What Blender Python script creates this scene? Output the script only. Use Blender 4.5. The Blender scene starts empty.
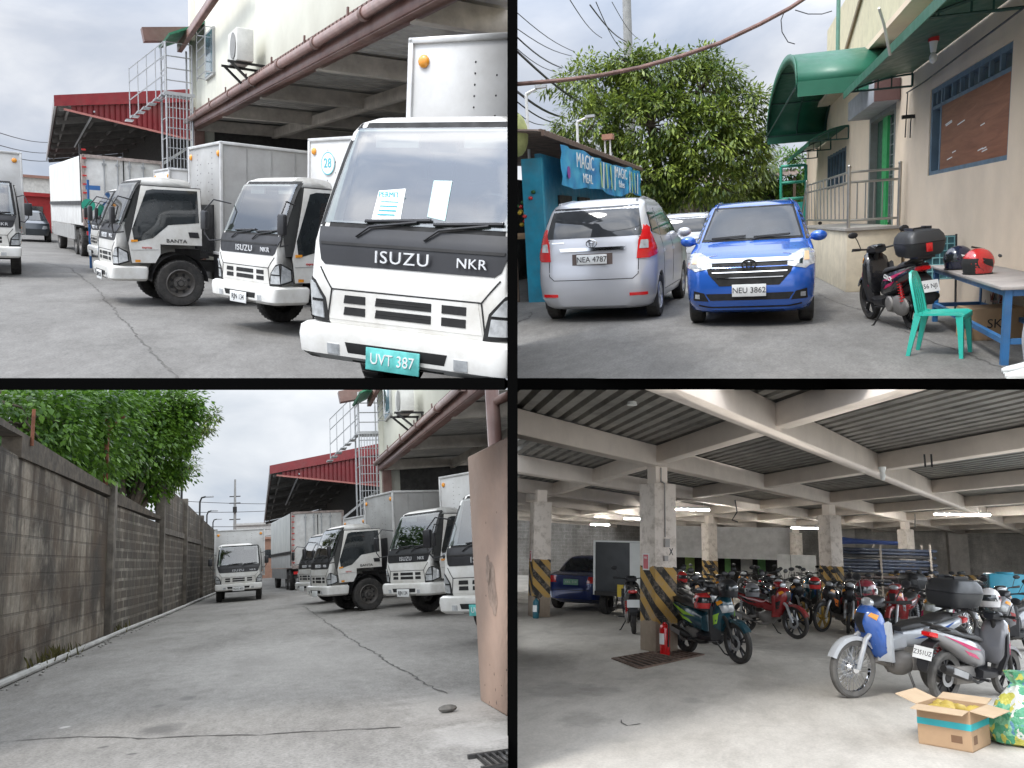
import bpy, bmesh, math, random
from mathutils import Vector, Matrix
from mathutils.bvhtree import BVHTree
R = math.radians
rnd = random.Random(7)
scn = bpy.context.scene
col = scn.collection

# ------------------------------------------------------------------ camera
FPX = 800.0
cam_d = bpy.data.cameras.new('camera')
cam = bpy.data.objects.new('camera', cam_d)
col.objects.link(cam)
cam_d.sensor_width = 36.0
cam_d.lens = 36.0 * FPX / 1024.0
cam_d.clip_start = 0.1
cam_d.clip_end = 3000
cam.rotation_euler = (R(90), 0, 0)
scn.camera = cam

# ------------------------------------------------------------------ frames: the four places, each a level yard with its own slope
class Frame:
    def __init__(s, cx, yh, h, planes, roll=1.0):
        g = Vector((cx - 512, FPX, 384 - yh)).normalized()
        n = Vector((FPX, -(cx - 512), 0)).normalized()
        u = n.cross(g).normalized().lerp(Vector((0, -g.z, g.y)).normalized(), 1 - roll).normalized()
        n = g.cross(u)
        s.Rm = Matrix((n, g, u)).transposed()
        s.h = h
        s.S = s.Rm.to_4x4() @ Matrix.Translation((0, 0, -h))
        s.planes = planes
    def ray(s, px, py):
        return s.Rm.transposed() @ Vector((px - 512, FPX, 384 - py))
    def G(s, px, py, z=0.0):
        d = s.ray(px, py)
        t = (z - s.h) / d.z
        return Vector((d.x * t, d.y * t, z))
    def D(s, px, py, y):
        d = s.ray(px, py)
        t = y / d.y
        return Vector((d.x * t, y, s.h + d.z * t))
    def M(s, x=0, y=0, head=90, z=0, sc=1.0):
        return s.S @ Matrix.Translation((x, y, z)) @ Matrix.Rotation(R(head - 90), 4, 'Z') @ Matrix.Scale(sc, 4)

def pl(a, b, c):
    return Vector((a, b, c))
k = 1 / FPX
# a plane is its normal (through the eye); the side with a positive product is cut off
UL = Frame(259, 222, 1.50, [pl(1, 4.0 * k, 0), pl(0, 5.5 * k, -1)])
UR = Frame(765, 215, 1.50, [pl(-1, 5.0 * k, 0), pl(0, 5.5 * k, -1)])
LL = Frame(259, 566, 1.25, [pl(1, 4.0 * k, 0), pl(0, 5.5 * k, 1)])
LR = Frame(765, 556, 1.50, [pl(-1, 5.0 * k, 0), pl(0, 5.5 * k, 1)], .45)

# ------------------------------------------------------------------ materials
MATS = {}
def nt(name):
    m = bpy.data.materials.new(name)
    m.use_nodes = True
    t = m.node_tree
    b = t.nodes['Principled BSDF']
    return m, t, b
def N(t, typ, **kw):
    n = t.nodes.new(typ)
    for a, v in kw.items():
        if a in n.inputs.keys() if isinstance(a, str) else False:
            n.inputs[a].default_value = v
        else:
            setattr(n, a, v)
    return n
def setin(n, **kw):
    for a, v in kw.items():
        n.inputs[a.replace('_', ' ')].default_value = v
def c4(c):
    return (c[0], c[1], c[2], 1)
def noise(t, vec, scale, detail=4, rough=.55, dist=0):
    n = t.nodes.new('ShaderNodeTexNoise')
    n.inputs['Scale'].default_value = scale
    n.inputs['Detail'].default_value = detail
    n.inputs['Roughness'].default_value = rough
    n.inputs['Distortion'].default_value = dist
    t.links.new(vec, n.inputs['Vector'])
    return n.outputs['Fac']
def ramp(t, fac, stops):
    n = t.nodes.new('ShaderNodeValToRGB')
    el = n.color_ramp.elements
    while len(el) < len(stops):
        el.new(.5)
    for e, (p, c) in zip(el, stops):
        e.position = p
        e.color = c4(c) if isinstance(c, (tuple, list)) else (c, c, c, 1)
    t.links.new(fac, n.inputs['Fac'])
    return n.outputs['Color']
def mixc(t, fac, a, b, mode='MIX'):
    n = t.nodes.new('ShaderNodeMix')
    n.data_type = 'RGBA'
    n.blend_type = mode
    for s, v in ((0, fac), (6, a), (7, b)):
        if hasattr(v, 'is_linked') or hasattr(v, 'links'):
            t.links.new(v, n.inputs[s])
        elif isinstance(v, (int, float)):
            n.inputs[s].default_value = v if s == 0 else (v, v, v, 1)
        else:
            n.inputs[s].default_value = c4(v)
    return n.outputs[2]
def math_(t, op, a, b=None, c=None):
    n = t.nodes.new('ShaderNodeMath')
    n.operation = op
    for i, v in enumerate((a, b, c)):
        if v is None: continue
        if isinstance(v, (int, float)): n.inputs[i].default_value = v
        else: t.links.new(v, n.inputs[i])
    return n.outputs[0]
def coord(t, scale=None):
    tc = t.nodes.new('ShaderNodeTexCoord')
    o = tc.outputs['Object']
    if scale:
        m = t.nodes.new('ShaderNodeMapping')
        m.inputs['Scale'].default_value = scale
        t.links.new(o, m.inputs['Vector'])
        o = m.outputs['Vector']
    return o
def bumpn(t, b, h, strength=.3, dist=.02):
    n = t.nodes.new('ShaderNodeBump')
    n.inputs['Strength'].default_value = strength
    n.inputs['Distance'].default_value = dist
    t.links.new(h, n.inputs['Height'])
    t.links.new(n.outputs['Normal'], b.inputs['Normal'])
def mat(name, c, rough=.5, metal=0, var=.12, vs=4.0, bump=0, bs=60, coat=0, ior=1.5, dirt=0, dirtc=(.12, .10, .08), emit=0, trans=0, alpha=1):
    if name in MATS: return MATS[name]
    m, t, b = nt(name)
    v = coord(t)
    f = noise(t, v, vs, 5)
    lo = tuple(x * (1 - var) for x in c); hi = tuple(min(1, x * (1 + var)) for x in c)
    o = ramp(t, f, [(.3, lo), (.7, hi)])
    if dirt:
        f2 = noise(t, v, vs * .6, 8, .7)
        f3 = ramp(t, f2, [(.5 - dirt * .2, 0.0), (.72, dirt)])
        o = mixc(t, f3, o, dirtc)
    t.links.new(o, b.inputs['Base Color'])
    if rough > .34:
        rr = ramp(t, noise(t, v, vs * 2.3, 4), [(.3, max(.02, rough * .8)), (.7, min(1, rough * 1.2))])
        t.links.new(rr, b.inputs['Roughness'])
    else: b.inputs['Roughness'].default_value = rough
    setin(b, Metallic=metal, IOR=ior)
    b.inputs['Coat Weight'].default_value = coat
    b.inputs['Coat Roughness'].default_value = .06
    if bump: bumpn(t, b, noise(t, v, bs, 5), bump, .01)
    if emit:
        b.inputs['Emission Color'].default_value = c4(c)
        b.inputs['Emission Strength'].default_value = emit
    if trans: b.inputs['Transmission Weight'].default_value = trans
    if alpha < 1: b.inputs['Alpha'].default_value = alpha
    MATS[name] = m
    return m

# ------------------------------------------------------------------ mesh builder
class MB:
    def __init__(s):
        s.bm = bmesh.new(); s.mi = 0
    def faces(s, vs, fs):
        v = [s.bm.verts.new(p) for p in vs]
        for f in fs:
            try:
                q = s.bm.faces.new([v[i] for i in f]); q.material_index = s.mi
            except ValueError: pass
        return v
    def box(s, c, d, rot=None):
        x, y, z = d[0] / 2, d[1] / 2, d[2] / 2
        vs = [Vector(p) for p in ((-x, -y, -z), (x, -y, -z), (x, y, -z), (-x, y, -z), (-x, -y, z), (x, -y, z), (x, y, z), (-x, y, z))]
        if rot is not None: vs = [rot @ p for p in vs]
        s.faces([p + Vector(c) for p in vs], [(0, 3, 2, 1), (4, 5, 6, 7), (0, 1, 5, 4), (1, 2, 6, 5), (2, 3, 7, 6), (3, 0, 4, 7)])
        return s
    def beam(s, a, b, w, h, up=(0, 0, 1)):
        a = Vector(a); b = Vector(b); d = (b - a).normalized()
        u = Vector(up); r = d.cross(u)
        if r.length < 1e-4: r = d.cross(Vector((0, 1, 0)))
        r.normalize(); u = r.cross(d)
        rot = Matrix((r, d, u)).transposed()
        return s.box((a + b) / 2, (w, (b - a).length, h), rot)
    def tube(s, pts, r, n=8, cap=True):
        pts = [Vector(p) for p in pts]
        rr = r if isinstance(r, (list, tuple)) else [r] * len(pts)
        rings = []
        prev = None
        for i, p in enumerate(pts):
            if i == 0: d = pts[1] - p
            elif i == len(pts) - 1: d = p - pts[i - 1]
            else: d = (pts[i + 1] - p).normalized() + (p - pts[i - 1]).normalized()
            if d.length < 1e-9: d = Vector((0, 0, 1))
            d.normalize()
            if prev is None:
                a = d.orthogonal().normalized()
            else:
                a = prev - d * prev.dot(d)
                if a.length < 1e-6: a = d.orthogonal()
                a.normalize()
            prev = a
            b = d.cross(a)
            rings.append([p + (a * math.cos(2 * math.pi * j / n) + b * math.sin(2 * math.pi * j / n)) * rr[i] for j in range(n)])
        return s.loft(rings, cap)
    def loft(s, rings, cap=True, closed=True):
        n = len(rings[0])
        vs = [p for q in rings for p in q]
        fs = []
        for i in range(len(rings) - 1):
            for j in range(n if closed else n - 1):
                a = i * n + j; b = i * n + (j + 1) % n
                fs.append((a, b, b + n, a + n))
        if cap and closed:
            fs.append(tuple(reversed(range(n))))
            fs.append(tuple(range((len(rings) - 1) * n, len(rings) * n)))
        s.faces(vs, fs)
        return s
    def lathe(s, prof, c=(0, 0, 0), axis='X', n=24, cap=False):
        c = Vector(c); rings = []
        for (r, a) in prof:
            q = []
            for j in range(n):
                t = 2 * math.pi * j / n
                if axis == 'X': q.append(c + Vector((a, r * math.cos(t), r * math.sin(t))))
                elif axis == 'Y': q.append(c + Vector((r * math.sin(t), a, r * math.cos(t))))
                else: q.append(c + Vector((r * math.cos(t), r * math.sin(t), a)))
            rings.append(q)
        return s.loft(rings, cap)
    def ell(s, c, d, n=14, m=9, rot=None):
        c = Vector(c); rings = []
        for i in range(m + 1):
            ph = -math.pi / 2 + math.pi * i / m
            ph = max(-1.55, min(1.55, ph))
            q = []
            for j in range(n):
                t = 2 * math.pi * j / n
                p = Vector((d[0] * math.cos(ph) * math.cos(t), d[1] * math.cos(ph) * math.sin(t), d[2] * math.sin(ph)))
                if rot is not None: p = rot @ p
                q.append(c + p)
            rings.append(q)
        return s.loft(rings)
    def prism(s, poly, d0, d1, axis='X'):
        def P(u, v, d):
            return Vector((d, u, v)) if axis == 'X' else Vector((u, d, v)) if axis == 'Y' else Vector((u, v, d))
        return s.loft([[P(u, v, d0) for u, v in poly], [P(u, v, d1) for u, v in poly]])
    def quad(s, a, b, c, d):
        s.faces([Vector(a), Vector(b), Vector(c), Vector(d)], [(0, 1, 2, 3)]); return s
    def hull(s, sl, n=8, seg=48):
        rings = []
        for it in sl:
            z, yf, yr, w = it[:4]
            nn = it[4] if len(it) > 4 else n
            q = []
            for j in range(seg):
                t = 2 * math.pi * (j + .5) / seg
                cx, sy = math.cos(t), math.sin(t)
                x = w * math.copysign(abs(cx) ** (2 / nn), cx)
                y = (yf + yr) / 2 + (yf - yr) / 2 * math.copysign(abs(sy) ** (2 / nn), sy)
                q.append(Vector((x, y, z)))
            rings.append(q)
        return s.loft(rings)
    def rhull(s, sl, k=8):
        """slices with true rounded corners: (z, front, rear, half width, corner radius, bow of the front and rear faces)"""
        rings = []
        for z, yf, yr, w, r, bow in sl:
            r = min(r, w * .95, (yf - yr) * .48); q = []
            def arc_(cx, cy, a0):
                return [(cx + r * math.cos(R(a0 + 90 * i / k)), cy + r * math.sin(R(a0 + 90 * i / k))) for i in range(k + 1)]
            base = arc_(w - r, yf - r, 0) + [((w - r) * (1 - 2 * i / 8), yf) for i in range(1, 8)] + arc_(-w + r, yf - r, 90) + [(-w, (yf - r) + ((yr + r) - (yf - r)) * i / 24) for i in range(1, 24)] + arc_(-w + r, yr + r, 180) + [((w - r) * (-1 + 2 * i / 8), yr) for i in range(1, 8)] + arc_(w - r, yr + r, 270) + [(w, (yr + r) + ((yf - r) - (yr + r)) * i / 24) for i in range(1, 24)]
            for x, y in base:
                e = bow * (x / w) ** 2 if w else 0
                ym = (yf + yr) / 2; g = max(0, abs(y - ym) / ((yf - yr) / 2) - .6) / .4
                q.append(Vector((x, y - math.copysign(e * g, y - ym), z)))
            rings.append(q)
        return s.loft(rings)
    def mesh(s, name, bevel=0, seg=2, ang=40, smooth=True, recalc=True):
        bm = s.bm
        if recalc: bmesh.ops.recalc_face_normals(bm, faces=bm.faces)
        if bevel:
            ed = [e for e in bm.edges if len(e.link_faces) == 2 and e.calc_face_angle(0) > R(28)]
            if ed: bmesh.ops.bevel(bm, geom=ed, offset=bevel, segments=seg, affect='EDGES', profile=.5, clamp_overlap=True)
        me = bpy.data.meshes.new(name)
        bm.to_mesh(me); bm.free()
        if smooth:
            me.shade_smooth()
            me.set_sharp_from_angle(angle=R(ang))
        return me
def add(name, mb, m, parent=None, M=None, bevel=0, label=None, smooth=True, ang=40, seg=2, recalc=True):
    me = mb if isinstance(mb, bpy.types.Mesh) else mb.mesh(name, bevel, seg, ang, smooth, recalc)
    o = bpy.data.objects.new(name, me)
    col.objects.link(o)
    if len(me.materials) == 0:
        for q in (m if isinstance(m, (list, tuple)) else [m]): me.materials.append(q)
    elif me.materials[0] is not m and not isinstance(m, (list, tuple)):
        o.material_slots[0].link = 'OBJECT'; o.material_slots[0].material = m
    if parent: o.parent = parent
    if M is not None: o.matrix_basis = M
    if label: o['label'] = label
    return o
def tag(o, label, cat, group=None, kind=None):
    if label: o['label'] = label
    if cat: o['category'] = cat
    if group: o['group'] = group
    if kind: o['kind'] = kind
    return o
def thing(name, label, cat, M, group=None):
    o = bpy.data.objects.new(name, None)
    o.empty_display_size = .2
    col.objects.link(o)
    o.matrix_basis = M
    return tag(o, label, cat, group)
def struct(name, mb, m, M=None, **kw):
    o = add(name, mb, m, None, M, **kw); o['kind'] = 'structure'; return o
KIDS = {}
def kids(o):
    return [c for c in bpy.data.objects if c.parent == o]
def copy_tree(o, M=None, label=None, group=None, swap=None, parent=None):
    c = o.copy(); col.objects.link(c)
    if parent is not None: c.parent = parent
    if M is not None: c.matrix_basis = M
    if label: c['label'] = label
    if group: c['group'] = group
    if swap and c.type == 'MESH':
        for sl in c.material_slots:
            mm = sl.material
            if mm and mm.name in swap:
                sl.link = 'OBJECT'; sl.material = swap[mm.name]
    for ch in kids(o): copy_tree(ch, None, None, None, swap, c)
    return c
def world_of(o):
    return (world_of(o.parent) if o.parent else Matrix.Identity(4)) @ o.matrix_basis
def clip(o, planes):
    """the part of a thing beyond the partition is not built"""
    if o.type == 'MESH':
        W = world_of(o); Wi = W.inverted()
        pts = [W @ v.co for v in o.data.vertices]
        need = [p for p in planes if any(p.dot(q) > 1e-6 for q in pts)]
        if need:
            me = o.data if o.data.users == 1 else o.data.copy()
            bm = bmesh.new(); bm.from_mesh(me)
            for p in need:
                nl = (W.to_3x3().transposed() @ p).normalized()
                r = bmesh.ops.bisect_plane(bm, geom=bm.verts[:] + bm.edges[:] + bm.faces[:], plane_co=Wi @ Vector((0, 0, 0)), plane_no=nl, clear_outer=True, dist=1e-6)
                ed = [e for e in r['geom_cut'] if isinstance(e, bmesh.types.BMEdge) and e.is_valid and len(e.link_faces) == 1]
                if ed and len(ed) < 4000:
                    try: bmesh.ops.holes_fill(bm, edges=ed, sides=0)
                    except Exception: pass
            bm.to_mesh(me); bm.free()
            if me is not o.data: o.data = me
    for c in kids(o): clip(c, planes)
    if o.type == 'MESH' and len(o.data.polygons) == 0 and not kids(o):
        bpy.data.objects.remove(o)
def cut(me, cutters):
    """boolean difference, evaluated once"""
    o = bpy.data.objects.new('tmp', me); col.objects.link(o)
    cs = []
    for mb in cutters:
        c = bpy.data.objects.new('tmpc', mb.mesh('tmpc')); col.objects.link(c); cs.append(c)
        md = o.modifiers.new('b', 'BOOLEAN'); md.operation = 'DIFFERENCE'; md.object = c; md.solver = 'EXACT'
    dg = bpy.context.evaluated_depsgraph_get(); dg.update()
    r = bpy.data.meshes.new_from_object(o.evaluated_get(dg))
    for c in cs: bpy.data.objects.remove(c)
    bpy.data.objects.remove(o)
    r.shade_smooth(); r.set_sharp_from_angle(angle=R(35))
    return r
def bvh_of(me):
    return BVHTree.FromPolygons([v.co.copy() for v in me.vertices], [tuple(p.vertices) for p in me.polygons])
def patch(mb, bv, axis, polys, off=.005, cell=.05, lim=None):
    """a thin panel following the body under it. axis: '+Y' seen from the front ..."""
    sg = 1 if axis[0] == '+' else -1
    ax = axis[1]
    if polys and not isinstance(polys[0][0], (tuple, list)): polys = [polys]
    for poly in polys:
        us = [p[0] for p in poly]; vs = [p[1] for p in poly]
        u0, u1, v0, v1 = min(us), max(us), min(vs), max(vs)
        nu = max(1, int(math.ceil((u1 - u0) / cell))); nv = max(1, int(math.ceil((v1 - v0) / cell)))
        b = bmesh.new()
        g = [[b.verts.new((u0 + (u1 - u0) * i / nu, v0 + (v1 - v0) * j / nv, 0)) for j in range(nv + 1)] for i in range(nu + 1)]
        for i in range(nu):
            for j in range(nv):
                b.faces.new((g[i][j], g[i + 1][j], g[i + 1][j + 1], g[i][j + 1]))
        area = sum(poly[i][0] * poly[(i + 1) % len(poly)][1] - poly[(i + 1) % len(poly)][0] * poly[i][1] for i in range(len(poly)))
        pp = poly if area > 0 else list(reversed(poly))
        for i in range(len(pp)):
            a = pp[i]; c = pp[(i + 1) % len(pp)]
            dx, dy = c[0] - a[0], c[1] - a[1]
            if abs(dx) + abs(dy) < 1e-9: continue
            bmesh.ops.bisect_plane(b, geom=b.verts[:] + b.edges[:] + b.faces[:], plane_co=(a[0], a[1], 0), plane_no=(dy, -dx, 0), clear_outer=True, dist=1e-7)
        b.verts.ensure_lookup_table()
        hit = {}
        for v in b.verts:
            u, w = v.co.x, v.co.y
            if ax == 'Y': o = Vector((u, 10 * sg, w)); d = Vector((0, -sg, 0))
            elif ax == 'X': o = Vector((10 * sg, u, w)); d = Vector((-sg, 0, 0))
            else: o = Vector((u, w, 10 * sg)); d = Vector((0, 0, -sg))
            q, nrm, _, _ = bv.ray_cast(o, d)
            if q is None: continue
            if nrm.dot(d) > 0: nrm = -nrm
            if lim is not None:
                c = q.y if ax == 'Y' else q.x if ax == 'X' else q.z
                if sg * c < lim: continue
            hit[v] = (q, nrm)
        top = {}; bot = {}
        for v, (q, nrm) in hit.items():
            dd = nrm + (Vector((0, sg, 0)) if ax == 'Y' else Vector((sg, 0, 0)) if ax == 'X' else Vector((0, 0, sg))) * .4
            dd.normalize()
            top[v] = mb.bm.verts.new(q + dd * off)
        keep = [f for f in b.faces if all(v in top for v in f.verts)]
        ks = set(keep)
        for f in keep:
            try:
                q = mb.bm.faces.new([top[v] for v in f.verts]); q.material_index = mb.mi
            except ValueError: pass
        for e in b.edges:
            lf = [f for f in e.link_faces if f in ks]
            if len(lf) == 1:
                for v in e.verts:
                    if v not in bot: bot[v] = mb.bm.verts.new(hit[v][0] - hit[v][1] * .004)
                a, c = e.verts
                try:
                    q = mb.bm.faces.new([top[a], top[c], bot[c], bot[a]]); q.material_index = mb.mi
                except ValueError: pass
        b.free()
    return mb
def lines(mb, bv, axis, pts, w=.008, off=.002, lim=None):
    for a, b in zip(pts[:-1], pts[1:]):
        dx, dy = b[0] - a[0], b[1] - a[1]; L = math.hypot(dx, dy)
        nx, ny = -dy / L * w / 2, dx / L * w / 2
        patch(mb, bv, axis, [(a[0] + nx, a[1] + ny), (b[0] + nx, b[1] + ny), (b[0] - nx, b[1] - ny), (a[0] - nx, a[1] - ny)], off, .12, lim)
    return mb
def text_mesh(txt, size, c, face='+Y', extr=.003, spacing=1.0, rot=0, shear=0, sx=1.0):
    cu = bpy.data.curves.new('t', 'FONT')
    cu.body = txt; cu.size = size; cu.align_x = 'CENTER'; cu.align_y = 'CENTER'; cu.extrude = extr; cu.space_character = spacing
    cu.shear = shear; cu.resolution_u = 3
    o = bpy.data.objects.new('t', cu); col.objects.link(o)
    dg = bpy.context.evaluated_depsgraph_get(); dg.update()
    me = bpy.data.meshes.new_from_object(o.evaluated_get(dg))
    bpy.data.objects.remove(o)
    ax = {'+Y': ((-1, 0, 0), (0, 0, 1), (0, 1, 0)), '-Y': ((1, 0, 0), (0, 0, 1), (0, -1, 0)), '+X': ((0, 1, 0), (0, 0, 1), (1, 0, 0)), '-X': ((0, -1, 0), (0, 0, 1), (-1, 0, 0)), '+Z': ((1, 0, 0), (0, 1, 0), (0, 0, 1))}[face]
    B = Matrix((Vector(ax[0]), Vector(ax[1]), Vector(ax[2]))).transposed().to_4x4()
    me.transform(Matrix.Translation(Vector(c)) @ B @ Matrix.Rotation(R(rot), 4, 'Z') @ Matrix.Diagonal((sx, 1, 1, 1)))
    return me
def text(name, txt, size, c, face, m, parent, **kw):
    return add(name, text_mesh(txt, size, c, face, **kw), m, parent)
def arc(c, r, a0, a1, n, plane='YZ', r2=None):
    out = []
    for i in range(n + 1):
        a = R(a0 + (a1 - a0) * i / n)
        u, v = r * math.cos(a), (r2 or r) * math.sin(a)
        out.append(Vector(c) + (Vector((0, u, v)) if plane == 'YZ' else Vector((u, 0, v)) if plane == 'XZ' else Vector((u, v, 0))))
    return out
# ------------------------------------------------------------------ world, sun, view
SUN_EL, SUN_AZ = 52, 222          # azimuth clockwise from +Y: behind the camera, to the left
w = bpy.data.worlds.new('World'); scn.world = w; w.use_nodes = True
t = w.node_tree; t.nodes.clear()
out = t.nodes.new('ShaderNodeOutputWorld'); bg = t.nodes.new('ShaderNodeBackground')
sky = t.nodes.new('ShaderNodeTexSky'); sky.sky_type = 'NISHITA'; sky.sun_disc = False
sky.sun_elevation = R(SUN_EL); sky.sun_rotation = R(SUN_AZ); sky.air_density = 1.0; sky.dust_density = 2.5
tc = t.nodes.new('ShaderNodeTexCoord')
mp = t.nodes.new('ShaderNodeMapping'); mp.inputs['Scale'].default_value = (1, 1, 2.2)
t.links.new(tc.outputs['Generated'], mp.inputs['Vector'])
f1 = noise(t, mp.outputs['Vector'], 3.2, 7, .52, .3)
f2 = noise(t, mp.outputs['Vector'], 1.7, 4, .5, .2)
cl = ramp(t, f1, [(.34, (3.0, 3.5, 4.4)), (.50, (4.7, 5.0, 5.6)), (.66, (7.0, 7.1, 7.3))])
sp = t.nodes.new('ShaderNodeSeparateXYZ'); t.links.new(tc.outputs['Generated'], sp.inputs[0])
zen = ramp(t, sp.outputs['Z'], [(0.0, .62), (.02, .95), (.36, 1.0), (.62, 2.2), (1.0, 2.8)])
cl = mixc(t, 1.0, cl, zen, 'MULTIPLY')
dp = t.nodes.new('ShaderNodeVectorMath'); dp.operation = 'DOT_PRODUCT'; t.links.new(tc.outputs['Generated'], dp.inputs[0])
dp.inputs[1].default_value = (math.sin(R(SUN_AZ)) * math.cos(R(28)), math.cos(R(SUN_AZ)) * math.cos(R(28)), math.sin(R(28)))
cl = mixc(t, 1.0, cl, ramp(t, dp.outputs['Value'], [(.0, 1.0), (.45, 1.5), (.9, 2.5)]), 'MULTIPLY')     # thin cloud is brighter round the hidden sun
cov = ramp(t, f2, [(.33, .80), (.55, .95)])
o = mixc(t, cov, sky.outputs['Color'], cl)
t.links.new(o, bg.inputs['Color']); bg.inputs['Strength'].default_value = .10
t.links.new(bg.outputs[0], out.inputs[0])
sd = bpy.data.lights.new('sun', 'SUN'); sd.energy = 1.5; sd.angle = R(12); sd.color = (1, .96, .90)
so = bpy.data.objects.new('sun', sd); col.objects.link(so)
sdir = Vector((math.sin(R(SUN_AZ)) * math.cos(R(SUN_EL)), math.cos(R(SUN_AZ)) * math.cos(R(SUN_EL)), math.sin(R(SUN_EL))))
so.rotation_euler = sdir.to_track_quat('Z', 'Y').to_euler()
so.location = sdir * 60
vs = scn.view_settings
vs.view_transform = 'Standard'; vs.look = 'None'; vs.gamma = 1; vs.exposure = 0.55; vs.use_curve_mapping = False
scn.render.engine = 'CYCLES'
scn.cycles.max_bounces = 6; scn.cycles.diffuse_bounces = 3; scn.cycles.glossy_bounces = 3; scn.cycles.transmission_bounces = 4
scn.cycles.use_denoising = True

# ------------------------------------------------------------------ shared materials
WHITE = mat('white_truck_paint', (.74, .74, .715), .30, var=.05, vs=2.6, coat=.3, dirt=.8, dirtc=(.42, .39, .33))
WHITE2 = mat('white_box_panel', (.60, .60, .59), .45, var=.07, vs=2, dirt=.45, dirtc=(.30, .28, .25))
GREYBOX = mat('weathered_aluminium_box', (.36, .36, .35), .5, .15, var=.15, vs=1.6, dirt=.6, dirtc=(.20, .185, .17))
BLACKP = mat('black_plastic', (.018, .018, .020), .42, var=.2)
DARKM = mat('dark_metal', (.035, .034, .033), .5, .5, var=.3)
RUBBER = mat('tyre_rubber', (.022, .021, .020), .8, var=.3, vs=9, dirt=.5, dirtc=(.10, .09, .08))
STEELW = mat('wheel_steel', (.10, .095, .09), .55, .5, var=.3, vs=10, dirt=.5)
ALLOY = mat('alloy_silver', (.55, .56, .58), .3, .8, var=.1)
CHROME = mat('chrome', (.75, .76, .78), .12, 1.0, var=.03)
def clearglass(name, tint, ior, add_):
    m, t, b = nt(name); t.nodes.remove(b)
    tr = t.nodes.new('ShaderNodeBsdfTransparent'); tr.inputs[0].default_value = c4(tint)
    gl = t.nodes.new('ShaderNodeBsdfGlossy'); gl.inputs['Roughness'].default_value = .02
    fr = t.nodes.new('ShaderNodeFresnel'); fr.inputs['IOR'].default_value = ior
    mx = t.nodes.new('ShaderNodeMixShader'); t.links.new(math_(t, 'ADD', fr.outputs[0], add_), mx.inputs[0])
    t.links.new(tr.outputs[0], mx.inputs[1]); t.links.new(gl.outputs[0], mx.inputs[2]); t.links.new(mx.outputs[0], t.nodes['Material Output'].inputs[0])
    return m
GLASS = mat('dark_glass', (.022, .026, .028), .05, var=.2, ior=1.7)
WSHIELD = clearglass('windshield_glass', (.62, .70, .69), 1.6, .14)
WSHIELD2 = mat('tinted_glass', (.035, .038, .042), .04, var=.2, ior=1.58)
LAMP = mat('headlamp_glass', (.52, .54, .55), .08, .35, var=.35, vs=14, coat=1)
AMBER = mat('amber_lens', (.75, .30, .03), .15, var=.1, coat=.5)
REDL = mat('red_lens', (.55, .012, .014), .12, var=.15, coat=.8)
SEAM = mat('panel_gap', (.012, .012, .012), .8, var=.05)
PLATEW = mat('plate_white', (.70, .71, .70), .4, var=.06)
PLATEG = mat('plate_teal', (.12, .48, .45), .4, var=.35, vs=9)
INK = mat('black_ink', (.015, .015, .018), .5, var=.05)
TEALINK = mat('teal_ink', (.06, .42, .50), .5, var=.1)
SILV = mat('silver_lettering', (.70, .71, .72), .3, .3, var=.05)
REDINK = mat('red_ink', (.55, .03, .03), .5, var=.1)
PAPER = mat('paper', (.78, .80, .78), .7, var=.05)
BLACKW = mat('black_partition_paint', (.0025, .0025, .0025), .9, var=.02)
STEELG = mat('galvanised_steel', (.42, .43, .44), .4, .6, var=.15)

BLACKW.node_tree.nodes['Principled BSDF'].inputs['Specular IOR Level'].default_value = 0

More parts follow.
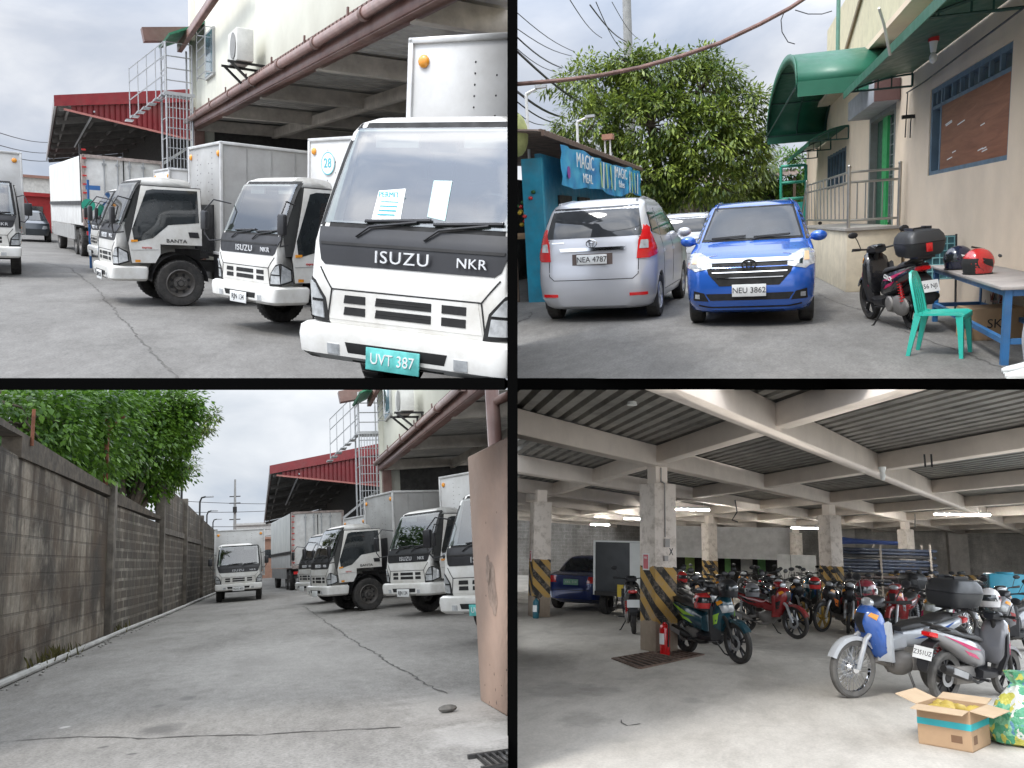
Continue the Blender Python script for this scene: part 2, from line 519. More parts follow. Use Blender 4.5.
def concrete(name, lo, hi, stain=.5, crack=True, spots=(), grain=.6):
    m, t, b = nt(name)
    v = coord(t)
    big = noise(t, v, .35, 7, .66, .4)
    mid = noise(t, coord(t, (1, .35, 1)), 1.4, 7, .68, .3)
    fine = noise(t, v, 38, 3, .7)
    a = ramp(t, big, [(.32, lo), (.68, hi)])
    s = ramp(t, mid, [(.34, (.70, .69, .68)), (.55, (1, 1, 1)), (.75, (1.10, 1.09, 1.08))])
    o = mixc(t, .8, a, s, 'MULTIPLY')
    g = ramp(t, fine, [(.36, (.52, .52, .52)), (.60, (1.14, 1.14, 1.14))])
    o = mixc(t, grain, o, g, 'MULTIPLY')
    g2 = ramp(t, noise(t, coord(t, (1, .4, 1)), 11, 5, .7), [(.36, (.74, .735, .73)), (.62, (1.10, 1.10, 1.10))])
    o = mixc(t, grain, o, g2, 'MULTIPLY')
    sp_ = noise(t, v, .9, 3, .5, 1.2)
    st = ramp(t, sp_, [(.62, 0.0), (.74, stain)])
    o = mixc(t, st, o, tuple(x * .45 for x in lo))
    if crack:
        vo = t.nodes.new('ShaderNodeTexVoronoi'); vo.feature = 'DISTANCE_TO_EDGE'
        vo.inputs['Scale'].default_value = .16
        nd = t.nodes.new('ShaderNodeTexNoise'); nd.inputs['Scale'].default_value = 1.5; nd.inputs['Detail'].default_value = 6
        t.links.new(v, nd.inputs['Vector'])
        mx = mixc(t, .12, v, nd.outputs['Color'], 'LINEAR_LIGHT')
        t.links.new(mx, vo.inputs['Vector'])
        ck = ramp(t, vo.outputs['Distance'], [(.0, .7), (.0035, 0.0)])
        o = mixc(t, ck, o, (.05, .048, .045))
    edge = noise(t, v, 5, 5, .65)
    for (x, y, rx, ry, c, s) in spots:
        mp = t.nodes.new('ShaderNodeMapping'); mp.vector_type = 'TEXTURE'
        mp.inputs['Location'].default_value = (x, y, 0); mp.inputs['Scale'].default_value = (rx, ry, 1000)
        t.links.new(v, mp.inputs[0]); ln = t.nodes.new('ShaderNodeVectorMath'); ln.operation = 'LENGTH'; t.links.new(mp.outputs[0], ln.inputs[0])
        k_ = math_(t, 'ADD', ln.outputs['Value'], math_(t, 'MULTIPLY', math_(t, 'SUBTRACT', edge, .5), 1.6))
        o = mixc(t, ramp(t, k_, [(.45, s), (1.0, 0.0)]), o, c)
    t.links.new(o, b.inputs['Base Color'])
    b.inputs['Roughness'].default_value = .82
    h = mixc(t, .5, fine, mid)
    bumpn(t, b, h, .45, .012)
    return m
# ------------------------------------------------------------------ partitions between the four places
pw = MB()
pw.box((.0035, 8.0, 2.1), (.070, 5.0, 4.2)); pw.box((.0035, 8.5, -2.7), (.070, 6.0, 5.4))
o = add('partition_wall', pw, BLACKW); tag(o, 'black upright partition wall between left and right yards', 'wall')
fs = MB()
fs.box((-15.05, 9.5, 0), (30, 8, .082)); 
o = add('partition_slab', fs, BLACKW); tag(o, 'black horizontal slab under the row of close white trucks', 'slab')
fs = MB()
fs.box((15.05, 10, 0), (30, 4, .118))
o = add('partition_slab', fs, BLACKW); tag(o, 'black horizontal slab beneath the yard with silver and blue cars', 'slab')

# ------------------------------------------------------------------ light truck
def wheel_truck(root, x, y, r=.39, w=.21, side=1, name='wheel'):
    mb = MB()
    mb.lathe([(r * .60, -w / 2 * .8), (r * .80, -w / 2), (r * .95, -w / 2 * .95), (r, -w / 2 * .7), (r, w / 2 * .7), (r * .95, w / 2 * .95), (r * .80, w / 2), (r * .60, w / 2 * .8)], (x, y, r), 'X', 40)
    for q in range(40):
        a = 2 * math.pi * q / 40
        mb.box((x, y + (r + .001) * math.sin(a), r + (r + .001) * math.cos(a)), (w * .7, .022, .014), Matrix.Rotation(-a, 3, 'X'))
    ty = add(name, mb, RUBBER, root)
    rm = MB(); s = side
    rm.lathe([(r * .62, s * w * .42), (r * .58, s * w * .46), (r * .54, s * w * .38), (r * .46, s * w * .16), (r * .32, s * w * .12), (r * .28, s * w * .34), (r * .12, s * w * .36), (r * .11, s * w * .5), (.001, s * w * .5)], (x, y, r), 'X', 32)
    for q in range(6):
        a = 2 * math.pi * q / 6
        rm.ell((x + s * w * .36, y + r * .21 * math.sin(a), r + r * .21 * math.cos(a)), (.02, .014, .014), 6, 4)
    add('rim', rm, STEELW, ty)
    h = MB()
    for q in range(8):
        a = 2 * math.pi * (q + .5) / 8
        h.lathe([(.026, -.004), (.026, .004)], (x + s * w * .175, y + r * .39 * math.sin(a), r + r * .39 * math.cos(a)), 'X', 8, True)
    add('rim_slot', h, SEAM, ty)
    return ty

CABSL = [(.62, -.04, -1.40, .78), (.68, -.005, -1.45, .83), (.95, 0, -1.46, .85), (1.22, -.035, -1.46, .85), (1.31, -.07, -1.46, .846), (1.55, -.165, -1.46, .825), (1.80, -.27, -1.46, .80), (2.0, -.365, -1.44, .772), (2.07, -.43, -1.42, .745), (2.12, -.55, -1.38, .68), (2.145, -.7, -1.28, .58), (2.15, -.85, -1.15, .40)]
cabm = MB().hull(CABSL, 10, 96).mesh('cab')
arch = MB().lathe([(.50, -2), (.50, 2)], (0, -1.02, .40), 'X', 40, True)
arch2 = MB().box((0, -1.02, .50), (4, 1.0, .28))
cabm = cut(cabm, [arch])
CABV = bvh_of(cabm)
cabm = cut(cabm, [MB().prism([(.2, 1.37), (-.22, 1.37), (-.22, 1.05), (-1.36, 1.05), (-1.36, 2.0), (.0, 2.0)], -.66, .66, 'X')])
def truck(label, M, plate=None, number=None, box=WHITE2, boxh=2.95, boxw=1.86, boxlen=3.9, brand=True, group='white trucks parked along the shed', boxfront=-1.66, deco=True, paperson=False, mirrors=(1, -1)):
    r = thing('box_truck', label, 'truck', M, group)
    cab = add('cab', cabm, WHITE, r)
    a = MB()
    wp = [(-.755, 1.335), (.755, 1.335), (.69, 2.04), (-.69, 2.04)]
    lines(a, CABV, '+Y', wp + wp[:1], .05, .004); add('window_seal', a, SEAM, cab)
    a = MB(); e = .655; f0, f1, g0, g1 = -.10, -1.35, 1.06, 1.99
    for qd in (((-e, f0, g0), (-e, f1, g0), (-e, f1, g1), (-e, f0 - .3, g1)), ((e, f0, g0), (e, f1, g0), (e, f1, g1), (e, f0 - .3, g1)), ((-e, f1, g0), (e, f1, g0), (e, f1, g1), (-e, f1, g1)), ((-e, -.25, g0), (e, -.25, g0), (e, f1, g0), (-e, f1, g0)), ((-e, f0 - .3, g1), (e, f0 - .3, g1), (e, f1, g1), (-e, f1, g1))): a.quad(*qd)
    add('cab_lining', a, mat('cab_lining', (.11, .11, .105), .9), r, smooth=False)
    a = MB(); a.box((0, -.38, 1.27), (1.29, .24, .22)); a.box((-.36, -.36, 1.40), (.40, .16, .08)); add('dashboard', a, mat('dashboard_grey', (.06, .06, .062), .7), r, bevel=.03)
    for x in (-.38, .06, .42):
        a = MB(); a.box((x, -1.14, 1.42), (.40 if x else .3, .14, .62)); a.box((x, -1.14, 1.80), (.24, .09, .16)); a.box((x, -.92, 1.14), (.40, .45, .14)); add('seat', a, mat('seat_cloth', (.09, .09, .10), .9, var=.25), r, bevel=.035)
    a = MB(); a.tube([Vector((-.38 + .19 * math.cos(t_), -.60 + .13 * math.sin(t_), 1.46 + .14 * math.sin(t_))) for t_ in [2 * math.pi * k2 / 24 for k2 in range(25)]], .014, 6)
    a.tube([(-.38, -.60, 1.46), (-.38, -.45, 1.32)], .025, 6); a.tube([(-.57, -.60, 1.46), (-.19, -.60, 1.46)], .012, 6); add('steering_wheel', a, BLACKP, r)
    a = MB(); a.box((.0, -.45, 1.90), (.22, .02, .07)); add('rear_view_mirror', a, BLACKP, r)
    for x in (-.36, .36):
        a = MB(); a.box((x, -.42, 1.945), (.36, .02, .10)); add('sun_visor', a, mat('visor_grey', (.35, .34, .32), .8), r)
    a = MB(); patch(a, CABV, '+Y', [(-.73, 1.355), (.73, 1.355), (.668, 2.02), (-.668, 2.02)], .008, .06); add('windshield', a, WSHIELD, r)
    a = MB(); patch(a, CABV, '+Y', [(-.66, 1.07), (.66, 1.07), (.70, 1.10), (.775, 1.325), (-.775, 1.325), (-.70, 1.10)], .006, .06); fp = add('front_panel', a, BLACKP, r)
    a = MB(); patch(a, CABV, '+Y', [(-.71, 1.205), (.71, 1.205), (.715, 1.222), (-.715, 1.222)], .013, .06); add('trim_strip', a, DARKM, fp)
    if brand:
        text('lettering', 'ISUZU', .115, (.02, .006, 1.14), '+Y', SILV, fp, spacing=1.12, sx=1.25, extr=.004)
        text('lettering', 'NKR', .088, (-.50, .002, 1.14), '+Y', SILV, fp, spacing=1.05, sx=1.2, extr=.004)
    # wipers
    for x0, x1 in ((.42, -.02), (-.12, -.55)):
        a = MB(); y0 = -.055
        a.tube([(x0, y0 + .02, 1.27), (x0 - .10, y0, 1.34), (x1 - .02, y0 - .02, 1.385)], .009, 6)
        a.tube([(x0 - .05, y0 - .018, 1.375), (x1 - .12, y0 - .03, 1.40)], .012, 6)
        add('wiper', a, BLACKP, r)
    # grille
    g = MB(); patch(g, CABV, '+Y', [(-.60, .70), (.60, .70), (.56, .90), (-.56, .90)], .004, .06); gr = add('grille', g, WHITE, r)
    s = MB()
    for z in (.735, .815):
        for (x0, x1) in ((-.22, .22), (.30, .48), (-.48, -.30)):
            patch(s, CABV, '+Y', [(x0, z), (x1, z), (x1 - .01 if x1 > 0 else x1, z + .055), (x0, z + .055)], .008, .06)
    add('grille_slot', s, SEAM, gr)
    s = MB()
    for z in (.762, .842): patch(s, CABV, '+Y', [(-.215, z), (.215, z), (.215, z + .007), (-.215, z + .007)], .010, .1)
    add('grille_bar', s, DARKM, gr)
    s = MB()
    lines(s, CABV, '+Y', [(-.70, 1.05), (-.585, .905), (.585, .905), (.70, 1.05)], .009, .006)
    lines(s, CABV, '+Y', [(-.585, .905), (-.62, .69)], .009, .006); lines(s, CABV, '+Y', [(.585, .905), (.62, .69)], .009, .006)
    add('panel_gap', s, SEAM, cab)
    for sx in (1, -1):
        hl = MB()
        patch(hl, CABV, '+Y', [(sx * .60, .665), (sx * .795, .68), (sx * .795, .975), (sx * .74, .955), (sx * .64, .84)], .006, .05)
        ax = '+X' if sx > 0 else '-X'
        patch(hl, CABV, ax, [(-.055, .68), (-.22, .74), (-.20, .90), (-.055, .975)], .006, .05)
        hb = add('headlight', hl, SEAM, r)
        hl = MB()
        patch(hl, CABV, '+Y', [(sx * .645, .70), (sx * .785, .705), (sx * .785, .81), (sx * .66, .81)], .014, .05)
        patch(hl, CABV, '+Y', [(sx * .66, .83), (sx * .785, .83), (sx * .785, .95), (sx * .74, .93)], .014, .05)
        patch(hl, CABV, ax, [(-.065, .71), (-.19, .755), (-.175, .885), (-.065, .95)], .014, .05)
        add('lens', hl, LAMP, hb)
        a = MB(); patch(a, CABV, ax, [(-.24, 1.06), (-.34, 1.07), (-.34, 1.10), (-.24, 1.10)], .02, .05)
        patch(a, CABV, ax, [(-.30, .735), (-.38, .735), (-.38, .775), (-.30, .775)], .014, .05)
        add('marker_lamp', a, AMBER, r)
        # doors
        lim = .5
        d = MB(); patch(d, CABV, ax, [[(-1.375, 1.03), (-.19, 1.03), (-.42, 1.99), (-1.375, 2.0)], [(-.70, 1.03), (-.70, .87), (-.62, .72), (-.24, .71), (-.19, 1.03)]], .002, .06, lim)
        add('door_gap', d, SEAM, r)
        d = MB(); patch(d, CABV, ax, [[(-1.365, 1.04), (-.20, 1.04), (-.43, 1.975), (-1.365, 1.985)], [(-.69, 1.041), (-.69, .88), (-.61, .73), (-.25, .72), (-.20, 1.041)]], .007, .06, lim)
        door = add('door', d, WHITE, r)
        wv = MB()
        patch(wv, CABV, ax, [(-1.32, 1.42), (-.82, 1.36), (-.60, 1.93), (-1.31, 1.95)], .011, .06, lim)
        patch(wv, CABV, ax, [(-.822, 1.36), (-.58, 1.14), (-.29, 1.06), (-.26, 1.27), (-.50, 1.90), (-.602, 1.93)], .011, .06, lim)
        add('side_window', wv, GLASS, door)
        h = MB(); patch(h, CABV, ax, [(-1.32, 1.17), (-1.16, 1.17), (-1.14, 1.26), (-1.30, 1.26)], .016, .06); add('handle', h, BLACKP, door)
        if deco:
            f = '+X' if sx > 0 else '-X'
            add('lettering', text_mesh('BANTA', .085, (sx * .862, -.95, 1.10), f, sx=1.2), INK, door)
            add('lettering', text_mesh('express', .05, (sx * .862, -.48, .98), f), REDINK, door)
            ln = MB(); lines(ln, CABV, ax, [(-.24, .93), (-.66, .95)], .006, .012, lim); add('pinstripe', ln, mat('grey_line', (.3, .3, .3), .6), door)
        # mirror
        if sx not in mirrors: continue
        a = MB()
        a.tube([(sx * .83, -.14, 1.22), (sx * .92, .03, 1.20), (sx * 1.0, .06, 1.30), (sx * 1.0, .06, 1.62), (sx * .93, -.05, 1.78), (sx * .81, -.26, 1.74)], .011, 6)
        mr = add('mirror_arm', a, BLACKP, r)
        a = MB(); a.box((sx * 1.0, .055, 1.48), (.15, .07, .27)); add('mirror', a, BLACKP, mr, bevel=.025)
        a = MB(); pass
    # bumper
    bsl = [(.42, .03, -.5, .78), (.46, .075, -.52, .83), (.58, .085, -.53, .845), (.64, .075, -.53, .84), (.665, .04, -.5, .81)]
    bm_ = MB().hull(bsl, 11, 72).mesh('bumper')
    bv = bvh_of(bm_)
    bp = add('bumper', bm_, WHITE, r)
    a = MB(); patch(a, bv, '+Y', [(-.36, .43), (.36, .43), (.40, .56), (-.40, .56)], .004, .08)
    add('bumper_recess', a, SEAM, bp)
    a = MB(); patch(a, bv, '+Y', [(.45, .47), (.55, .47), (.55, .54), (.45, .54)], .006, .08); patch(a, bv, '+Y', [(-.45, .47), (-.55, .47), (-.55, .54), (-.45, .54)], .006, .08)
    add('fog_lamp', a, LAMP, bp)
    a = MB(); a.box((.0, .105, .475), (.42, .012, .15)); pm = add('licence_plate', a, PLATEG if plate and plate[1] == 'g' else PLATEW, r, bevel=.004)
    if plate: text('lettering', plate[0], .105, (0, .112, .475), '+Y', PLATEW if plate[1] == 'g' else INK, pm, sx=.9)
    # chassis, wheels
    a = MB()
    for sx in (1, -1):
        a.box((sx * .36, -3.0, .66), (.07, 5.0, .17))
    for y in (-1.5, -2.4, -3.2, -4.6, -5.3): a.box((0, y, .66), (.68, .08, .13))
    a.lathe([(.06, -.8), (.06, .8)], (0, -1.02, .39), 'X', 12, True); a.lathe([(.08, -.7), (.08, .7)], (0, -4.0, .39), 'X', 12, True)
    a.box((0, -1.0, .78), (.5, 1.0, .35))
    add('chassis', a, DARKM, r)
    for sx in (1, -1):
        wheel_truck(r, sx * .72, -1.02, side=sx)
        wheel_truck(r, sx * .74, -4.0, side=sx); 
        a = MB()
        a.loft([[(sx * .50, p.y, p.z), (sx * .80, p.y, p.z)] for p in arc((0, -1.02, .42), .46, 0, 180, 14)], False, False)
        add('wheel_arch_liner', a, BLACKP, r)
        a = MB(); a.box((sx * .68, -1.66, .62), (.30, .02, .55)); add('mud_flap', a, BLACKP, r)
    a = MB(); a.box((.62, -2.35, .55), (.4, .9, .36)); add('fuel_tank', a, DARKM, r, bevel=.04)
    a = MB(); a.box((-.62, -2.35, .6), (.35, .6, .28)); add('battery_box', a, BLACKP, r, bevel=.02)
    a = MB(); a.box((0, -1.66, 1.3), (1.1, .05, .9)); a.tube([(.55, -1.63, .7), (.55, -1.63, 2.0)], .05, 8); add('cab_back_frame', a, BLACKP, r)
    # cargo box
    y0, y1 = boxfront, boxfront - boxlen; hw = boxw / 2; z0 = .92
    a = MB(); a.box((0, (y0 + y1) / 2, (z0 + boxh) / 2), (boxw, boxlen, boxh - z0)); cb = add('cargo_box', a, box, r, bevel=.012)
    a = MB(); e = .05
    for sx in (1, -1):
        a.box((sx * hw, (y0 + y1) / 2, boxh), (e, boxlen + e, e)); a.box((sx * hw, (y0 + y1) / 2, z0), (e, boxlen + e, e * 1.6))
        for y in (y0, y1): a.box((sx * hw, y, (z0 + boxh) / 2), (e, e, boxh - z0 + .03))
    for y in (y0, y1):
        a.box((0, y, boxh), (boxw, e, e)); a.box((0, y, z0), (boxw, e, e))
    add('edge_trim', a, mat('box_trim', (.62, .62, .61), .4, .3, dirt=.4, dirtc=(.25, .23, .2)), cb, bevel=.008)
    n = max(3, int(boxlen / .42))
    for sx in (1, -1):
        a = MB()
        for q in range(1, n):
            y = y0 - boxlen * q / n
            a.box((sx * (hw + .003), y, (z0 + boxh) / 2), (.012, .022, boxh - z0 - .1))
        add('panel_rib', a, box, cb)
    a = MB()
    for x in (-.45, .45):
        for z in [z0 + .1 + .09 * q for q in range(int((boxh - z0 - .15) / .09))]: a.ell((x, y0 + .001, z), (.009, .006, .009), 6, 4)
        for z in [z0 + .1 + .16 * q for q in range(int((boxh - z0 - .15) / .16))]: a.ell((x * .55, y0 + .001, z), (.009, .006, .009), 6, 4)
    add('rivet', a, DARKM, cb)
    a = MB()
    for sx in (1, -1):
        a = MB(); a.ell((sx * (hw - .13), y0 + .01, boxh - .17), (.055, .03, .055), 12, 6); add('marker_lamp', a, AMBER, cb)
    a = MB()
    for x in (-.55, -.2, .2, .55): a.tube([(x, y1 - .03, z0 + .05), (x, y1 - .03, boxh - .05)], .016, 6)
    for z in (1.2, 1.9, 2.6): a.box((0, y1 - .02, z), (1.5, .03, .05))
    add('door_lock_rod', a, STEELG, cb)
    a = MB()
    for sx in (1, -1):
        a = MB(); a.box((sx * .75, y1 - .02, .82), (.2, .05, .1)); add('tail_light', a, REDL, r)
    if number:
        a = MB(); a.lathe([(.17, y0 + .012), (.17, y0 + .02)], (.42, 0, boxh - .36), 'Y', 32, True); pt = add('number_disc', a, PAPER, cb)
        a = MB(); a.lathe([(.155, y0 + .0212), (.17, y0 + .0212)], (.42, 0, boxh - .36), 'Y', 32); add('disc_ring', a, TEALINK, pt)
        text('lettering', number, .20, (.42, y0 + .024, boxh - .36), '+Y', TEALINK, pt)
    if paperson:
        a = MB(); patch(a, CABV, '+Y', [(.10, 1.37), (.33, 1.37), (.33, 1.58), (.12, 1.60)], .012, .06); pp = add('permit_card', a, PAPER, r)
        text('lettering', 'PERMIT', .05, (.215, -.118, 1.555), '+Y', TEALINK, pp)
        for q_ in range(4): a = MB(); a.box((.22, -.095 - .014 * q_, 1.425 + .028 * q_), (.14, .004, .008)); add('text_line', a, TEALINK, pp)
        a = MB(); patch(a, CABV, '+Y', [(-.10, 1.42), (-.24, 1.40), (-.22, 1.66), (-.08, 1.66)], .012, .06); add('air_freshener', a, mat('pale_teal', (.42, .58, .57), .4), r)
    return r
# ------------------------------------------------------------------ grounds
def ground(name, fr, m, d0, d1, xw):
    mb = MB()
    ys = [d0] * (d0 < 4) + [max(d0, 4) + (d1 - max(d0, 4)) * (i / 14) ** 2.2 for i in range(15)]
    for a, b in zip(ys[:-1], ys[1:]):
        mb.quad((-xw, a, 0), (xw, a, 0), (xw, b, 0), (-xw, b, 0))
    o = struct(name, mb, m, fr.S, smooth=False)
    for f in o.data.polygons:
        pass
    clip(o, fr.planes)
    return o
ASPH = concrete('yard_concrete', (.135, .13, .12), (.19, .183, .171), stain=.3, crack=False)
def Sp(fr, px, py, rx, ry, c, s):
    p = fr.G(px, py); return (p.x, p.y, rx, ry, c, s)
DK = (.085, .08, .075); PALE_ = (.46, .445, .42)
ASPH2 = concrete('alley_concrete', (.215, .205, .188), (.295, .282, .26), stain=.2, crack=False, spots=[Sp(LL, 162, 729, .22, .26, DK, .75), Sp(LL, 188, 698, .10, .18, DK, .7), Sp(LL, 158, 706, .08, .12, DK, .5), Sp(LL, 104, 747, .06, .06, DK, .9), Sp(LL, 132, 754, .05, .04, DK, .9), Sp(LL, 65, 727, .05, .07, PALE_, .9), Sp(LL, 452, 705, .5, 1.1, PALE_, .35), Sp(LL, 475, 735, .45, .5, PALE_, .4), Sp(LL, 420, 640, 1.2, 2.5, DK, .25), Sp(LL, 300, 660, 2.0, 4.0, PALE_, .18)])
ground('yard_pavement', UL, ASPH, 4, 320, 200)
ground('alley_pavement', LL, ASPH2, -18, 320, 200)
CRACK = mat('crack_dirt', (.085, .08, .073), .95, var=.3)
def ribbon(fr, name, pix, w, m, z=.004, jit=.02, seed=1):
    q = random.Random(seed); mb = MB(); pts = []
    P = [fr.G(*p) for p in pix]
    ph = q.uniform(0, 6)
    for a, b in zip(P[:-1], P[1:]):
        n = max(2, int((b - a).length / .10)); sd_ = (b - a).cross(Vector((0, 0, 1))).normalized()
        for i in range(n): pts.append(a.lerp(b, i / n) + sd_ * (.018 * math.sin(i * .25 + ph) + .008 * math.sin(i * 1.1)) * min(1, i / 3, (n - i) / 3))
    pts.append(P[-1])
    prev = None
    for i, p in enumerate(pts):
        d = (pts[min(i + 1, len(pts) - 1)] - pts[max(i - 1, 0)]).normalized()
        s = Vector((d.y, -d.x, 0))
        p = p + s * q.uniform(-jit, jit)
        ww = w * q.uniform(.12, 1.25)
        cur = (p + s * ww / 2 + Vector((0, 0, z)), p - s * ww / 2 + Vector((0, 0, z)))
        if prev: mb.quad(prev[0], prev[1], cur[1], cur[0])
        prev = cur
    o = struct(name, mb, m, fr.S, smooth=False); clip(o, fr.planes); return o
ribbon(UL, 'pavement_joint', [(96, 288), (118, 315), (150, 350), (176, 378), (190, 392)], .03, CRACK, seed=3)
ribbon(UL, 'pavement_joint', [(40, 262), (70, 268), (96, 288)], .04, CRACK, seed=5)
ribbon(LL, 'pavement_joint', [(303, 606), (332, 626), (360, 645), (392, 664), (420, 680), (446, 694)], .03, CRACK, seed=4)
ribbon(LL, 'pavement_joint', [(-5, 743), (40, 739), (80, 737), (150, 739), (200, 736), (260, 735), (330, 731), (400, 728)], .03, CRACK, seed=6, jit=.015)
# ------------------------------------------------------------------ materials of the yard buildings
CREAM = mat('cream_render', (.60, .60, .52), .8, var=.06, vs=.8, dirt=.42, dirtc=(.40, .38, .30), bump=.15)
BROWN = mat('brown_gutter_paint', (.16, .085, .07), .4, var=.2, dirt=.4, dirtc=(.25, .2, .17))
RAFTER = mat('dusty_rafter', (.46, .42, .37), .8, var=.15, dirt=.4)
DECK = mat('grey_roof_deck', (.40, .385, .36), .55, .1, var=.2, vs=1.5, dirt=.4)
REDROOF = mat('red_roof_sheet', (.17, .014, .018), .45, var=.18, vs=1.2, dirt=.25)
REDFAS = mat('red_fascia', (.21, .015, .02), .4, var=.12, dirt=.2)
DARKI = mat('dark_interior', (.035, .033, .030), .9, var=.4)  # near-black colour stands in for the shade inside sheds, stall and recess
SHEDU = mat('shed_underside', (.08, .075, .07), .7, var=.3, vs=1)
def Ym(fr, az): return fr.S @ Matrix.Rotation(R(-az), 4, 'Z')
def corrug(mb, x0, x1, y0, y1, z0, z1, pitch=.25, h=.04, along='X', th=.006):
    """ribbed sheet; ribs run along X (or Y), z0 at the start and z1 at the end of the ribs"""
    a0, a1 = (y0, y1) if along == 'X' else (x0, x1)
    n = int(abs(a1 - a0) / pitch); prof = []
    for i in range(n):
        b = a0 + (a1 - a0) * i / n; s = (a1 - a0) / n
        prof += [(b, 0), (b + s * .55, 0), (b + s * .68, h), (b + s * .87, h)]
    prof.append((a1, 0))
    for p, q in zip(prof[:-1], prof[1:]):
        if along == 'X':
            mb.quad((x0, p[0], z0 + p[1]), (x1, p[0], z1 + p[1]), (x1, q[0], z1 + q[1]), (x0, q[0], z0 + q[1]))
        else:
            mb.quad((p[0], y0, z0 + p[1]), (p[0], y1, z1 + p[1]), (q[0], y1, z1 + q[1]), (q[0], y0, z0 + q[1]))
    return mb
def building(fr, az, xe, y0, y1, ze, label, acs, winy, wz=6.2):
    Mx = Ym(fr, az)
    r = thing('depot_building', label, 'building', Mx)
    xw = xe + .15
    a = MB(); a.box((xw + .15, (y0 + y1) / 2, 8.9), (.3, y1 - y0, 8.2)); a.box((xw + 5, y1 + .15, 6), (10.3, .3, 12)); w_ = add('wall', a, CREAM, r)
    # window with frame, pane and bars
    a = MB(); a.box((xw - .02, winy, wz), (.10, 1.3, 1.3)); wf = add('window', a, mat('grey_window_frame', (.40, .41, .40), .5), r)
    a = MB(); a.box((xw - .065, winy, wz), (.03, 1.16, 1.16)); add('pane', a, mat('blue_grey_glass', (.10, .17, .20), .05, ior=1.7), wf)
    a = MB()
    for q in range(6): a.tube([(xw - .28, winy - .7, wz - .6 + .24 * q), (xw - .28, winy + .7, wz - .6 + .24 * q)], .014, 6)
    for q in (-1, 1):
        a.tube([(xw - .28, winy + .7 * q, wz - .7), (xw - .28, winy + .7 * q, wz + .7)], .014, 6)
        for z in (wz - .6, wz + .6): a.tube([(xw - .28, winy + .7 * q, z), (xw, winy + .7 * q, z)], .014, 6)
    add('window_bars', a, STEELG, wf)
    # canopy: sheet, rafters, eave gutter
    xi = xe + 9
    a = MB(); corrug(a, xe + .02, xi, y0, y1, ze + .18, ze + .5, .36, .08); add('roof_deck', a, DECK, r, smooth=False, recalc=False)
    a = MB(); corrug(a, xe - .02, xw, y0, y1, ze + .30, ze + .42, .20, .06); add('roof_sheet', a, BROWN, r, smooth=False, recalc=False)
    n = max(2, int((y1 - y0) / 4.2))
    for q in range(n + 1):
        y = y0 + .3 + (y1 - y0 - .6) * q / n
        a = MB(); a.beam((xe + .1, y, ze - .02), (xi, y, ze + .24), .22, .34); add('rafter', a, RAFTER, r)
    a = MB(); a.box((xe + 2.6, (y0 + y1) / 2, ze - .02), (.16, y1 - y0, .28)); a.box((xe + 5.4, (y0 + y1) / 2, ze + .06), (.16, y1 - y0, .28)); add('purlin', a, RAFTER, r)
    a = MB(); a.box((xe - .02, (y0 + y1) / 2, ze + .02), (.10, y1 - y0, .32)); a.box((xe + .06, (y0 + y1) / 2, ze - .15), (.22, y1 - y0, .03)); add('fascia', a, BROWN, r)
    a = MB(); a.tube([(xe - .16, y0, ze + .12), (xe - .16, y1, ze + .08)], .085, 12)
    for q in range(int((y1 - y0) / 2.4)): 
        y = y0 + 1 + 2.4 * q
        a.tube([(xe - .16, y, ze + .1), (xe - .16, y + .12, ze + .1)], .105, 12)
        a.box((xe - .1, y + 1, ze + .24), (.03, .05, .3))
    add('gutter_pipe', a, BROWN, r)
    a = MB(); a.box((xe + .2, y1 - .15, ze / 2), (.3, .3, ze)); a.box((xe + .2, y0 + .15, ze / 2), (.3, .3, ze)); add('steel_post', a, BROWN, r)
    a = MB(); a.tube([(xe + .5, y1 - .02, ze), (xe + .45, y1 - .02, 11)], .06, 8); add('downpipe', a, BROWN, r)
    a = MB(); a.box((xi + .1, (y0 + y1) / 2, 2.6), (.2, y1 - y0, 5.2)); a.box((xe + 5, y1 - .05, 2.3), (8.6, .1, 4.6)); add('interior_wall', a, DARKI, r)
    a = MB(); a.beam((xw - 1.0, y1 - .6, 6.75), (xw + .1, y1 - .6, 7.3), 2.4, .06); add('awning', a, mat('green_awning', (.02, .16, .08), .5), r)
    a = MB(); a.beam((xw - 1.5, y1 + .3, 7.0), (xw + .2, y1 + .3, 7.3), .4, .4); a.beam((xw - .45, y1 - 9, 7.15), (xw - .45, y1 + .2, 6.75), .14, .22); add('roof_overhang', a, BROWN, r)
    clip(r, fr.planes + ([pl(0, -.515, 1)] if fr is UL else []))
    for i, (y, z) in enumerate(acs):
        u = thing('air_conditioner', 'white outdoor air conditioner unit bracketed to cream wall above the ' + ('near trucks' if fr is UL else 'alley trucks'), 'air conditioner', Mx @ Matrix.Translation((xw - .45, y, z)))
        a = MB(); a.box((0, 0, .35), (.36, .95, .68)); cs = add('casing', a, mat('ac_white', (.62, .62, .58), .5, var=.08, dirt=.3), u, bevel=.02)
        a = MB()
        for rr in (.05, .12, .19, .26): a.lathe([(rr - .008, 0), (rr + .008, 0), (rr + .008, .02), (rr - .008, .02), (rr - .008, 0)], (-.20, -.12, .35), 'X', 24)
        a.lathe([(.28, .015), (.28, .03)], (-.215, -.12, .35), 'X', 24, True)
        add('fan_grille', a, mat('ac_grey', (.26, .26, .25), .6), u)
        a = MB()
        for s in (-.35, .35):
            a.box((.05, s, -.02), (.8, .05, .05)); a.beam((-.28, s, -.03), (.38, s, -.6), .05, .05); a.box((.40, s, -.3), (.04, .05, .6))
        add('bracket', a, DARKM, u)
    return r
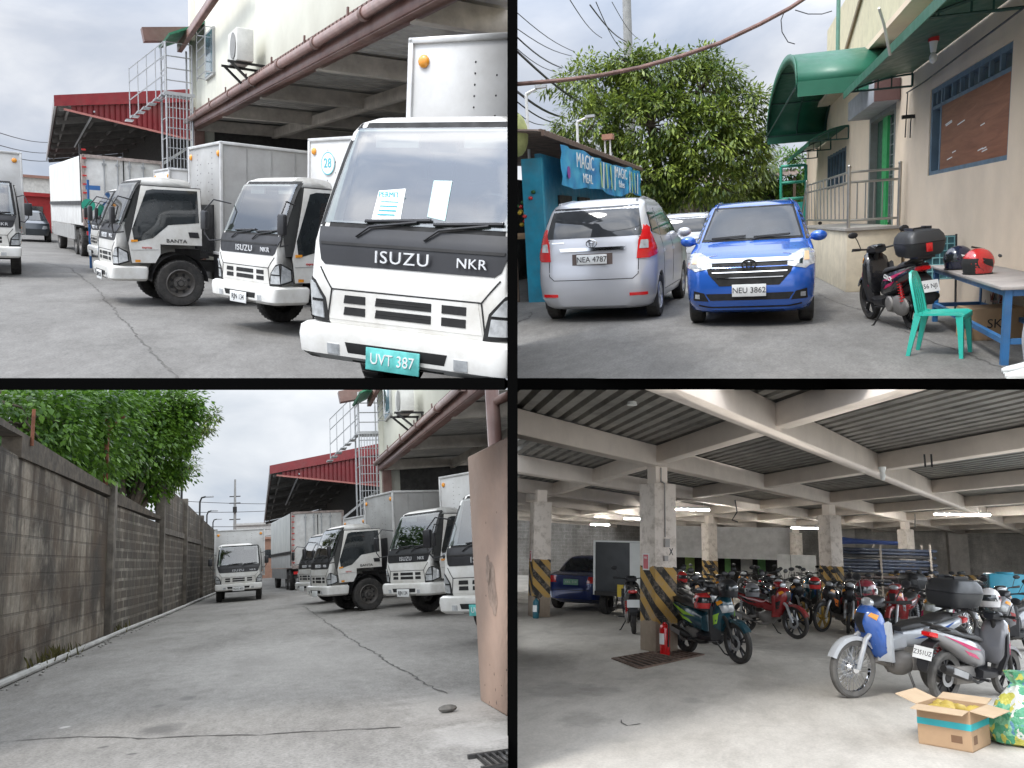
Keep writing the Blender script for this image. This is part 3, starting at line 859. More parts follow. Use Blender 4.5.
def stair(fr, az, x, y, label, zt=5.8):
    r = thing('steel_stair', label, 'staircase', Ym(fr, az) @ Matrix.Translation((x, y, 0)))
    g = mat('stair_steel', (.46, .47, .48), .45, .4, var=.1)
    a = MB()
    for px_ in (0, .75):
        for py_ in (0, 1.1): a.tube([(px_, py_, 0), (px_, py_, zt + 1.45)], .03, 8)
    add('post', a, g, r)
    a = MB()
    for q in range(int(zt / .3)):
        z = .3 + .3 * q
        a.tube([(0, 0, z), (  .75, 0, z)], .016, 6)
        if q % 2 == 0: a.tube([(0, 1.1, z), (0, 0, z)], .014, 6)
    for q in range(7): a.tube([(.08 + .1 * q, -.02, .3), (.08 + .1 * q, -.02, zt)], .012, 6)
    add('ladder_bar', a, g, r)
    a = MB()
    for q in range(12): a.box((.375, .05 + .09 * q, zt), (.85, .03, .05))
    a.box((.375, 0, zt - .03), (.9, .06, .1)); a.box((0, .55, zt - .03), (.06, 1.1, .1))
    add('platform', a, g, r)
    a = MB()
    for z in (.35, .7, 1.05, 1.45):
        a.tube([(0, 0, zt + z), (  .75, 0, zt + z)], .018, 6); a.tube([(0, 0, zt + z), (0, 1.1, zt + z)], .018, 6)
    add('guard_rail', a, g, r)
    a = MB()
    for z in (0, .55, 1.1, 1.5):
        a.tube([(0, .3, zt + z), (-.85, 1.9, zt - .7 + z)], .02, 6)
    for q in range(5):
        f = q / 4; a.tube([(-.85 * f, .3 + 1.6 * f, zt - .7 * f), (-.85 * f, .3 + 1.6 * f, zt - .7 * f + 1.5)], .016, 6)
    for q in range(7):
        f = q / 6; a.box((-.85 * f, .6 + 1.6 * f, zt - .7 * f - .05), (.22, .6, .03))
    add('stair_flight', a, g, r)
    clip(r, fr.planes)
def shed(fr, az, x0, x1, y0, ln, z0, z1, label):
    r = thing('red_shed', label, 'shed', Ym(fr, az))
    a = MB(); corrug(a, x0, x1, y0, y0 + ln, z0, z1, .4, .05); add('roof', a, REDROOF, r, smooth=False, recalc=False)
    a = MB(); corrug(a, x0 + .05, x1, y0 + .05, y0 + ln, z0 - .09, z1 - .09, .4, .04); add('roof_underside', a, SHEDU, r, smooth=False, recalc=False)
    a = MB(); a.prism([(x0 - .1, z0 - .32), (x1, z1 - .42), (x1, z1 + .08), (x0 - .1, z0 + .06)], y0 - .08, y0, 'Y'); add('front_fascia', a, REDFAS, r)
    a = MB(); a.box((x0 - .06, y0 + ln / 2, z0 - .1), (.08, ln, .3)); add('side_gutter', a, mat('grey_gutter', (.34, .33, .33), .5, dirt=.4), r)
    a = MB(); n = 26; xa, xb = x0 + .45, x1
    for q in range(n):
        u0 = xa + (xb - xa) * q / n; u1 = xa + (xb - xa) * (q + 1) / n; um = (u0 + u1) / 2
        f = lambda u: z0 - .32 + (z1 - .42 - z0 + .32) * (u - x0) / (x1 - x0)
        g = lambda u: z0 - .36 - .55 * (u - x0) / (4.0)
        y = y0 + .04
        a.quad((u0, y, g(u0)), (um, y, g(um)), (um, y, f(um)), (u0, y, f(u0)))
        a.quad((um, y, g(um)), (u1, y + .05, g(u1)), (u1, y + .05, f(u1)), (um, y, f(um)))
        a.quad((u1, y + .05, g(u1)), (u1, y, g(u1)), (u1, y, f(u1)), (u1, y + .05, f(u1)))
    add('gable_cladding', a, REDROOF, r, smooth=False)
    a = MB(); a.beam((x0 + .2, y0 + .02, z0 - .38), (x1, y0 + .02, z0 - .38 - .55 * (x1 - x0) / 4.0), .1, .07); add('gable_edge_trim', a, mat('faded_red_trim', (.38, .14, .12), .6), r)
    for q in range(8):
        a = MB(); y = y0 + .6 + (ln - 1) * q / 7
        a.beam((x0 + .05, y, z0 - .28), (x1, y, z1 - .28), .12, .26); add('rafter', a, mat('shed_rafter', (.16, .15, .14), .7, var=.2), r)
    a = MB()
    for q in range(5): a.box((x0 + .4 + (x1 - x0 - .6) * q / 4, y0 + ln / 2, z0 - .16 + (z1 - z0) * q / 4), (.08, ln, .12))
    add('purlin', a, mat('shed_rafter', (.16, .15, .14), .7), r)
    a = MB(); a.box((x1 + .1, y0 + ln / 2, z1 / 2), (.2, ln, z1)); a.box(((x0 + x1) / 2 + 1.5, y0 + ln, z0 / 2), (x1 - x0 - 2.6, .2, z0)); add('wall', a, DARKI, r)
    a = MB(); a.box((x0 + 1.2, y0 + 10, z0 - .35), (.06, 20, .06)); a.beam((x1 - 2.2, y0 + 1, z0 - 2.4), (x1 - .6, y0 + 1, z0 - 1.2), .1, .1); add('brace', a, STEELG, r)
    clip(r, fr.planes)
def trailer(fr, az, x, y, label, w=2.4, L=9.5, h=3.65, tw=5):
    r = thing('wing_trailer', label, 'trailer', Ym(fr, az) @ Matrix.Translation((x, y, 0)) @ Matrix.Rotation(R(tw), 4, 'Z'))
    gw = mat('trailer_white', (.68, .68, .66), .5, var=.08, dirt=.4, dirtc=(.28, .25, .22))
    a = MB(); a.box((w / 2, L / 2, (h + 1.05) / 2), (w, L, h - 1.05)); bx = add('body', a, gw, r, bevel=.02)
    a = MB(); a.quad((-.03, .35, 1.85), (-.03, L - .2, 1.85), (-.03, L - .2, h - .05), (-.03, .35, h - .05))
    a.quad((-.03, .35, h - .05), (-.03, L - .2, h - .05), (.2, L - .2, h + .02), (.2, .35, h + .02)); add('tarpaulin', a, mat('pale_tarpaulin', (.62, .62, .58), .6, var=.1, vs=1.2), r)
    a = MB(); a.box((-.035, L / 2, 1.78), (.05, L - .4, .12)); a.box((-.03, .2, 2.4), (.06, .1, 2.5)); add('tarp_rail', a, DARKM, r)
    a = MB()
    for xx in (0, w): a.box((xx, -.02, (h + 1.05) / 2), (.1, .1, h - 1.05))
    a.box((w / 2, -.02, h - .03), (w, .1, .1)); a.box((w / 2, -.02, 1.08), (w, .1, .14)); add('door_frame', a, mat('rusty_red_frame', (.40, .33, .30), .7, var=.35, vs=7), bx)
    a = MB()
    for q in range(9):
        z = 1.3 + .27 * q
        a.box((.04, -.075, z), (.12, .03, .05))
    add('hinge', a, REDINK, bx)
    for xx in (.62, 1.02, 1.38, 1.80):
        a = MB(); a.tube([(xx, -.06, 1.15), (xx, -.06, h - .08)], .022, 6)
        for z in (1.25, 1.9, h - .25): a.box((xx, -.06, z), (.12, .05, .07))
        a.box((xx + .1, -.08, 1.75), (.24, .03, .04)); add('lock_rod', a, STEELG, bx)
    a = MB(); a.box((w / 2, -.01, 2.3), (.03, .05, 2.4)); add('door_gap', a, SEAM, bx)
    a = MB(); a.box((w / 2, L / 2, .88), (1.0, L, .25)); a.box((w / 2, .05, .62), (2.2, .1, .12)); add('chassis', a, DARKM, r)
    a = MB(); a.box((.02, L / 2 + 1, .78), (.05, L - 3, .5)); add('side_skirt', a, mat('skirt_grey', (.30, .30, .29), .6, dirt=.5), r)
    for yy in (1.6, 2.75, 7.6):
        for s in (-1, 1): wheel_truck(r, w / 2 + s * (w / 2 - .17), yy, .48, .26, s)
    a = MB()
    for xx in (.25, w - .25): a.box((xx, -.02, .82), (.4, .06, .13))
    add('tail_light', a, REDL, r)
    clip(r, fr.planes)
def placed(fr, px, d, head, lx, ly):
    P = fr.D(px, 300, d); h = R(head)
    f = Vector((math.cos(h), math.sin(h), 0)); r = Vector((math.sin(h), -math.cos(h), 0))
    o = P - r * lx - f * ly
    return fr.M(o.x, o.y, head)

def leafmat(name, lo, hi, tr=.25):
    m, t, b = nt(name)
    g = t.nodes.new('ShaderNodeNewGeometry')
    f = noise(t, coord(t), .9, 3)
    x = math_(t, 'ADD', math_(t, 'MULTIPLY', g.outputs['Random Per Island'], .5), math_(t, 'MULTIPLY', math_(t, 'SUBTRACT', f, .2), .95))
    o = ramp(t, x, [(.25, lo), (.85, hi)])
    t.links.new(o, b.inputs['Base Color']); b.inputs['Roughness'].default_value = .42
    tb = t.nodes.new('ShaderNodeBsdfTranslucent'); t.links.new(o, tb.inputs['Color'])
    mx = t.nodes.new('ShaderNodeMixShader'); mx.inputs[0].default_value = tr
    t.links.new(b.outputs[0], mx.inputs[1]); t.links.new(tb.outputs[0], mx.inputs[2])
    t.links.new(mx.outputs[0], t.nodes['Material Output'].inputs['Surface'])
    return m
LEAF1 = leafmat('leaf_mango', (.030, .070, .012), (.27, .34, .055))
LEAF2 = leafmat('leaf_bright', (.028, .085, .010), (.17, .32, .035), .38)
BARK = mat('bark', (.075, .058, .042), .9, var=.35, vs=9, bump=.5, bs=25)
def tree(fr, label, base, blobs, nl, leaf, m, seed, droop=.3, trunk_r=.18, group=None, clump=.45, fork=None, lw=.34):
    """blobs: (centre, radii, share); leaves sit in tufts near the surface of each lobe and through its inside"""
    q = random.Random(seed)
    r = thing('tree', label, 'tree', fr.S, group)
    V = []; F = []
    tufts = []
    tot = sum(b[2] for b in blobs)
    tips = []
    for c, rad, sh in blobs:
        c = Vector(c); n = int(nl * sh / tot); nc = max(6, int(n / 34))
        for _ in range(nc):
            while True:
                d = Vector((q.gauss(0, 1), q.gauss(0, 1), q.gauss(0, 1)))
                if d.length > .1: break
            d.normalize()
            k_ = q.uniform(.25, 1.0) ** .42 * q.uniform(.88, 1.12)
            p = c + Vector((d.x * rad[0], d.y * rad[1], d.z * rad[2])) * k_
            sz = clump * q.uniform(.6, 1.25)
            if q.random() < .06: tips.append((c, p))
            for _ in range(34):
                o = Vector((q.gauss(0, .42), q.gauss(0, .42), q.gauss(0, .33))) * sz
                lp = p + o
                ax = (d * .6 + o.normalized() * .8 + Vector((0, 0, -droop - q.random() * .4)) + Vector((q.uniform(-.5, .5), q.uniform(-.5, .5), q.uniform(-.4, .4)))).normalized()
                sd_ = ax.cross(Vector((q.uniform(-.4, .4), q.uniform(-.4, .4), 1))).normalized()
                up = sd_.cross(ax)
                l = leaf * q.uniform(.65, 1.25); w_ = l * lw
                b = len(V)
                V += [lp, lp + ax * l * .5 + sd_ * w_ * .5 - up * l * .04, lp + ax * l - Vector((0, 0, l * .12)), lp + ax * l * .5 - sd_ * w_ * .5 - up * l * .04]
                F.append((b, b + 1, b + 2, b + 3))
    me = bpy.data.meshes.new('crown'); me.from_pydata([tuple(v) for v in V], [], F)
    add('crown', me, m, r)
    a = MB(); base = Vector(base)
    fk = Vector(fork) if fork else base.lerp(Vector(blobs[0][0]), .45)
    a.tube([base, base.lerp(fk, .5) + Vector((q.uniform(-.1, .1), 0, 0)), fk], [trunk_r * 1.15, trunk_r * .9, trunk_r * .75], 10)
    tr = add('trunk', a, BARK, r)
    a = MB()
    for c, rad, sh in blobs:
        c = Vector(c); mid = fk.lerp(c, .5) + Vector((q.uniform(-.25, .25), q.uniform(-.2, .2), q.uniform(-.1, .25)))
        a.tube([fk, mid, c], [trunk_r * .6, trunk_r * .4, trunk_r * .18], 7)
    for c, p in tips[:70]:
        mid = c.lerp(p, .5) + Vector((q.uniform(-.2, .2), q.uniform(-.2, .2), q.uniform(-.05, .2)))
        a.tube([c, mid, p], [trunk_r * .22, trunk_r * .13, trunk_r * .05], 5)
    add('limb', a, BARK, r)
    clip(r, fr.planes)
    return r
# ------------------------------------------------------------------ family car (people carrier)
SILVER = mat('silver_car_paint', (.52, .53, .56), .30, .35, var=.02, coat=.6)
BLUE = mat('blue_car_paint', (.028, .125, .52), .22, .25, var=.05, coat=1.0)
CARSL = [(.19, 1.86, -1.92, .70, .30, .05), (.235, 1.97, -2.0, .77, .34, .06), (.37, 2.05, -2.06, .815, .29, .08), (.55, 2.07, -2.075, .828, .28, .09), (.70, 2.055, -2.06, .832, .28, .09), (.80, 2.01, -2.035, .832, .28, .09), (.88, 1.93, -2.025, .83, .28, .10), (.94, 1.78, -2.02, .826, .27, .10), (1.0, 1.54, -2.01, .818, .26, .10), (1.06, 1.24, -1.995, .802, .28, .08), (1.10, 1.08, -1.98, .79, .24, .07), (1.24, .80, -1.935, .757, .22, .07), (1.40, .49, -1.865, .712, .22, .07), (1.54, .20, -1.775, .668, .22, .06), (1.61, .03, -1.70, .638, .26, .06), (1.655, -.20, -1.60, .585, .30, .05), (1.68, -.5, -1.4, .48, .3, .03), (1.688, -.8, -1.2, .25, .15, .0)]
carm = MB().rhull(CARSL).mesh('body')
cuts = []
for y in (1.33, -1.32):
    for s in (-1, 1): cuts.append(MB().lathe([(.355, s * .55), (.355, s * 1.2)], (0, y, .30), 'X', 40, True))
carm = cut(carm, cuts); CARV = bvh_of(carm)
def wheel_car(r, x, y, s, rr=.305, w=.19, spokes=5, pre=''):
    a = MB(); a.lathe([(rr * .62, -w * .42), (rr * .9, -w * .5), (rr, -w * .36), (rr, w * .36), (rr * .9, w * .5), (rr * .62, w * .42)], (x, y, rr), 'X', 36); ty = add('wheel', a, RUBBER, r)
    a = MB(); a.lathe([(rr * .64, s * w * .40), (rr * .60, s * w * .46), (rr * .56, s * w * .36), (rr * .56, -s * w * .2)], (x, y, rr), 'X', 32)
    for q in range(spokes):
        t_ = 2 * math.pi * q / spokes
        for dd in (-.13, .13):
            a.beam((x + s * w * .36, y + rr * .08 * math.sin(t_), rr + rr * .08 * math.cos(t_)), (x + s * w * .36, y + rr * .58 * math.sin(t_ + dd), rr + rr * .58 * math.cos(t_ + dd)), rr * .10, .03, (1, 0, 0))
    a.lathe([(rr * .16, s * w * .42), (.001, s * w * .43)], (x, y, rr), 'X', 16); add('rim', a, ALLOY, ty)
    a = MB(); a.lathe([(rr * .56, -s * w * .1), (.001, -s * w * .1)], (x, y, rr), 'X', 24); add('brake_disc', a, DARKM, ty)
def emblem(root, y, z, sg, m=CHROME, s=1.0):
    a = MB()
    for (rx, rz, cz) in ((.072, .050, 0), (.024, .047, 0), (.046, .017, .022)):
        pts = [(sg * 0 + rx * s * math.cos(t_), y, z + cz * s + rz * s * math.sin(t_)) for t_ in [2 * math.pi * q / 28 for q in range(29)]]
        a.tube(pts, .007 * s, 6)
    add('emblem', a, m, root)
def mpv(label, M, paint, plate, group=None, detail=True):
    r = thing('family_car', label, 'car', M, group)
    b = add('body', carm, paint, r)
    for y in (1.33, -1.32):
        for s in (-1, 1):
            wheel_car(r, s * .725, y, s)
            a = MB(); a.loft([[(s * .54, p.y, p.z), (s * .80, p.y, p.z)] for p in arc((0, y, .30), .352, -20, 200, 18)], False, False); add('wheel_arch_liner', a, BLACKP, r)
    a = MB(); a.box((0, 0, .24), (1.2, 3.2, .14)); add('underbody', a, SEAM, r)
    # glass
    a = MB(); patch(a, CARV, '+Y', [(-.70, 1.115), (.70, 1.115), (.575, 1.60), (-.575, 1.60)], .003, .06); add('windshield_border', a, SEAM, r)
    a = MB(); patch(a, CARV, '+Y', [(-.66, 1.145), (.66, 1.145), (.55, 1.57), (-.55, 1.57)], .006, .06); add('windshield', a, WSHIELD2, r)
    a = MB(); patch(a, CARV, '-Y', [(-.675, 1.165), (.675, 1.165), (.59, 1.575), (-.59, 1.575)], .004, .06); add('rear_window', a, WSHIELD2, r)
    for s, ax in ((1, '+X'), (-1, '-X')):
        a = MB(); patch(a, CARV, ax, [(.95, 1.10), (-.02, 1.12), (-.05, 1.53), (.16, 1.50)], .004, .07, .4)
        patch(a, CARV, ax, [(-.06, 1.12), (-1.0, 1.14), (-1.0, 1.53), (-.09, 1.54)], .004, .07, .4)
        patch(a, CARV, ax, [(-1.06, 1.14), (-1.72, 1.20), (-1.62, 1.46), (-1.06, 1.53)], .004, .07, .4); add('side_window', a, GLASS, r)
        a = MB()
        for pts in ([(1.02, .42), (1.05, 1.08)], [(-.04, .34), (-.04, 1.10)], [(-1.0, .62), (-1.03, 1.12)], [(1.0, .36), (-.9, .36)], [(-.9, .36), (-1.0, .62)]):
            lines(a, CARV, ax, pts, .008, .003, .5)
        add('door_gap', a, SEAM, r)
        for y in (.12, -.85):
            a = MB(); patch(a, CARV, ax, [(y, .90), (y - .17, .90), (y - .17, .94), (y, .94)], .022, .05, .5); add('door_handle', a, paint, r)
        # mirror
        a = MB(); a.ell((s * .90, .86, 1.135), (.115, .07, .075), 14, 8); a.box((s * .80, .84, 1.10), (.12, .05, .03)); add('mirror', a, paint, r)
        # tail lamp, front lamp
        t_ = MB(); patch(t_, CARV, '-Y', [(s * .60, .86), (s * .765, .86), (s * .745, 1.26), (s * .70, 1.30), (s * .62, 1.10)], .012, .03)
        patch(t_, CARV, ax, [(-1.62, .92), (-1.90, .86), (-1.86, 1.22), (-1.80, 1.30)], .012, .03, .4); tl = add('tail_light', t_, REDL, r)
        a = MB(); patch(a, CARV, '-Y', [(s * .63, .99), (s * .74, .99), (s * .735, 1.10), (s * .65, 1.10)], .016, .04); add('clear_lens', a, LAMP, tl)
        a = MB(); patch(a, CARV, '-Y', [(s * .50, .37), (s * .73, .37), (s * .73, .41), (s * .50, .41)], .010, .04); add('reflector', a, REDL, r)
        h = MB(); patch(h, CARV, '+Y', [(s * .48, .80), (s * .70, .755), (s * .765, .80), (s * .765, .985), (s * .66, .985), (s * .48, .90)], .008, .03)
        patch(h, CARV, ax, [(1.42, .97), (1.66, .82), (1.86, .79), (1.84, .90), (1.60, .995)], .008, .04, .4); hl = add('headlight', h, LAMP, r)
        a = MB(); patch(a, CARV, '+Y', [(s * .56, .82), (s * .66, .81), (s * .67, .91), (s * .57, .89)], .013, .03); add('reflector_bowl', a, CHROME, hl)
        a = MB(); patch(a, CARV, '+Y', [(s * .68, .85), (s * .745, .85), (s * .745, .95), (s * .69, .95)], .013, .03); add('indicator', a, mat('amber_clear', (.75, .50, .30), .15, coat=.6), hl)
        a = MB(); patch(a, CARV, '+Y', [(s * .52, .36), (s * .73, .37), (s * .72, .50), (s * .58, .47)], .005, .05); fg = add('fog_recess', a, SEAM, r)
        a = MB(); patch(a, CARV, '+Y', [(s * .64, .395), (s * .70, .395), (s * .70, .455), (s * .64, .455)], .010, .03); add('fog_lamp', a, LAMP, fg)
    # front
    g = MB(); patch(g, CARV, '+Y', [(-.38, .56), (.38, .56), (.52, .72), (.58, .87), (-.58, .87), (-.52, .72)], .004, .05); gr = add('grille', g, SEAM, r)
    a = MB()
    for z, hw in ((.66, .42), (.73, .47)): patch(a, CARV, '+Y', [(-hw, z), (hw, z), (hw + .01, z + .012), (-hw - .01, z + .012)], .012, .05)
    add('grille_bar', a, CHROME, gr)
    a = MB(); patch(a, CARV, '+Y', [(-.57, .855), (.57, .855), (.59, .90), (-.59, .90)], .016, .05); add('chrome_bar', a, CHROME, gr)
    emblem(gr, 2.055, .835, 1, DARKM, 1.25)
    a = MB(); patch(a, CARV, '+Y', [(-.50, .37), (.50, .37), (.56, .46), (-.56, .46)], .005, .05); add('lower_intake', a, SEAM, r)
    a = MB(); a.box((0, 2.085, .50), (.43, .014, .16)); pf = add('licence_plate', a, PLATEW, r, bevel=.004)
    a = MB(); lines(a, CARV, '+Y', [(-.76, 1.0), (-.60, .90), (.60, .90), (.76, 1.0)], .008, .003); lines(a, CARV, '+Y', [(-.66, .30), (-.50, .275), (.50, .275), (.66, .30)], .02, .004)
    add('bonnet_gap', a, SEAM, r)
    for x0, x1 in ((.60, .10), (.02, -.50)):
        a = MB(); a.tube([(x0, 1.08, 1.12), (x0 - .12, 1.02, 1.15), (x1, .99, 1.175)], .010, 6); a.tube([(x0 - .05, 1.01, 1.165), (x1 - .02, .97, 1.185)], .014, 6); add('wiper', a, BLACKP, r)
    # rear
    a = MB(); patch(a, CARV, '-Y', [(-.44, .985), (.44, .985), (.46, 1.03), (-.46, 1.03)], .03, .05); add('chrome_strip', a, CHROME if paint is SILVER else paint, r)
    a = MB(); patch(a, CARV, '-Y', [(-.28, .80), (.28, .80), (.28, .95), (-.28, .95)], .004, .05); add('plate_recess', a, mat('brown_plate_holder', (.10, .07, .06), .5), r)
    a = MB(); a.box((0, -2.055, .875), (.42, .014, .13)); pr = add('licence_plate', a, PLATEW, r, bevel=.004)
    emblem(r, -2.03, 1.085, -1)
    a = MB(); lines(a, CARV, '-Y', [(-.63, 1.16), (-.62, .66), (-.55, .60), (.55, .60), (.62, .66), (.63, 1.16)], .010, .003); add('tailgate_gap', a, SEAM, r)
    a = MB(); patch(a, CARV, '-Y', [(-.58, 1.10), (-.40, 1.10), (-.40, 1.118), (-.58, 1.118)], .008, .05); add('badge', a, CHROME, r)
    a = MB(); a.tube([(-.3, -1.66, 1.30), (.18, -1.94, 1.19)], .010, 6); add('wiper', a, BLACKP, r)
    if plate:
        text('lettering', plate, .105, (0, 2.094, .50), '+Y', INK, pf, sx=.95, extr=.002); text('lettering', plate, .105, (0, -2.064, .872), '-Y', INK, pr, sx=.95, extr=.002)
    a = MB()
    for s in (-1, 1): a.tube([(s * .56, .0, 1.64), (s * .52, -.8, 1.695), (s * .55, -1.55, 1.64)], .014, 6)
    add('roof_rail', a, paint, r)
    return r

# ------------------------------------------------------------------ motorcycles
DUSTY = mat('dusty_engine', (.22, .21, .20), .6, .5, var=.3, dirt=.5, dirtc=(.30, .27, .23))
SEATM = mat('black_vinyl', (.022, .021, .021), .55, var=.25, dirt=.3, dirtc=(.10, .09, .08))
PAINTS = {}
def paint(n, c, dirt=.12): 
    PAINTS[n] = mat('bike_paint_' + n, c, .25, var=.08, coat=.7, dirt=dirt, dirtc=(.25, .23, .20)); return PAINTS[n]
def bike_wheel(r, y, rr, tw, wire, rimm, name, dusty=False):
    a = MB(); a.lathe([(rr - tw * 1.5, -tw * .45), (rr - tw * .6, -tw * .75), (rr - tw * .12, -tw * .5), (rr, 0), (rr - tw * .12, tw * .5), (rr - tw * .6, tw * .75), (rr - tw * 1.5, tw * .45)], (0, y, rr), 'X', 40)
    ty = add(name, a, mat('dusty_tyre', (.10, .095, .088), .9, var=.3, vs=8) if dusty else RUBBER, r)
    a = MB(); ri = rr - tw * 1.25
    a.lathe([(ri + .012, -tw * .42), (ri - .010, -tw * .46), (ri - .014, 0), (ri - .010, tw * .46), (ri + .012, tw * .42)], (0, y, rr), 'X', 40)
    a.lathe([(.045, -.05), (.05, -.03), (.028, 0), (.05, .03), (.045, .05)], (0, y, rr), 'X', 16, True)
    if wire:
        for q in range(36):
            t0 = 2 * math.pi * q / 36; t1 = t0 + (.55 if q % 2 else -.55); sx = .035 if q % 4 < 2 else -.035
            a.tube([(sx, y + .045 * math.sin(t0), rr + .045 * math.cos(t0)), (0, y + ri * math.sin(t1), rr + ri * math.cos(t1))], .0032, 4, False)
    else:
        for q in range(5):
            t0 = 2 * math.pi * q / 5
            for dd in (-.16, .16):
                a.beam((0, y + .03 * math.sin(t0), rr + .03 * math.cos(t0)), (0, y + ri * math.sin(t0 + dd), rr + ri * math.cos(t0 + dd)), .022, .022, (1, 0, 0))
    add('rim', a, rimm, ty)
    a = MB(); n = 30
    a.lathe([(.065, .045), (.11, .045), (.11, .050), (.065, .050), (.065, .045)], (0, y, rr), 'X', 30)
    add('brake_disc', a, STEELG, ty)
    return ty
def sec(y, z0, z1, w0, w1, zc=None):
    zc = (z0 + z1) / 2 if zc is None else zc
    return [Vector(p) for p in ((-w0 * .5, y, z0), (-w0, y, z0 + (zc - z0) * .4), (-max(w0, w1), y, zc), (-w1, y, z1 - (z1 - zc) * .25), (-w1 * .55, y, z1), (w1 * .55, y, z1), (w1, y, z1 - (z1 - zc) * .25), (max(w0, w1), y, zc), (w0, y, z0 + (zc - z0) * .4), (w0 * .5, y, z0))]
def sub(mb):
    return mb
def motorbike(label, M, body, accent, kind='scooter', wire=False, rimm=None, topcase=False, plate=None, dusty=False, group=None, stickers=None, seatm=None, cowlm=None):
    r = thing('motorcycle', label, 'motorcycle', M, group)
    rimm = rimm or (CHROME if wire else BLACKP); SM = seatm or SEATM; sc = kind == 'scooter'
    rr, tw = (.29, .055) if sc else (.298, .046)
    yf, yr = .63, -.63
    bike_wheel(r, yf, rr, tw, wire, rimm, 'front_wheel', dusty); bike_wheel(r, yr, rr, tw * 1.1, wire, rimm, 'rear_wheel', dusty)
    hx, hy, hz = 0, .36, .93        # steering head
    a = MB()
    for s in (-1, 1): a.tube([(s * .075, yf, rr), (s * .075, yf - .10, rr + .30), (s * .06, hy + .03, .70)], [.024, .028, .024], 8)
    a.tube([(0, hy + .06, .66), (0, hy - .03, hz)], .028, 8); a.beam((-.09, hy + .07, .66), (.09, hy + .07, .66), .05, .04)
    add('fork', a, STEELG if not sc else DARKM, r)
    # front fender
    a = MB(); ring = []
    for p in arc((0, yf, rr), rr + .026, 32 if sc else 22, 138, 14):
        d = Vector((0, p.y - yf, p.z - rr)).normalized(); w_ = .062 if sc else .05
        ring.append([p + Vector((-w_, 0, 0)) - d * .035, p + Vector((-w_ * .8, 0, 0)) + d * .004, p + d * .016, p + Vector((w_ * .8, 0, 0)) + d * .004, p + Vector((w_, 0, 0)) - d * .035, p + d * .006])
    a.loft(ring); add('front_fender', a, body, r)
    # front cowl and leg shield
    c = MB()
    c.loft([sec(.30, .42, .62, .10, .13), sec(.33, .40, .80, .17, .16), sec(.38, .44, .92, .185, .15), sec(.44, .58, .945, .15, .12), sec(.50, .68, .90, .10, .085), sec(.545, .74, .84, .05, .045)])
    cm_ = c.mesh('cowl', smooth=True, ang=60); cv = bvh_of(cm_)
    add('front_cowl', cm_, cowlm or body, r)
    if sc:
        a = MB(); patch(a, cv, '+Y', [(-.105, .70), (.105, .70), (.13, .80), (-.13, .80)], .008, .03); add('headlight', a, LAMP, r)
    else:
        a = MB(); patch(a, cv, '+Y', [(-.035, .66), (.035, .66), (.06, .86), (-.06, .86)], .006, .03); add('cowl_stripe', a, BLACKP, r)
    for s in (-1, 1):
        a = MB(); patch(a, cv, '+Y', [(s * .085, .84), (s * .14, .80), (s * .14, .85), (s * .10, .875)], .010, .03); add('indicator', a, AMBER, r)
        a = MB(); ax = '+X' if s > 0 else '-X'
        patch(a, cv, ax, [(.31, .50), (.40, .55), (.46, .70), (.36, .66)], .006, .04); add('accent_panel', a, accent, r)
        a = MB(); lo = .30 if sc else .38
        a.loft([[Vector((s * .13, .40, .75)), Vector((s * .19, .34, .80)), Vector((s * .20, .30, .78)), Vector((s * .14, .34, .72))], [Vector((s * .10, .42, .55)), Vector((s * .215, .33, .55)), Vector((s * .21, .28, .53)), Vector((s * .12, .34, .53))], [Vector((s * .06, .34, lo)), Vector((s * .18, .26, lo)), Vector((s * .17, .22, lo)), Vector((s * .07, .28, lo))]])
        add('leg_shield', a, body if not sc else mat('matte_charcoal', (.03, .03, .032), .6), r)
    # handlebar cover, bars, instruments
    a = MB(); a.loft([sec(.24, .93, 1.0, .05, .06), sec(.29, .92, 1.04, .11, .10), sec(.36, .92, 1.03, .12, .10), sec(.43, .93, .99, .07, .06)]); add('handlebar_cover', a, BLACKP if sc or cowlm else body, r)
    if not sc:
        a = MB(); a.ell((0, .425, .965), (.085, .035, .055), 16, 8); add('headlight', a, LAMP, r)
    a = MB(); a.tube([(-.34, .20, 1.01), (-.24, .25, 1.0), (-.1, .31, .98), (.1, .31, .98), (.24, .25, 1.0), (.34, .20, 1.01)], .012, 8)
    for s in (-1, 1): a.tube([(s * .18, .31, .99), (s * .27, .30, .99), (s * .35, .26, .99)], .007, 5)
    hb = add('handlebar', a, DARKM, r)
    for s in (-1, 1):
        a = MB(); a.tube([(s * .25, .245, 1.0), (s * .36, .19, 1.012)], .019, 10); add('grip', a, BLACKP, hb)
        a = MB(); a.tube([(s * .22, .28, 1.0), (s * .27, .25, 1.12), (s * .30, .24, 1.17)], .006, 6); a.ell((s * .33, .235, 1.20), (.065, .014, .042), 14, 7); add('mirror', a, BLACKP, hb)
    a = MB(); a.ell((0, .27, 1.02), (.07, .05, .02), 12, 6); add('instrument_dial', a, GLASS, hb)
    # frame spine / floor
    a = MB()
    if sc:
        a.loft([sec(.30, .27, .36, .12, .13), sec(.10, .25, .35, .15, .16), sec(-.12, .26, .38, .15, .16)])
        add('floor_board', a, BLACKP, r)
    else:
        a.loft([sec(.32, .52, .70, .05, .05), sec(.12, .46, .60, .055, .055), sec(-.06, .48, .66, .07, .07)]); add('frame_cover', a, body, r)
    # body sides, tail
    a = MB()
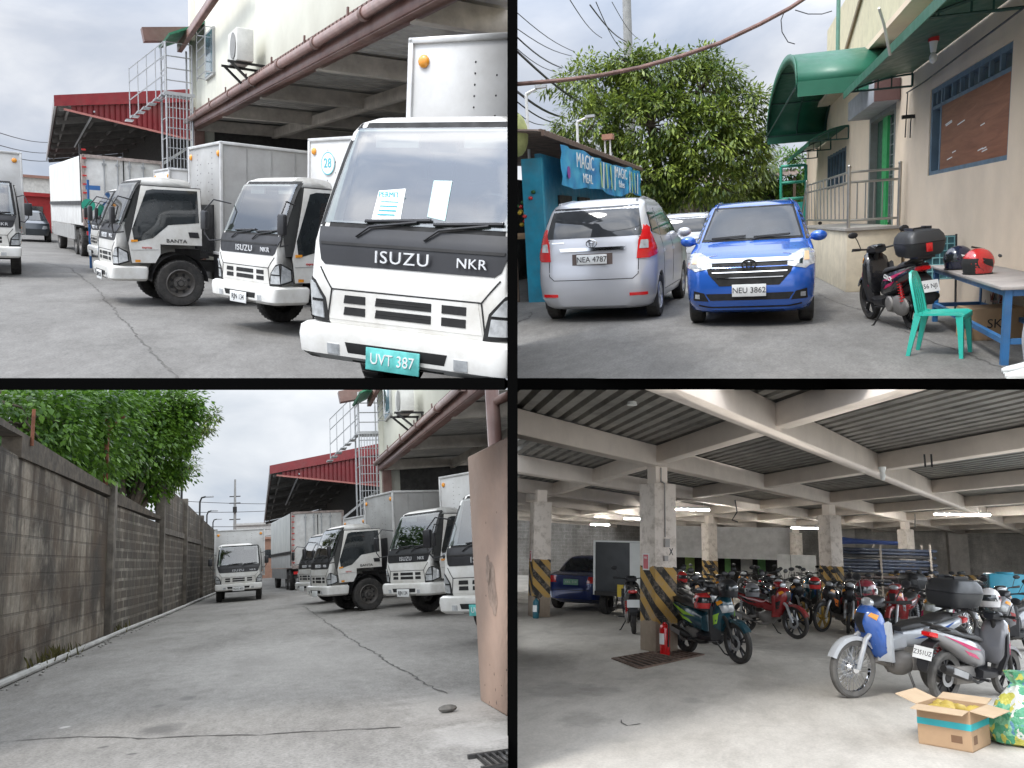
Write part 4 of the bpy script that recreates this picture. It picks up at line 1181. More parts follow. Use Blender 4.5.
    if sc: a.loft([sec(-.02, .38, .62, .12, .11), sec(-.16, .38, .70, .155, .135), sec(-.38, .47, .75, .165, .14), sec(-.60, .58, .79, .145, .12), sec(-.82, .69, .83, .10, .085), sec(-.98, .77, .85, .05, .045)])
    else: a.loft([sec(-.02, .52, .68, .06, .06), sec(-.16, .50, .72, .10, .09), sec(-.38, .55, .74, .125, .11), sec(-.60, .62, .77, .115, .10), sec(-.82, .70, .80, .085, .07), sec(-.98, .76, .82, .045, .04)])
    bm_ = a.mesh('tail', ang=60); tv = bvh_of(bm_); add('side_fairing', bm_, body, r)
    for s, ax in ((1, '+X'), (-1, '-X')):
        a = MB(); patch(a, tv, ax, [(-.14, .60), (-.50, .70), (-.80, .78), (-.40, .62)], .005, .05); patch(a, tv, ax, [(-.20, .50), (-.42, .56), (-.50, .62), (-.28, .56)], .005, .05); fp = add('accent_stripe', a, accent, r)
        if stickers: add('lettering', text_mesh(stickers, .075, (s * .172, -.36, .655), ax, rot=10 * s, sx=1.1, shear=.2), PAPER, fp)
    a = MB(); zs = .0
    a.loft([sec(.02, .67, .715, .07, .06), sec(-.12, .69, .76, .11, .095), sec(-.32, .73, .785, .13, .11), sec(-.46, .75, .80, .125, .10), sec(-.58, .77, .85, .12, .10), sec(-.76, .80, .865, .10, .08), sec(-.86, .82, .85, .06, .05)])
    add('seat', a, SM, r)
    a = MB(); a.tube([(-.10, -.70, .84), (-.115, -.90, .89), (-.06, -.99, .90), (.06, -.99, .90), (.115, -.90, .89), (.10, -.70, .84)], .014, 8); add('grab_rail', a, DARKM, r)
    a = MB(); a.loft([sec(-.90, .74, .81, .085, .08), sec(-.97, .75, .82, .08, .07), sec(-1.01, .77, .81, .05, .05)]); tl = add('tail_light', a, REDL, r)
    # rear fender and plate
    a = MB(); a.loft([[Vector((-w_, y, z)), Vector((w_, y, z)), Vector((w_, y - .012, z + .012)), Vector((-w_, y - .012, z + .012))] for (y, z, w_) in ((-.80, .72, .07), (-.95, .66, .075), (-1.02, .55, .08), (-1.05, .42, .07), (-1.04, .36, .05))]); add('rear_fender', a, BLACKP, r)
    a = MB(); a.box((0, -1.052, .575), (.23, .008, .14), Matrix.Rotation(R(-16), 3, 'X')); pp = add('licence_plate', a, PLATEW, r)
    if plate:
        tm = text_mesh(plate, .075, (0, 0, 0), '-Y', sx=.85, extr=.001); tm.transform(Matrix.Translation((0, -1.0575, .575)) @ Matrix.Rotation(R(-16), 4, 'X')); add('lettering', tm, INK, pp)
    # engine, swingarm, exhaust
    a = MB()
    if sc:
        a.box((-.02, -.34, .31), (.20, .34, .20)); a.ell((-.10, -.50, .31), (.05, .24, .13), 16, 8); a.lathe([(.085, -.02), (.10, .0), (.085, .02)], (-.14, -.30, .32), 'X', 20, True); a.tube([(.0, -.15, .30), (.0, .0, .28)], .07, 12); a.beam((-.09, -.3, .31), (-.08, yr, rr), .05, .10)
    else:
        a.ell((0, -.02, .34), (.12, .20, .13), 16, 9); a.tube([(0, .10, .36), (0, .33, .42)], .075, 12)
        for q in range(6): a.box((0, .14 + .03 * q, .375 + .011 * q), (.18, .012, .15))
        for s in (-1, 1): a.beam((s * .09, -.2, .36), (s * .085, yr, rr), .03, .05)
        a.box((-.1, -.35, .34), (.03, .5, .13))
    add('engine', a, DUSTY, r, bevel=.006)
    a = MB(); a.tube([(.08, .05, .24), (.11, -.15, .22), (.13, -.33, .28)], .018, 8); a.tube([(.13, -.33, .28), (.145, -.42, .31), (.155, -.85, .42), (.155, -.90, .43)], [.03, .052, .058, .04], 14); ex = add('exhaust', a, DARKM if sc else DUSTY, r)
    a = MB(); a.beam((.205, -.50, .335), (.212, -.78, .41), .012, .07); add('heat_shield', a, STEELG, ex)
    for s in ((-1,) if sc else (-1, 1)):
        a = MB(); pts = []
        for q in range(57):
            f = q / 56; t_ = f * 8 * 2 * math.pi; pts.append((s * .12 + .03 * math.cos(t_), -.55 - .08 * (1 - f) + .03 * math.sin(t_), .36 + .27 * f))
        a.tube(pts, .006, 5); a.tube([(s * .12, -.63, .32), (s * .12, -.55, .66)], .012, 6); add('shock_absorber', a, REDL if sc and accent in PAINTS.values() else STEELG, r)
    a = MB(); a.tube([(-.10, -.05, .26), (-.24, -.02, .03), (-.27, .03, .006)], .012, 6); add('side_stand', a, DARKM, r)
    a = MB(); a.tube([(-.2, -.20, .28), (.2, -.20, .28)], .012, 6)
    for s in (-1, 1): a.box((s * .24, -.20, .285), (.09, .05, .025))
    add('foot_peg', a, BLACKP, r)
    if topcase:
        a = MB(); a.hull([(.93, -.66, -1.04, .19, 5), (.96, -.64, -1.07, .215, 5), (1.06, -.63, -1.10, .23, 5), (1.085, -.63, -1.105, .232, 5)], 5, 48); tc_ = add('top_case', a, mat('case_black', (.030, .031, .033), .45, var=.15), r)
        a = MB(); a.hull([(1.09, -.625, -1.108, .234, 5), (1.16, -.64, -1.09, .22, 5), (1.215, -.68, -1.05, .18, 5), (1.23, -.74, -.98, .10, 4)], 5, 48); add('lid', a, mat('case_black', (.03, .03, .033), .45), tc_)
        a = MB(); a.box((0, -1.11, 1.03), (.07, .02, .10)); add('latch', a, REDL, tc_, bevel=.005)
        a = MB()
        for s in (-1, 1): a.box((s * .1, -.85, 1.245), (.02, .22, .03))
        a.box((0, -.85, 1.245), (.2, .03, .02)); a.box((0, -.86, .915), (.2, .34, .025)); add('case_rack', a, BLACKP, tc_)
    return r
def helmet(label, M, shell, accent, openface=False, group=None):
    r = thing('helmet', label, 'helmet', M, group)
    b = MB(); sl = []
    for i in range(13):
        f = i / 12; z = .0 + .25 * f
        k_ = math.sqrt(max(.02, 1 - ((f - .42) / .60) ** 2)) if f > .42 else .86 + .14 * (f / .42)
        sl.append((z, .15 * k_ + .008, -.14 * k_, .125 * k_, 2.3))
    b.hull(sl, 2.3, 40); m = b.mesh('shell'); v = bvh_of(m); add('shell', m, shell, r)
    a = MB(); 
    if openface: patch(a, v, '+Y', [(-.115, .005), (.115, .005), (.105, .155), (-.105, .155)], .003, .03)
    else: patch(a, v, '+Y', [(-.113, .085), (.113, .085), (.10, .165), (-.10, .165)], .004, .03)
    add('visor', a, GLASS if not openface else mat('helmet_lining', (.02, .02, .02), .9), r)
    for s, ax in ((1, '+X'), (-1, '-X')):
        a = MB(); patch(a, v, ax, [(-.08, .06), (.03, .10), (.05, .16), (-.06, .14)], .003, .02); add('stripe', a, accent, r)
        a = MB(); a.lathe([(.018, .12 * s), (.018, .135 * s)], (0, .03, .125), 'X', 12, True); add('visor_pivot', a, BLACKP, r)
    a = MB(); a.hull([(-.004, .145, -.125, .112, 2.3), (.006, .152, -.132, .118, 2.3)], 2.3, 32); add('edge_trim', a, BLACKP, r)
    return r
# ------------------------------------------------------------------ upper left: the row of trucks seen close
AZ = -12.8
building(UL, AZ, 4.35, 6.0, 28.5, 4.45, 'cream depot building with brown gutter and canopy over the close white trucks', [(19.6, 4.95)], 25.8)
stair(UL, AZ, 3.5, 27.6, 'pale steel ladder stair beside the cream depot above close truck boxes', 5.25)
shed(UL, AZ, .73, 6.0, 35, 40, 5.55, 6.5, 'red roofed open shed behind the close-up row of trucks')
trailer(UL, AZ, 1.26, 30, 'pale tarpaulin trailer with rear lock rods under the red shed, behind the side-on truck', h=3.3)
o = truck('nearest white cab-over truck with ISUZU panel, teal plate and permit card, cropped at right', placed(UL, 403, 5.95, -133, 0, 0) @ Matrix.Scale(1.13, 4), ('UVT 387', 'g'), paperson=True, boxh=2.92, boxw=2.16, mirrors=(-1,))
clip(o, UL.planes)
o = truck('white cab-over truck with number 28 disc on its box front', placed(UL, 279, 11.0, -149, -.85, 0), ('RJN 134', 'w'), '28', boxh=2.8); clip(o, UL.planes)
o = truck('white cab-over truck seen side-on with weathered grey box and big front wheel', placed(UL, 180, 14.9, -161, -.72, -1.02), ('RHM 518', 'w'), None, GREYBOX, boxh=2.78, boxw=1.95); clip(o, UL.planes)
o = truck('white cab-over truck mostly hidden behind the side-on truck, beside the trailer doors', placed(UL, 101, 22.3, -163, -.85, 0), None, None, WHITE2, boxh=2.7); clip(o, UL.planes)
o = truck('white box truck at far left of the close-up yard, cut by the picture edge', placed(UL, 25, 20.2, -75.6, -.85, 0), None, None, WHITE2, boxh=2.75); clip(o, UL.planes)
# fluorescent fixture under the canopy
Mx = Ym(UL, AZ)
u = thing('strip_light', 'unlit twin strip light hanging under the grey canopy deck above trucks', 'light', Mx @ Matrix.Translation((6.1, 12.4, 4.3)))
a = MB(); a.box((0, 0, .06), (.16, 1.7, .05)); a.tube([(0, -.6, .08), (0, -.6, .45)], .01, 6); a.tube([(0, .6, .08), (0, .6, .45)], .01, 6); add('housing', a, DARKM, u)
a = MB(); a.tube([(-.05, -.8, .01), (-.05, .8, .01)], .018, 8); a.tube([(.05, -.8, .01), (.05, .8, .01)], .018, 8); add('tube', a, PAPER, u)
# things at the far end of the alley
def smallhouse(fr, name, label, px, d, w_, dp, h, m, az=0, roofm=None, wins=2):
    P = fr.D(px, 200, d)
    r = thing(name, label, 'building', fr.M(P.x, P.y, 90 - az))
    a = MB(); a.box((0, dp / 2, h / 2), (w_, dp, h)); add('wall', a, m, r)
    a = MB(); a.box((0, dp / 2, h + .12), (w_ + .5, dp + .5, .24)); add('roof', a, roofm or m, r)
    for q in range(wins):
        a = MB(); a.box((-w_ / 2 + w_ * (q + .5) / wins, -.02, h * .62), (w_ / wins * .4, .06, h * .22)); add('window', a, GLASS, r)
    return r
smallhouse(UL, 'low_house', 'low whitewashed house beyond the alley behind far left truck', 10, 85, 12, 8, 4.3, mat('whitewash', (.62, .60, .55), .8, dirt=.3), AZ, mat('rust_roof', (.30, .16, .12), .7), 3)
smallhouse(UL, 'red_kiosk', 'small red kiosk at the far end of the alley left of trailer', 37, 60, 1.5, 2, 2.3, mat('kiosk_red', (.42, .03, .03), .5), AZ, None, 1)
# small car far down the alley
P = UL.D(30, 240, 44)
r = thing('parked_car', 'small dark car with teal windscreen far down the alley behind the trailer', 'car', UL.M(P.x, P.y, -75))
b = MB().hull([(.3, 1.7, -1.9, .78), (.6, 1.8, -1.95, .82), (.85, 1.7, -1.9, .80), (.95, .9, -1.7, .76), (1.35, .2, -1.4, .62), (1.42, -.1, -1.0, .45)], 6).mesh('body')
bv = bvh_of(b); add('body', b, mat('dark_car_paint', (.05, .06, .07), .3, coat=.6), r)
a = MB(); patch(a, bv, '+Y', [(-.62, .98), (.62, .98), (.5, 1.33), (-.5, 1.33)], .006, .1); add('windshield', a, WSHIELD2, r)
for sx in (-1, 1):
    a = MB(); patch(a, bv, '+Y', [(sx * .45, .6), (sx * .75, .62), (sx * .75, .75), (sx * .5, .75)], .01, .1); add('headlight', a, LAMP, r)
    for y in (1.1, -1.2): 
        a = MB(); a.lathe([(.12, -.09), (.29, -.09), (.30, 0), (.29, .09), (.12, .09)], (sx * .74, y, .30), 'X', 20); add('wheel', a, RUBBER, r)
# green round sign on a blue post
P = UL.D(90, 240, 24.5)
r = thing('round_sign', 'round green sign on thin blue post between trailer and hidden truck', 'sign', UL.M(P.x, P.y, -90))
a = MB(); a.tube([(0, 0, 0), (0, 0, 2.35)], .03, 8); a.box((-.12, 0, 2.15), (.35, .03, .12)); add('post', a, mat('blue_post', (.03, .12, .32), .5), r)
a = MB(); a.lathe([(.17, .03), (.17, .05)], (0, 0, 1.68), 'Y', 24, True); add('disc', a, mat('sign_green', (.02, .30, .20), .5), r)
# wires at far left
for i, (ya, yb) in enumerate([(128, 142), (141, 152), (150, 160)]):
    a = MB(); A = UL.D(-15, ya, 50); B = UL.D(60, yb, 80)
    pts = [A.lerp(B, f / 8) - Vector((0, 0, math.sin(math.pi * f / 8) * .3)) for f in range(9)]
    a.tube(pts, .025, 5); tag(add('overhead_wire', a, INK, None, UL.S), 'thin overhead wire crossing pale sky left of the red shed', 'wire', 'overhead wires left of the red shed')
# ------------------------------------------------------------------ lower left: the alley with its long block wall
building(LL, 0, 4.1, 12.0, 28.5, 4.45, 'cream depot building over the alley trucks', [(21.4, 5.05)], 27.0, 6.55)
stair(LL, 0, 3.4, 28.6, 'pale steel ladder stair rising beside the red shed over the alley trucks', 5.7)
shed(LL, 0, .56, 6.0, 38, 46, 5.62, 6.6, 'red roofed open shed on right of the alley, beyond the box trucks')
trailer(LL, 0, 1.5, 40, 'pale tarpaulin trailer with rear lock rods under the alley shed', h=3.65)
o = truck('white cab-over truck nearest the pink wall in the alley, with teal plate', placed(LL, 427, 11.6, -146, .85, 0), ('UVT 387', 'g'), boxh=2.92, group='white trucks parked in the alley'); clip(o, LL.planes)
o = truck('white cab-over truck between the pink-wall truck and the grey box truck in alley', placed(LL, 419, 16.6, -155, -.85, 0) @ Matrix.Scale(1.05, 4), ('RJN 134', 'w'), None, boxh=2.9, group='white trucks parked in the alley'); clip(o, LL.planes)
o = truck('white alley truck showing its door, front wheel and weathered grey box', placed(LL, 360, 20.8, -166, -.72, -1.02), None, None, GREYBOX, boxh=2.9, boxw=1.95, boxlen=5.2, group='white trucks parked in the alley'); clip(o, LL.planes)
o = truck('white alley truck mostly hidden behind the grey box truck', placed(LL, 310, 25.6, -165, -.85, 0), None, None, boxh=2.6, group='white trucks parked in the alley'); clip(o, LL.planes)
o = truck('white box truck coming down the middle of the alley towards the viewer', placed(LL, 240, 32.5, -90, 0, 0), ('RDX 402', 'w'), None, boxh=2.7, group='white trucks parked in the alley'); clip(o, LL.planes)
# ---- block wall
def blockwall(name, mortar, c1, c2, stain, bw=.40, bh=.20, ms=.018):
    m, t, b = nt(name)
    tc = t.nodes.new('ShaderNodeTexCoord'); sp = t.nodes.new('ShaderNodeSeparateXYZ'); t.links.new(tc.outputs['Object'], sp.inputs[0])
    cb = t.nodes.new('ShaderNodeCombineXYZ')
    t.links.new(math_(t, 'ADD', sp.outputs['X'], sp.outputs['Y']), cb.inputs[0]); t.links.new(sp.outputs['Z'], cb.inputs[1])
    br = t.nodes.new('ShaderNodeTexBrick'); t.links.new(cb.outputs[0], br.inputs['Vector'])
    br.inputs['Scale'].default_value = 1; br.inputs['Brick Width'].default_value = bw; br.inputs['Row Height'].default_value = bh
    br.inputs['Mortar Size'].default_value = ms; br.inputs['Mortar Smooth'].default_value = .3; br.inputs['Bias'].default_value = 0
    br.inputs['Color1'].default_value = c4(c1); br.inputs['Color2'].default_value = c4(c2); br.inputs['Mortar'].default_value = c4(mortar)
    v = tc.outputs['Object']
    n1 = noise(t, v, 14, 6, .7)
    o = mixc(t, .8, br.outputs['Color'], ramp(t, n1, [(.3, (.65, .63, .60)), (.68, (1.12, 1.1, 1.06))]), 'MULTIPLY')
    mp = t.nodes.new('ShaderNodeMapping'); mp.inputs['Scale'].default_value = (1, 1, .16); t.links.new(v, mp.inputs['Vector'])
    streak = ramp(t, noise(t, mp.outputs['Vector'], 2.2, 6, .65), [(.42, 0.0), (.58, stain)])
    lift = t.nodes.new('ShaderNodeMapRange'); lift.inputs[1].default_value = .2; lift.inputs[2].default_value = 2.6; lift.inputs[3].default_value = .55; lift.inputs[4].default_value = 1.0; t.links.new(sp.outputs['Z'], lift.inputs[0])
    streak = math_(t, 'MULTIPLY', streak, lift.outputs[0])
    o = mixc(t, streak, o, (.028, .022, .017))
    pat = ramp(t, noise(t, v, .75, 8, .66), [(.41, 0.0), (.55, stain)])
    o = mixc(t, pat, o, (.034, .027, .020))
    o = mixc(t, ramp(t, noise(t, v, .9, 6, .6), [(.42, 0.0), (.68, stain * .7)]), o, (.095, .062, .036))
    moss = ramp(t, noise(t, v, 1.3, 5, .6), [(.62, 0.0), (.75, .5)])
    o = mixc(t, moss, o, (.05, .055, .02))
    t.links.new(o, b.inputs['Base Color']); b.inputs['Roughness'].default_value = .92
    h = mixc(t, .35, br.outputs['Fac'], n1)
    n = t.nodes.new('ShaderNodeBump'); n.invert = True; n.inputs['Strength'].default_value = .6; n.inputs['Distance'].default_value = .02
    t.links.new(h, n.inputs['Height']); t.links.new(n.outputs[0], b.inputs['Normal'])
    return m
BW1 = blockwall('stained_old_block', (.20, .178, .148), (.36, .322, .265), (.26, .23, .188), .95, .78, .27, .022)
BW2 = blockwall('dark_block_pale_mortar', (.30, .28, .24), (.17, .155, .13), (.07, .06, .05), .6, .70, .23, ms=.04)
BW3 = blockwall('upper_block', (.24, .22, .19), (.20, .18, .15), (.10, .09, .075), .7, .75, .24, ms=.026)
PIL = mat('stained_pilaster', (.16, .14, .115), .9, var=.5, vs=3, dirt=.8, dirtc=(.035, .03, .025), bump=.4, bs=20)
COP = mat('mossy_coping', (.085, .068, .05), .95, var=.55, vs=5, dirt=.7, dirtc=(.03, .025, .018), bump=.5, bs=18)
wpts = [(-3.36, 6.0), (-3.27, 12.9), (-3.16, 19.8), (-2.88, 27), (-2.72, 33.3), (-2.55, 40), (-2.34, 48.5), (-2.1, 60)]
r = thing('block_wall', 'long stained concrete block wall with mossy coping on left of the alley', 'wall', LL.S)
def wseg(name, m, i, z0, z1, z1b=None, th=.16, off=0, par=r):
    p, q = Vector((*wpts[i], 0)), Vector((*wpts[i + 1], 0)); d = (q - p).normalized(); n = Vector((-d.y, d.x, 0))
    z1b = z1 if z1b is None else z1b
    b = MB(); o = n * off
    b.loft([[p + o + Vector((0, 0, z0)), p + o + n * th + Vector((0, 0, z0)), p + o + n * th + Vector((0, 0, z1)), p + o + Vector((0, 0, z1))],
            [q + o + Vector((0, 0, z0)), q + o + n * th + Vector((0, 0, z0)), q + o + n * th + Vector((0, 0, z1b)), q + o + Vector((0, 0, z1b))]])
    return add(name, b, m, par, smooth=False)
for i in range(7):
    if i < 3:
        wseg('wall_panel', BW1 if i < 2 else BW2, i, -.05, (3.3, 3.0)[i] if i < 2 else 2.85, 3.0 if i < 1 else 2.9 if i < 2 else 2.7)
        wseg('coping', COP, i, (3.28, 2.98, 2.83)[i], (3.62, 3.34, 3.14)[i], (3.34, 3.15, 2.9)[i], .26, -.04)
    else:
        za, zb = [4.0, 3.85, 3.6, 3.35, 3.0][i - 3], [3.85, 3.6, 3.35, 3.0, 2.8][i - 3]
        wseg('wall_panel', BW2, i, -.05, 2.45 - .06 * (i - 3)); wseg('wall_panel', BW3, i, 2.6 - .06 * (i - 3), za, zb)
        wseg('tie_beam', PIL, i, 2.44 - .06 * (i - 3), 2.62 - .06 * (i - 3), None, .24, -.04)
for i, (x, y) in enumerate(wpts):
    if i in (0, 1): continue
    h = [0, 0, 3.3, 4.15, 3.95, 3.7, 3.4, 3.0][i]
    b = MB(); b.box((x + .0, y, h / 2), (.24, .34, h)); add('pilaster', b, PIL, r, bevel=.01)
clip(r, LL.planes)
# rusty posts on the wall
RUST = mat('rusty_steel', (.20, .075, .04), .8, .2, var=.4, vs=9)
for (x, y, z0, z1, lab) in [(-3.2, 13.3, 3.2, 3.75, 'short thin rusty post on the wall coping at far left of alley'), (-3.24, 19.6, 3.0, 4.75, 'tall rusty forked post standing on the alley wall coping')]:
    b = MB(); b.tube([(x, y, z0), (x, y, z1)], .025 if z1 < 4 else .05, 8)
    if z1 > 4: b.tube([(x, y, z1 - .35), (x + .22, y, z1 - .08), (x + .35, y, z1)], .03, 6); b.tube([(x, y, z1 - .05), (x - .02, y, z1 + .3)], .02, 6)
    o = add('rusty_post', b, RUST, None, LL.S); tag(o, lab, 'post'); clip(o, LL.planes)
# pipe along the wall foot
b = MB(); b.tube([(x + .30, y, .05) for x, y in wpts], .045, 8)
for x, y in wpts: b.tube([(x + .3, y + .4, .05), (x + .3, y + .5, .05)], .055, 8)
o = add('wall_pipe', b, mat('pale_pvc', (.42, .42, .40), .5, var=.2, vs=2, dirt=.5), None, LL.S); tag(o, 'long pale pipe lying along the foot of the alley block wall', 'pipe'); clip(o, LL.planes)
# rubble strip and debris
q = random.Random(5); b = MB()
for i in range(160):
    f = q.random() ** 1.4; y = 9 + 34 * f; x = -3.3 + (y - 6) * .024 + q.uniform(.12, .36)
    s = q.uniform(.01, .035); b.ell((x, y, s * .5), (s, s * q.uniform(.6, 1.2), s * .6), 5, 3)
o = add('gravel_litter', b, mat('gravel', (.26, .25, .23), .9, var=.4, vs=20), None, LL.S); tag(o, 'grit and small stones along the wall foot', 'gravel', None, 'stuff')
# weeds at the wall foot
q = random.Random(8); b = MB()
for (cx, cy, n) in [(-3.08, 15.2, 70), (-3.05, 14.5, 30), (-3.02, 21, 30)]:
    for i in range(n):
        x = cx + q.gauss(0, .10); y = cy + q.gauss(0, .45); h = q.uniform(.05, .26); a = q.uniform(0, 6.28); l = q.uniform(.02, .16)
        b.quad((x - .012, y, 0), (x + .012, y, 0), (x + .01 + l * math.cos(a) * .6, y + l * math.sin(a) * .6, h * .7), (x + l * math.cos(a), y + l * math.sin(a), h))
o = add('weeds', b, leafmat('dry_weed', (.06, .06, .02), (.16, .14, .05)), None, LL.S); tag(o, 'dry weeds against the block wall', 'weeds', None, 'stuff')
# trees behind the wall
def Dp(fr, px, py, d): return tuple(fr.D(px, py, d))
o = tree(LL, 'dark green broadleaf tree behind nearest part of alley wall at far left', (-5.2, 17, 0), [(Dp(LL, 20, 425, 17), (1.3, 1.3, 1.0), 1.2), (Dp(LL, 60, 440, 19.5), (1.2, 1.3, 1.0), 1.2), (Dp(LL, 92, 430, 22), (1.2, 1.3, 1.1), 1.1), (Dp(LL, 62, 400, 19), (1.3, 1.2, .8), 1), (Dp(LL, 108, 402, 22.5), (.9, 1.2, .9), .8), (Dp(LL, 75, 470, 21.5), (.9, .9, .55), .6), (Dp(LL, -5, 400, 17), (1.2, 1.2, 1.1), .8)], 17000, .145, LEAF2, 11, group='trees behind the alley wall', lw=.62)
o = tree(LL, 'bright green leafy tree overhanging the middle of alley wall', (-3.9, 26, 0), [(Dp(LL, 135, 430, 25), (1.1, 1.1, 1.15), 1.2), (Dp(LL, 150, 405, 26), (1.2, 1.2, .8), 1), (Dp(LL, 128, 468, 26), (.9, .9, .75), .9), (Dp(LL, 170, 432, 26), (.75, .8, .8), .8), (Dp(LL, 172, 466, 27), (.5, .6, .6), .5), (Dp(LL, 180, 405, 26), (.75, .7, .7), .5), (Dp(LL, 150, 488, 27), (.6, .6, .45), .35)], 16000, .15, LEAF2, 12, group='trees behind the alley wall', lw=.62)
o = tree(LL, 'thin darker branching tree leaning out against the sky right of bright tree', (-3.2, 29.5, 0), [(Dp(LL, 186, 440, 29), (.42, .45, .5), .6), (Dp(LL, 200, 425, 29), (.42, .4, .30), .5), (Dp(LL, 212, 416, 29), (.30, .3, .16), .25), (Dp(LL, 182, 412, 29), (.4, .4, .35), .4), (Dp(LL, 190, 468, 30), (.25, .3, .30), .25), (Dp(LL, 176, 478, 30), (.35, .3, .3), .3)], 2600, .16, LEAF1, 13, group='trees behind the alley wall', trunk_r=.10, clump=.30, fork=(-2.9, 29.3, 4.2))
# pink wall end at right
PINK = mat('pink_render', (.42, .30, .235), .88, var=.12, vs=1.5, dirt=.6, dirtc=(.25, .20, .17), bump=.5, bs=22)
r = thing('pink_wall', 'short pink rendered wall end with mould stains at right of the alley', 'wall', LL.S)
b = MB(); b.box((2.06, 5.55, 1.05), (.5, 3.0, 2.10)); add('wall_body', b, PINK, r, bevel=.015)
q = random.Random(9); b = MB()
for i in range(22):
    y = q.uniform(5.9, 7.0); z = q.uniform(.05, 1.9) if i < 14 else q.uniform(.0, .35); s = q.uniform(.005, .018)
    b.ell((1.812, y, z), (.004, s, s * q.uniform(.6, 1.6)), 6, 4)
add('damage_spot', b, mat('dark_mould', (.07, .055, .045), .95, var=.3), r)
b = MB()
for (cy, cz, ry, rz) in [(6.45, .95, .12, .20), (6.55, 1.10, .08, .12)]:
    pts = [Vector((1.8065, cy + ry * (1 + .25 * math.sin(3 * a + cz * 9) + q.uniform(-.1, .1)) * math.cos(a), cz + rz * (1 + q.uniform(-.12, .12)) * math.sin(a))) for a in [2 * math.pi * i / 22 for i in range(22)]]
    b.faces(pts, [tuple(range(22))])
add('mould_patch', b, mat('grey_mould', (.33, .245, .195), .95, var=.35, vs=14), r, smooth=False, recalc=False)
clip(r, LL.planes)
o = add('rubble_stone', MB().ell((1.45, 6.72, .03), (.08, .045, .03), 9, 6), mat('stone', (.12, .115, .105), .9, var=.4, vs=14, bump=.6), None, LL.S); tag(o, 'flat dark stone lying at foot of the pink wall', 'stone')
r = thing('brown_pipe_rack', 'brown steel pipe post with side rail rising behind the pink wall top', 'post', LL.S)
b = MB(); b.tube([(2.36, 8.0, 0), (2.36, 8.0, 4.5)], .075, 12); add('post', b, BROWN, r)
b = MB(); b.tube([(2.36, 8.0, 2.78), (2.75, 7.3, 2.9)], .05, 10); b.tube([(2.62, 7.5, 2.3), (2.62, 7.5, 4)], .05, 10); add('rail', b, BROWN, r); clip(r, LL.planes)
# drain grating at bottom right
r = thing('drain_grating', 'rusty drain grating in the pavement in front of pink wall', 'grating', LL.S)
b = MB()
P = LL.G(474, 763)
for i in range(16): b.box((P.x + .05 + .045 * i, P.y - .05, .012), (.016, .32, .024))
add('bars', b, DARKM, r)
b = MB(); 
for s in (-.21, .11): b.box((P.x + .4, P.y + s, .012), (.82, .03, .026))
add('rim', b, DARKM, r); clip(r, LL.planes)
# lamps, pole and wires beyond the wall
for i, (x, y, z, lab) in enumerate([(-3.41, 40, 5.5, 'tallest'), (-3.4, 52, 5.5, 'second'), (-3.74, 65, 5.5, 'third'), (-4.07, 80, 5.7, 'farthest')]):
    r = thing('street_lamp', f'grey street lamp behind far wall end, {lab} of the four in a row', 'street lamp', LL.S, 'street lamps beyond the alley wall')
    b = MB(); b.tube([(x, y, 0), (x, y, z - .25), (x + .1, y, z), (x + .35, y, z + .06)], .055, 7); add('post', b, DARKM, r)
    b = MB(); b.box((x + .55, y, z + .05), (.45, .2, .1)); add('lamp_head', b, STEELG, r, bevel=.02)
r = thing('power_pole', 'slim grey power pole with crossarm beyond the alley, over the middle truck', 'pole', LL.S)
b = MB(); b.tube([(-2.42, 90, 0), (-2.42, 90, 10.4)], [.22, .10], 10); add('post', b, mat('concrete_pole', (.30, .30, .29), .8), r)
for z in (6.2, 7.9, 8.6):
    b = MB(); b.box((-2.42, 90, z), (1.1, .1, .1)); add('crossarm', b, DARKM, r)
b = MB(); b.box((-2.42, 89.8, 7.2), (.4, .4, .6)); add('transformer', b, DARKM, r)
for i, (z0, z1) in enumerate([(8.7, 8.4), (7.4, 7.9), (6.3, 6.0), (5.4, 5.9), (4.9, 5.1)]):
    b = MB(); A = Vector((-14, 76, z0 - .5)); B = Vector((9, 102, z1))
    b.tube([A.lerp(B, f / 10) - Vector((0, 0, math.sin(math.pi * f / 10) * .5)) for f in range(11)], .03, 5)
    o = add('overhead_wire', b, INK, None, LL.S); tag(o, 'thin dark power line crossing sky at the alley end', 'wire', 'power lines at the alley end'); clip(o, LL.planes)
smallhouse(LL, 'orange_building', 'flat orange-brown building beyond alley end behind middle truck', 250, 88, 9, 8, 3.9, mat('orange_wall', (.42, .24, .17), .8), 0)
smallhouse(LL, 'pale_building', 'pale block building right of the orange building at alley end', 262, 100, 6, 8, 6.0, mat('pale_wall', (.52, .52, .50), .8), 0)
# ---- the alley sky: an overcast vault over this yard
def skymat(name, el0=-.12):
    m, t, b = nt(name); t.nodes.remove(b)
    em = t.nodes.new('ShaderNodeEmission'); g = t.nodes.new('ShaderNodeNewGeometry')
    vm = t.nodes.new('ShaderNodeVectorMath'); vm.operation = 'NORMALIZE'; t.links.new(coord(t), vm.inputs[0])
    mp = t.nodes.new('ShaderNodeMapping'); mp.inputs['Scale'].default_value = (1, 1, 2.4); t.links.new(vm.outputs[0], mp.inputs[0])
    f = noise(t, mp.outputs[0], 4.2, 7, .52, .3)
    c = ramp(t, f, [(.28, (.27, .32, .39)), (.5, (.42, .45, .49)), (.72, (.60, .615, .635))])
    sp = t.nodes.new('ShaderNodeSeparateXYZ'); t.links.new(vm.outputs[0], sp.inputs[0])
    z = ramp(t, sp.outputs['Z'], [(0, .62), (.05, .95), (.30, 1.05), (.55, 3.2), (1, 4.6)])
    t.links.new(mixc(t, 1, c, z, 'MULTIPLY'), em.inputs['Color']); em.inputs['Strength'].default_value = 1.0
    t.links.new(em.outputs[0], t.nodes['Material Output'].inputs['Surface'])
    return m, em
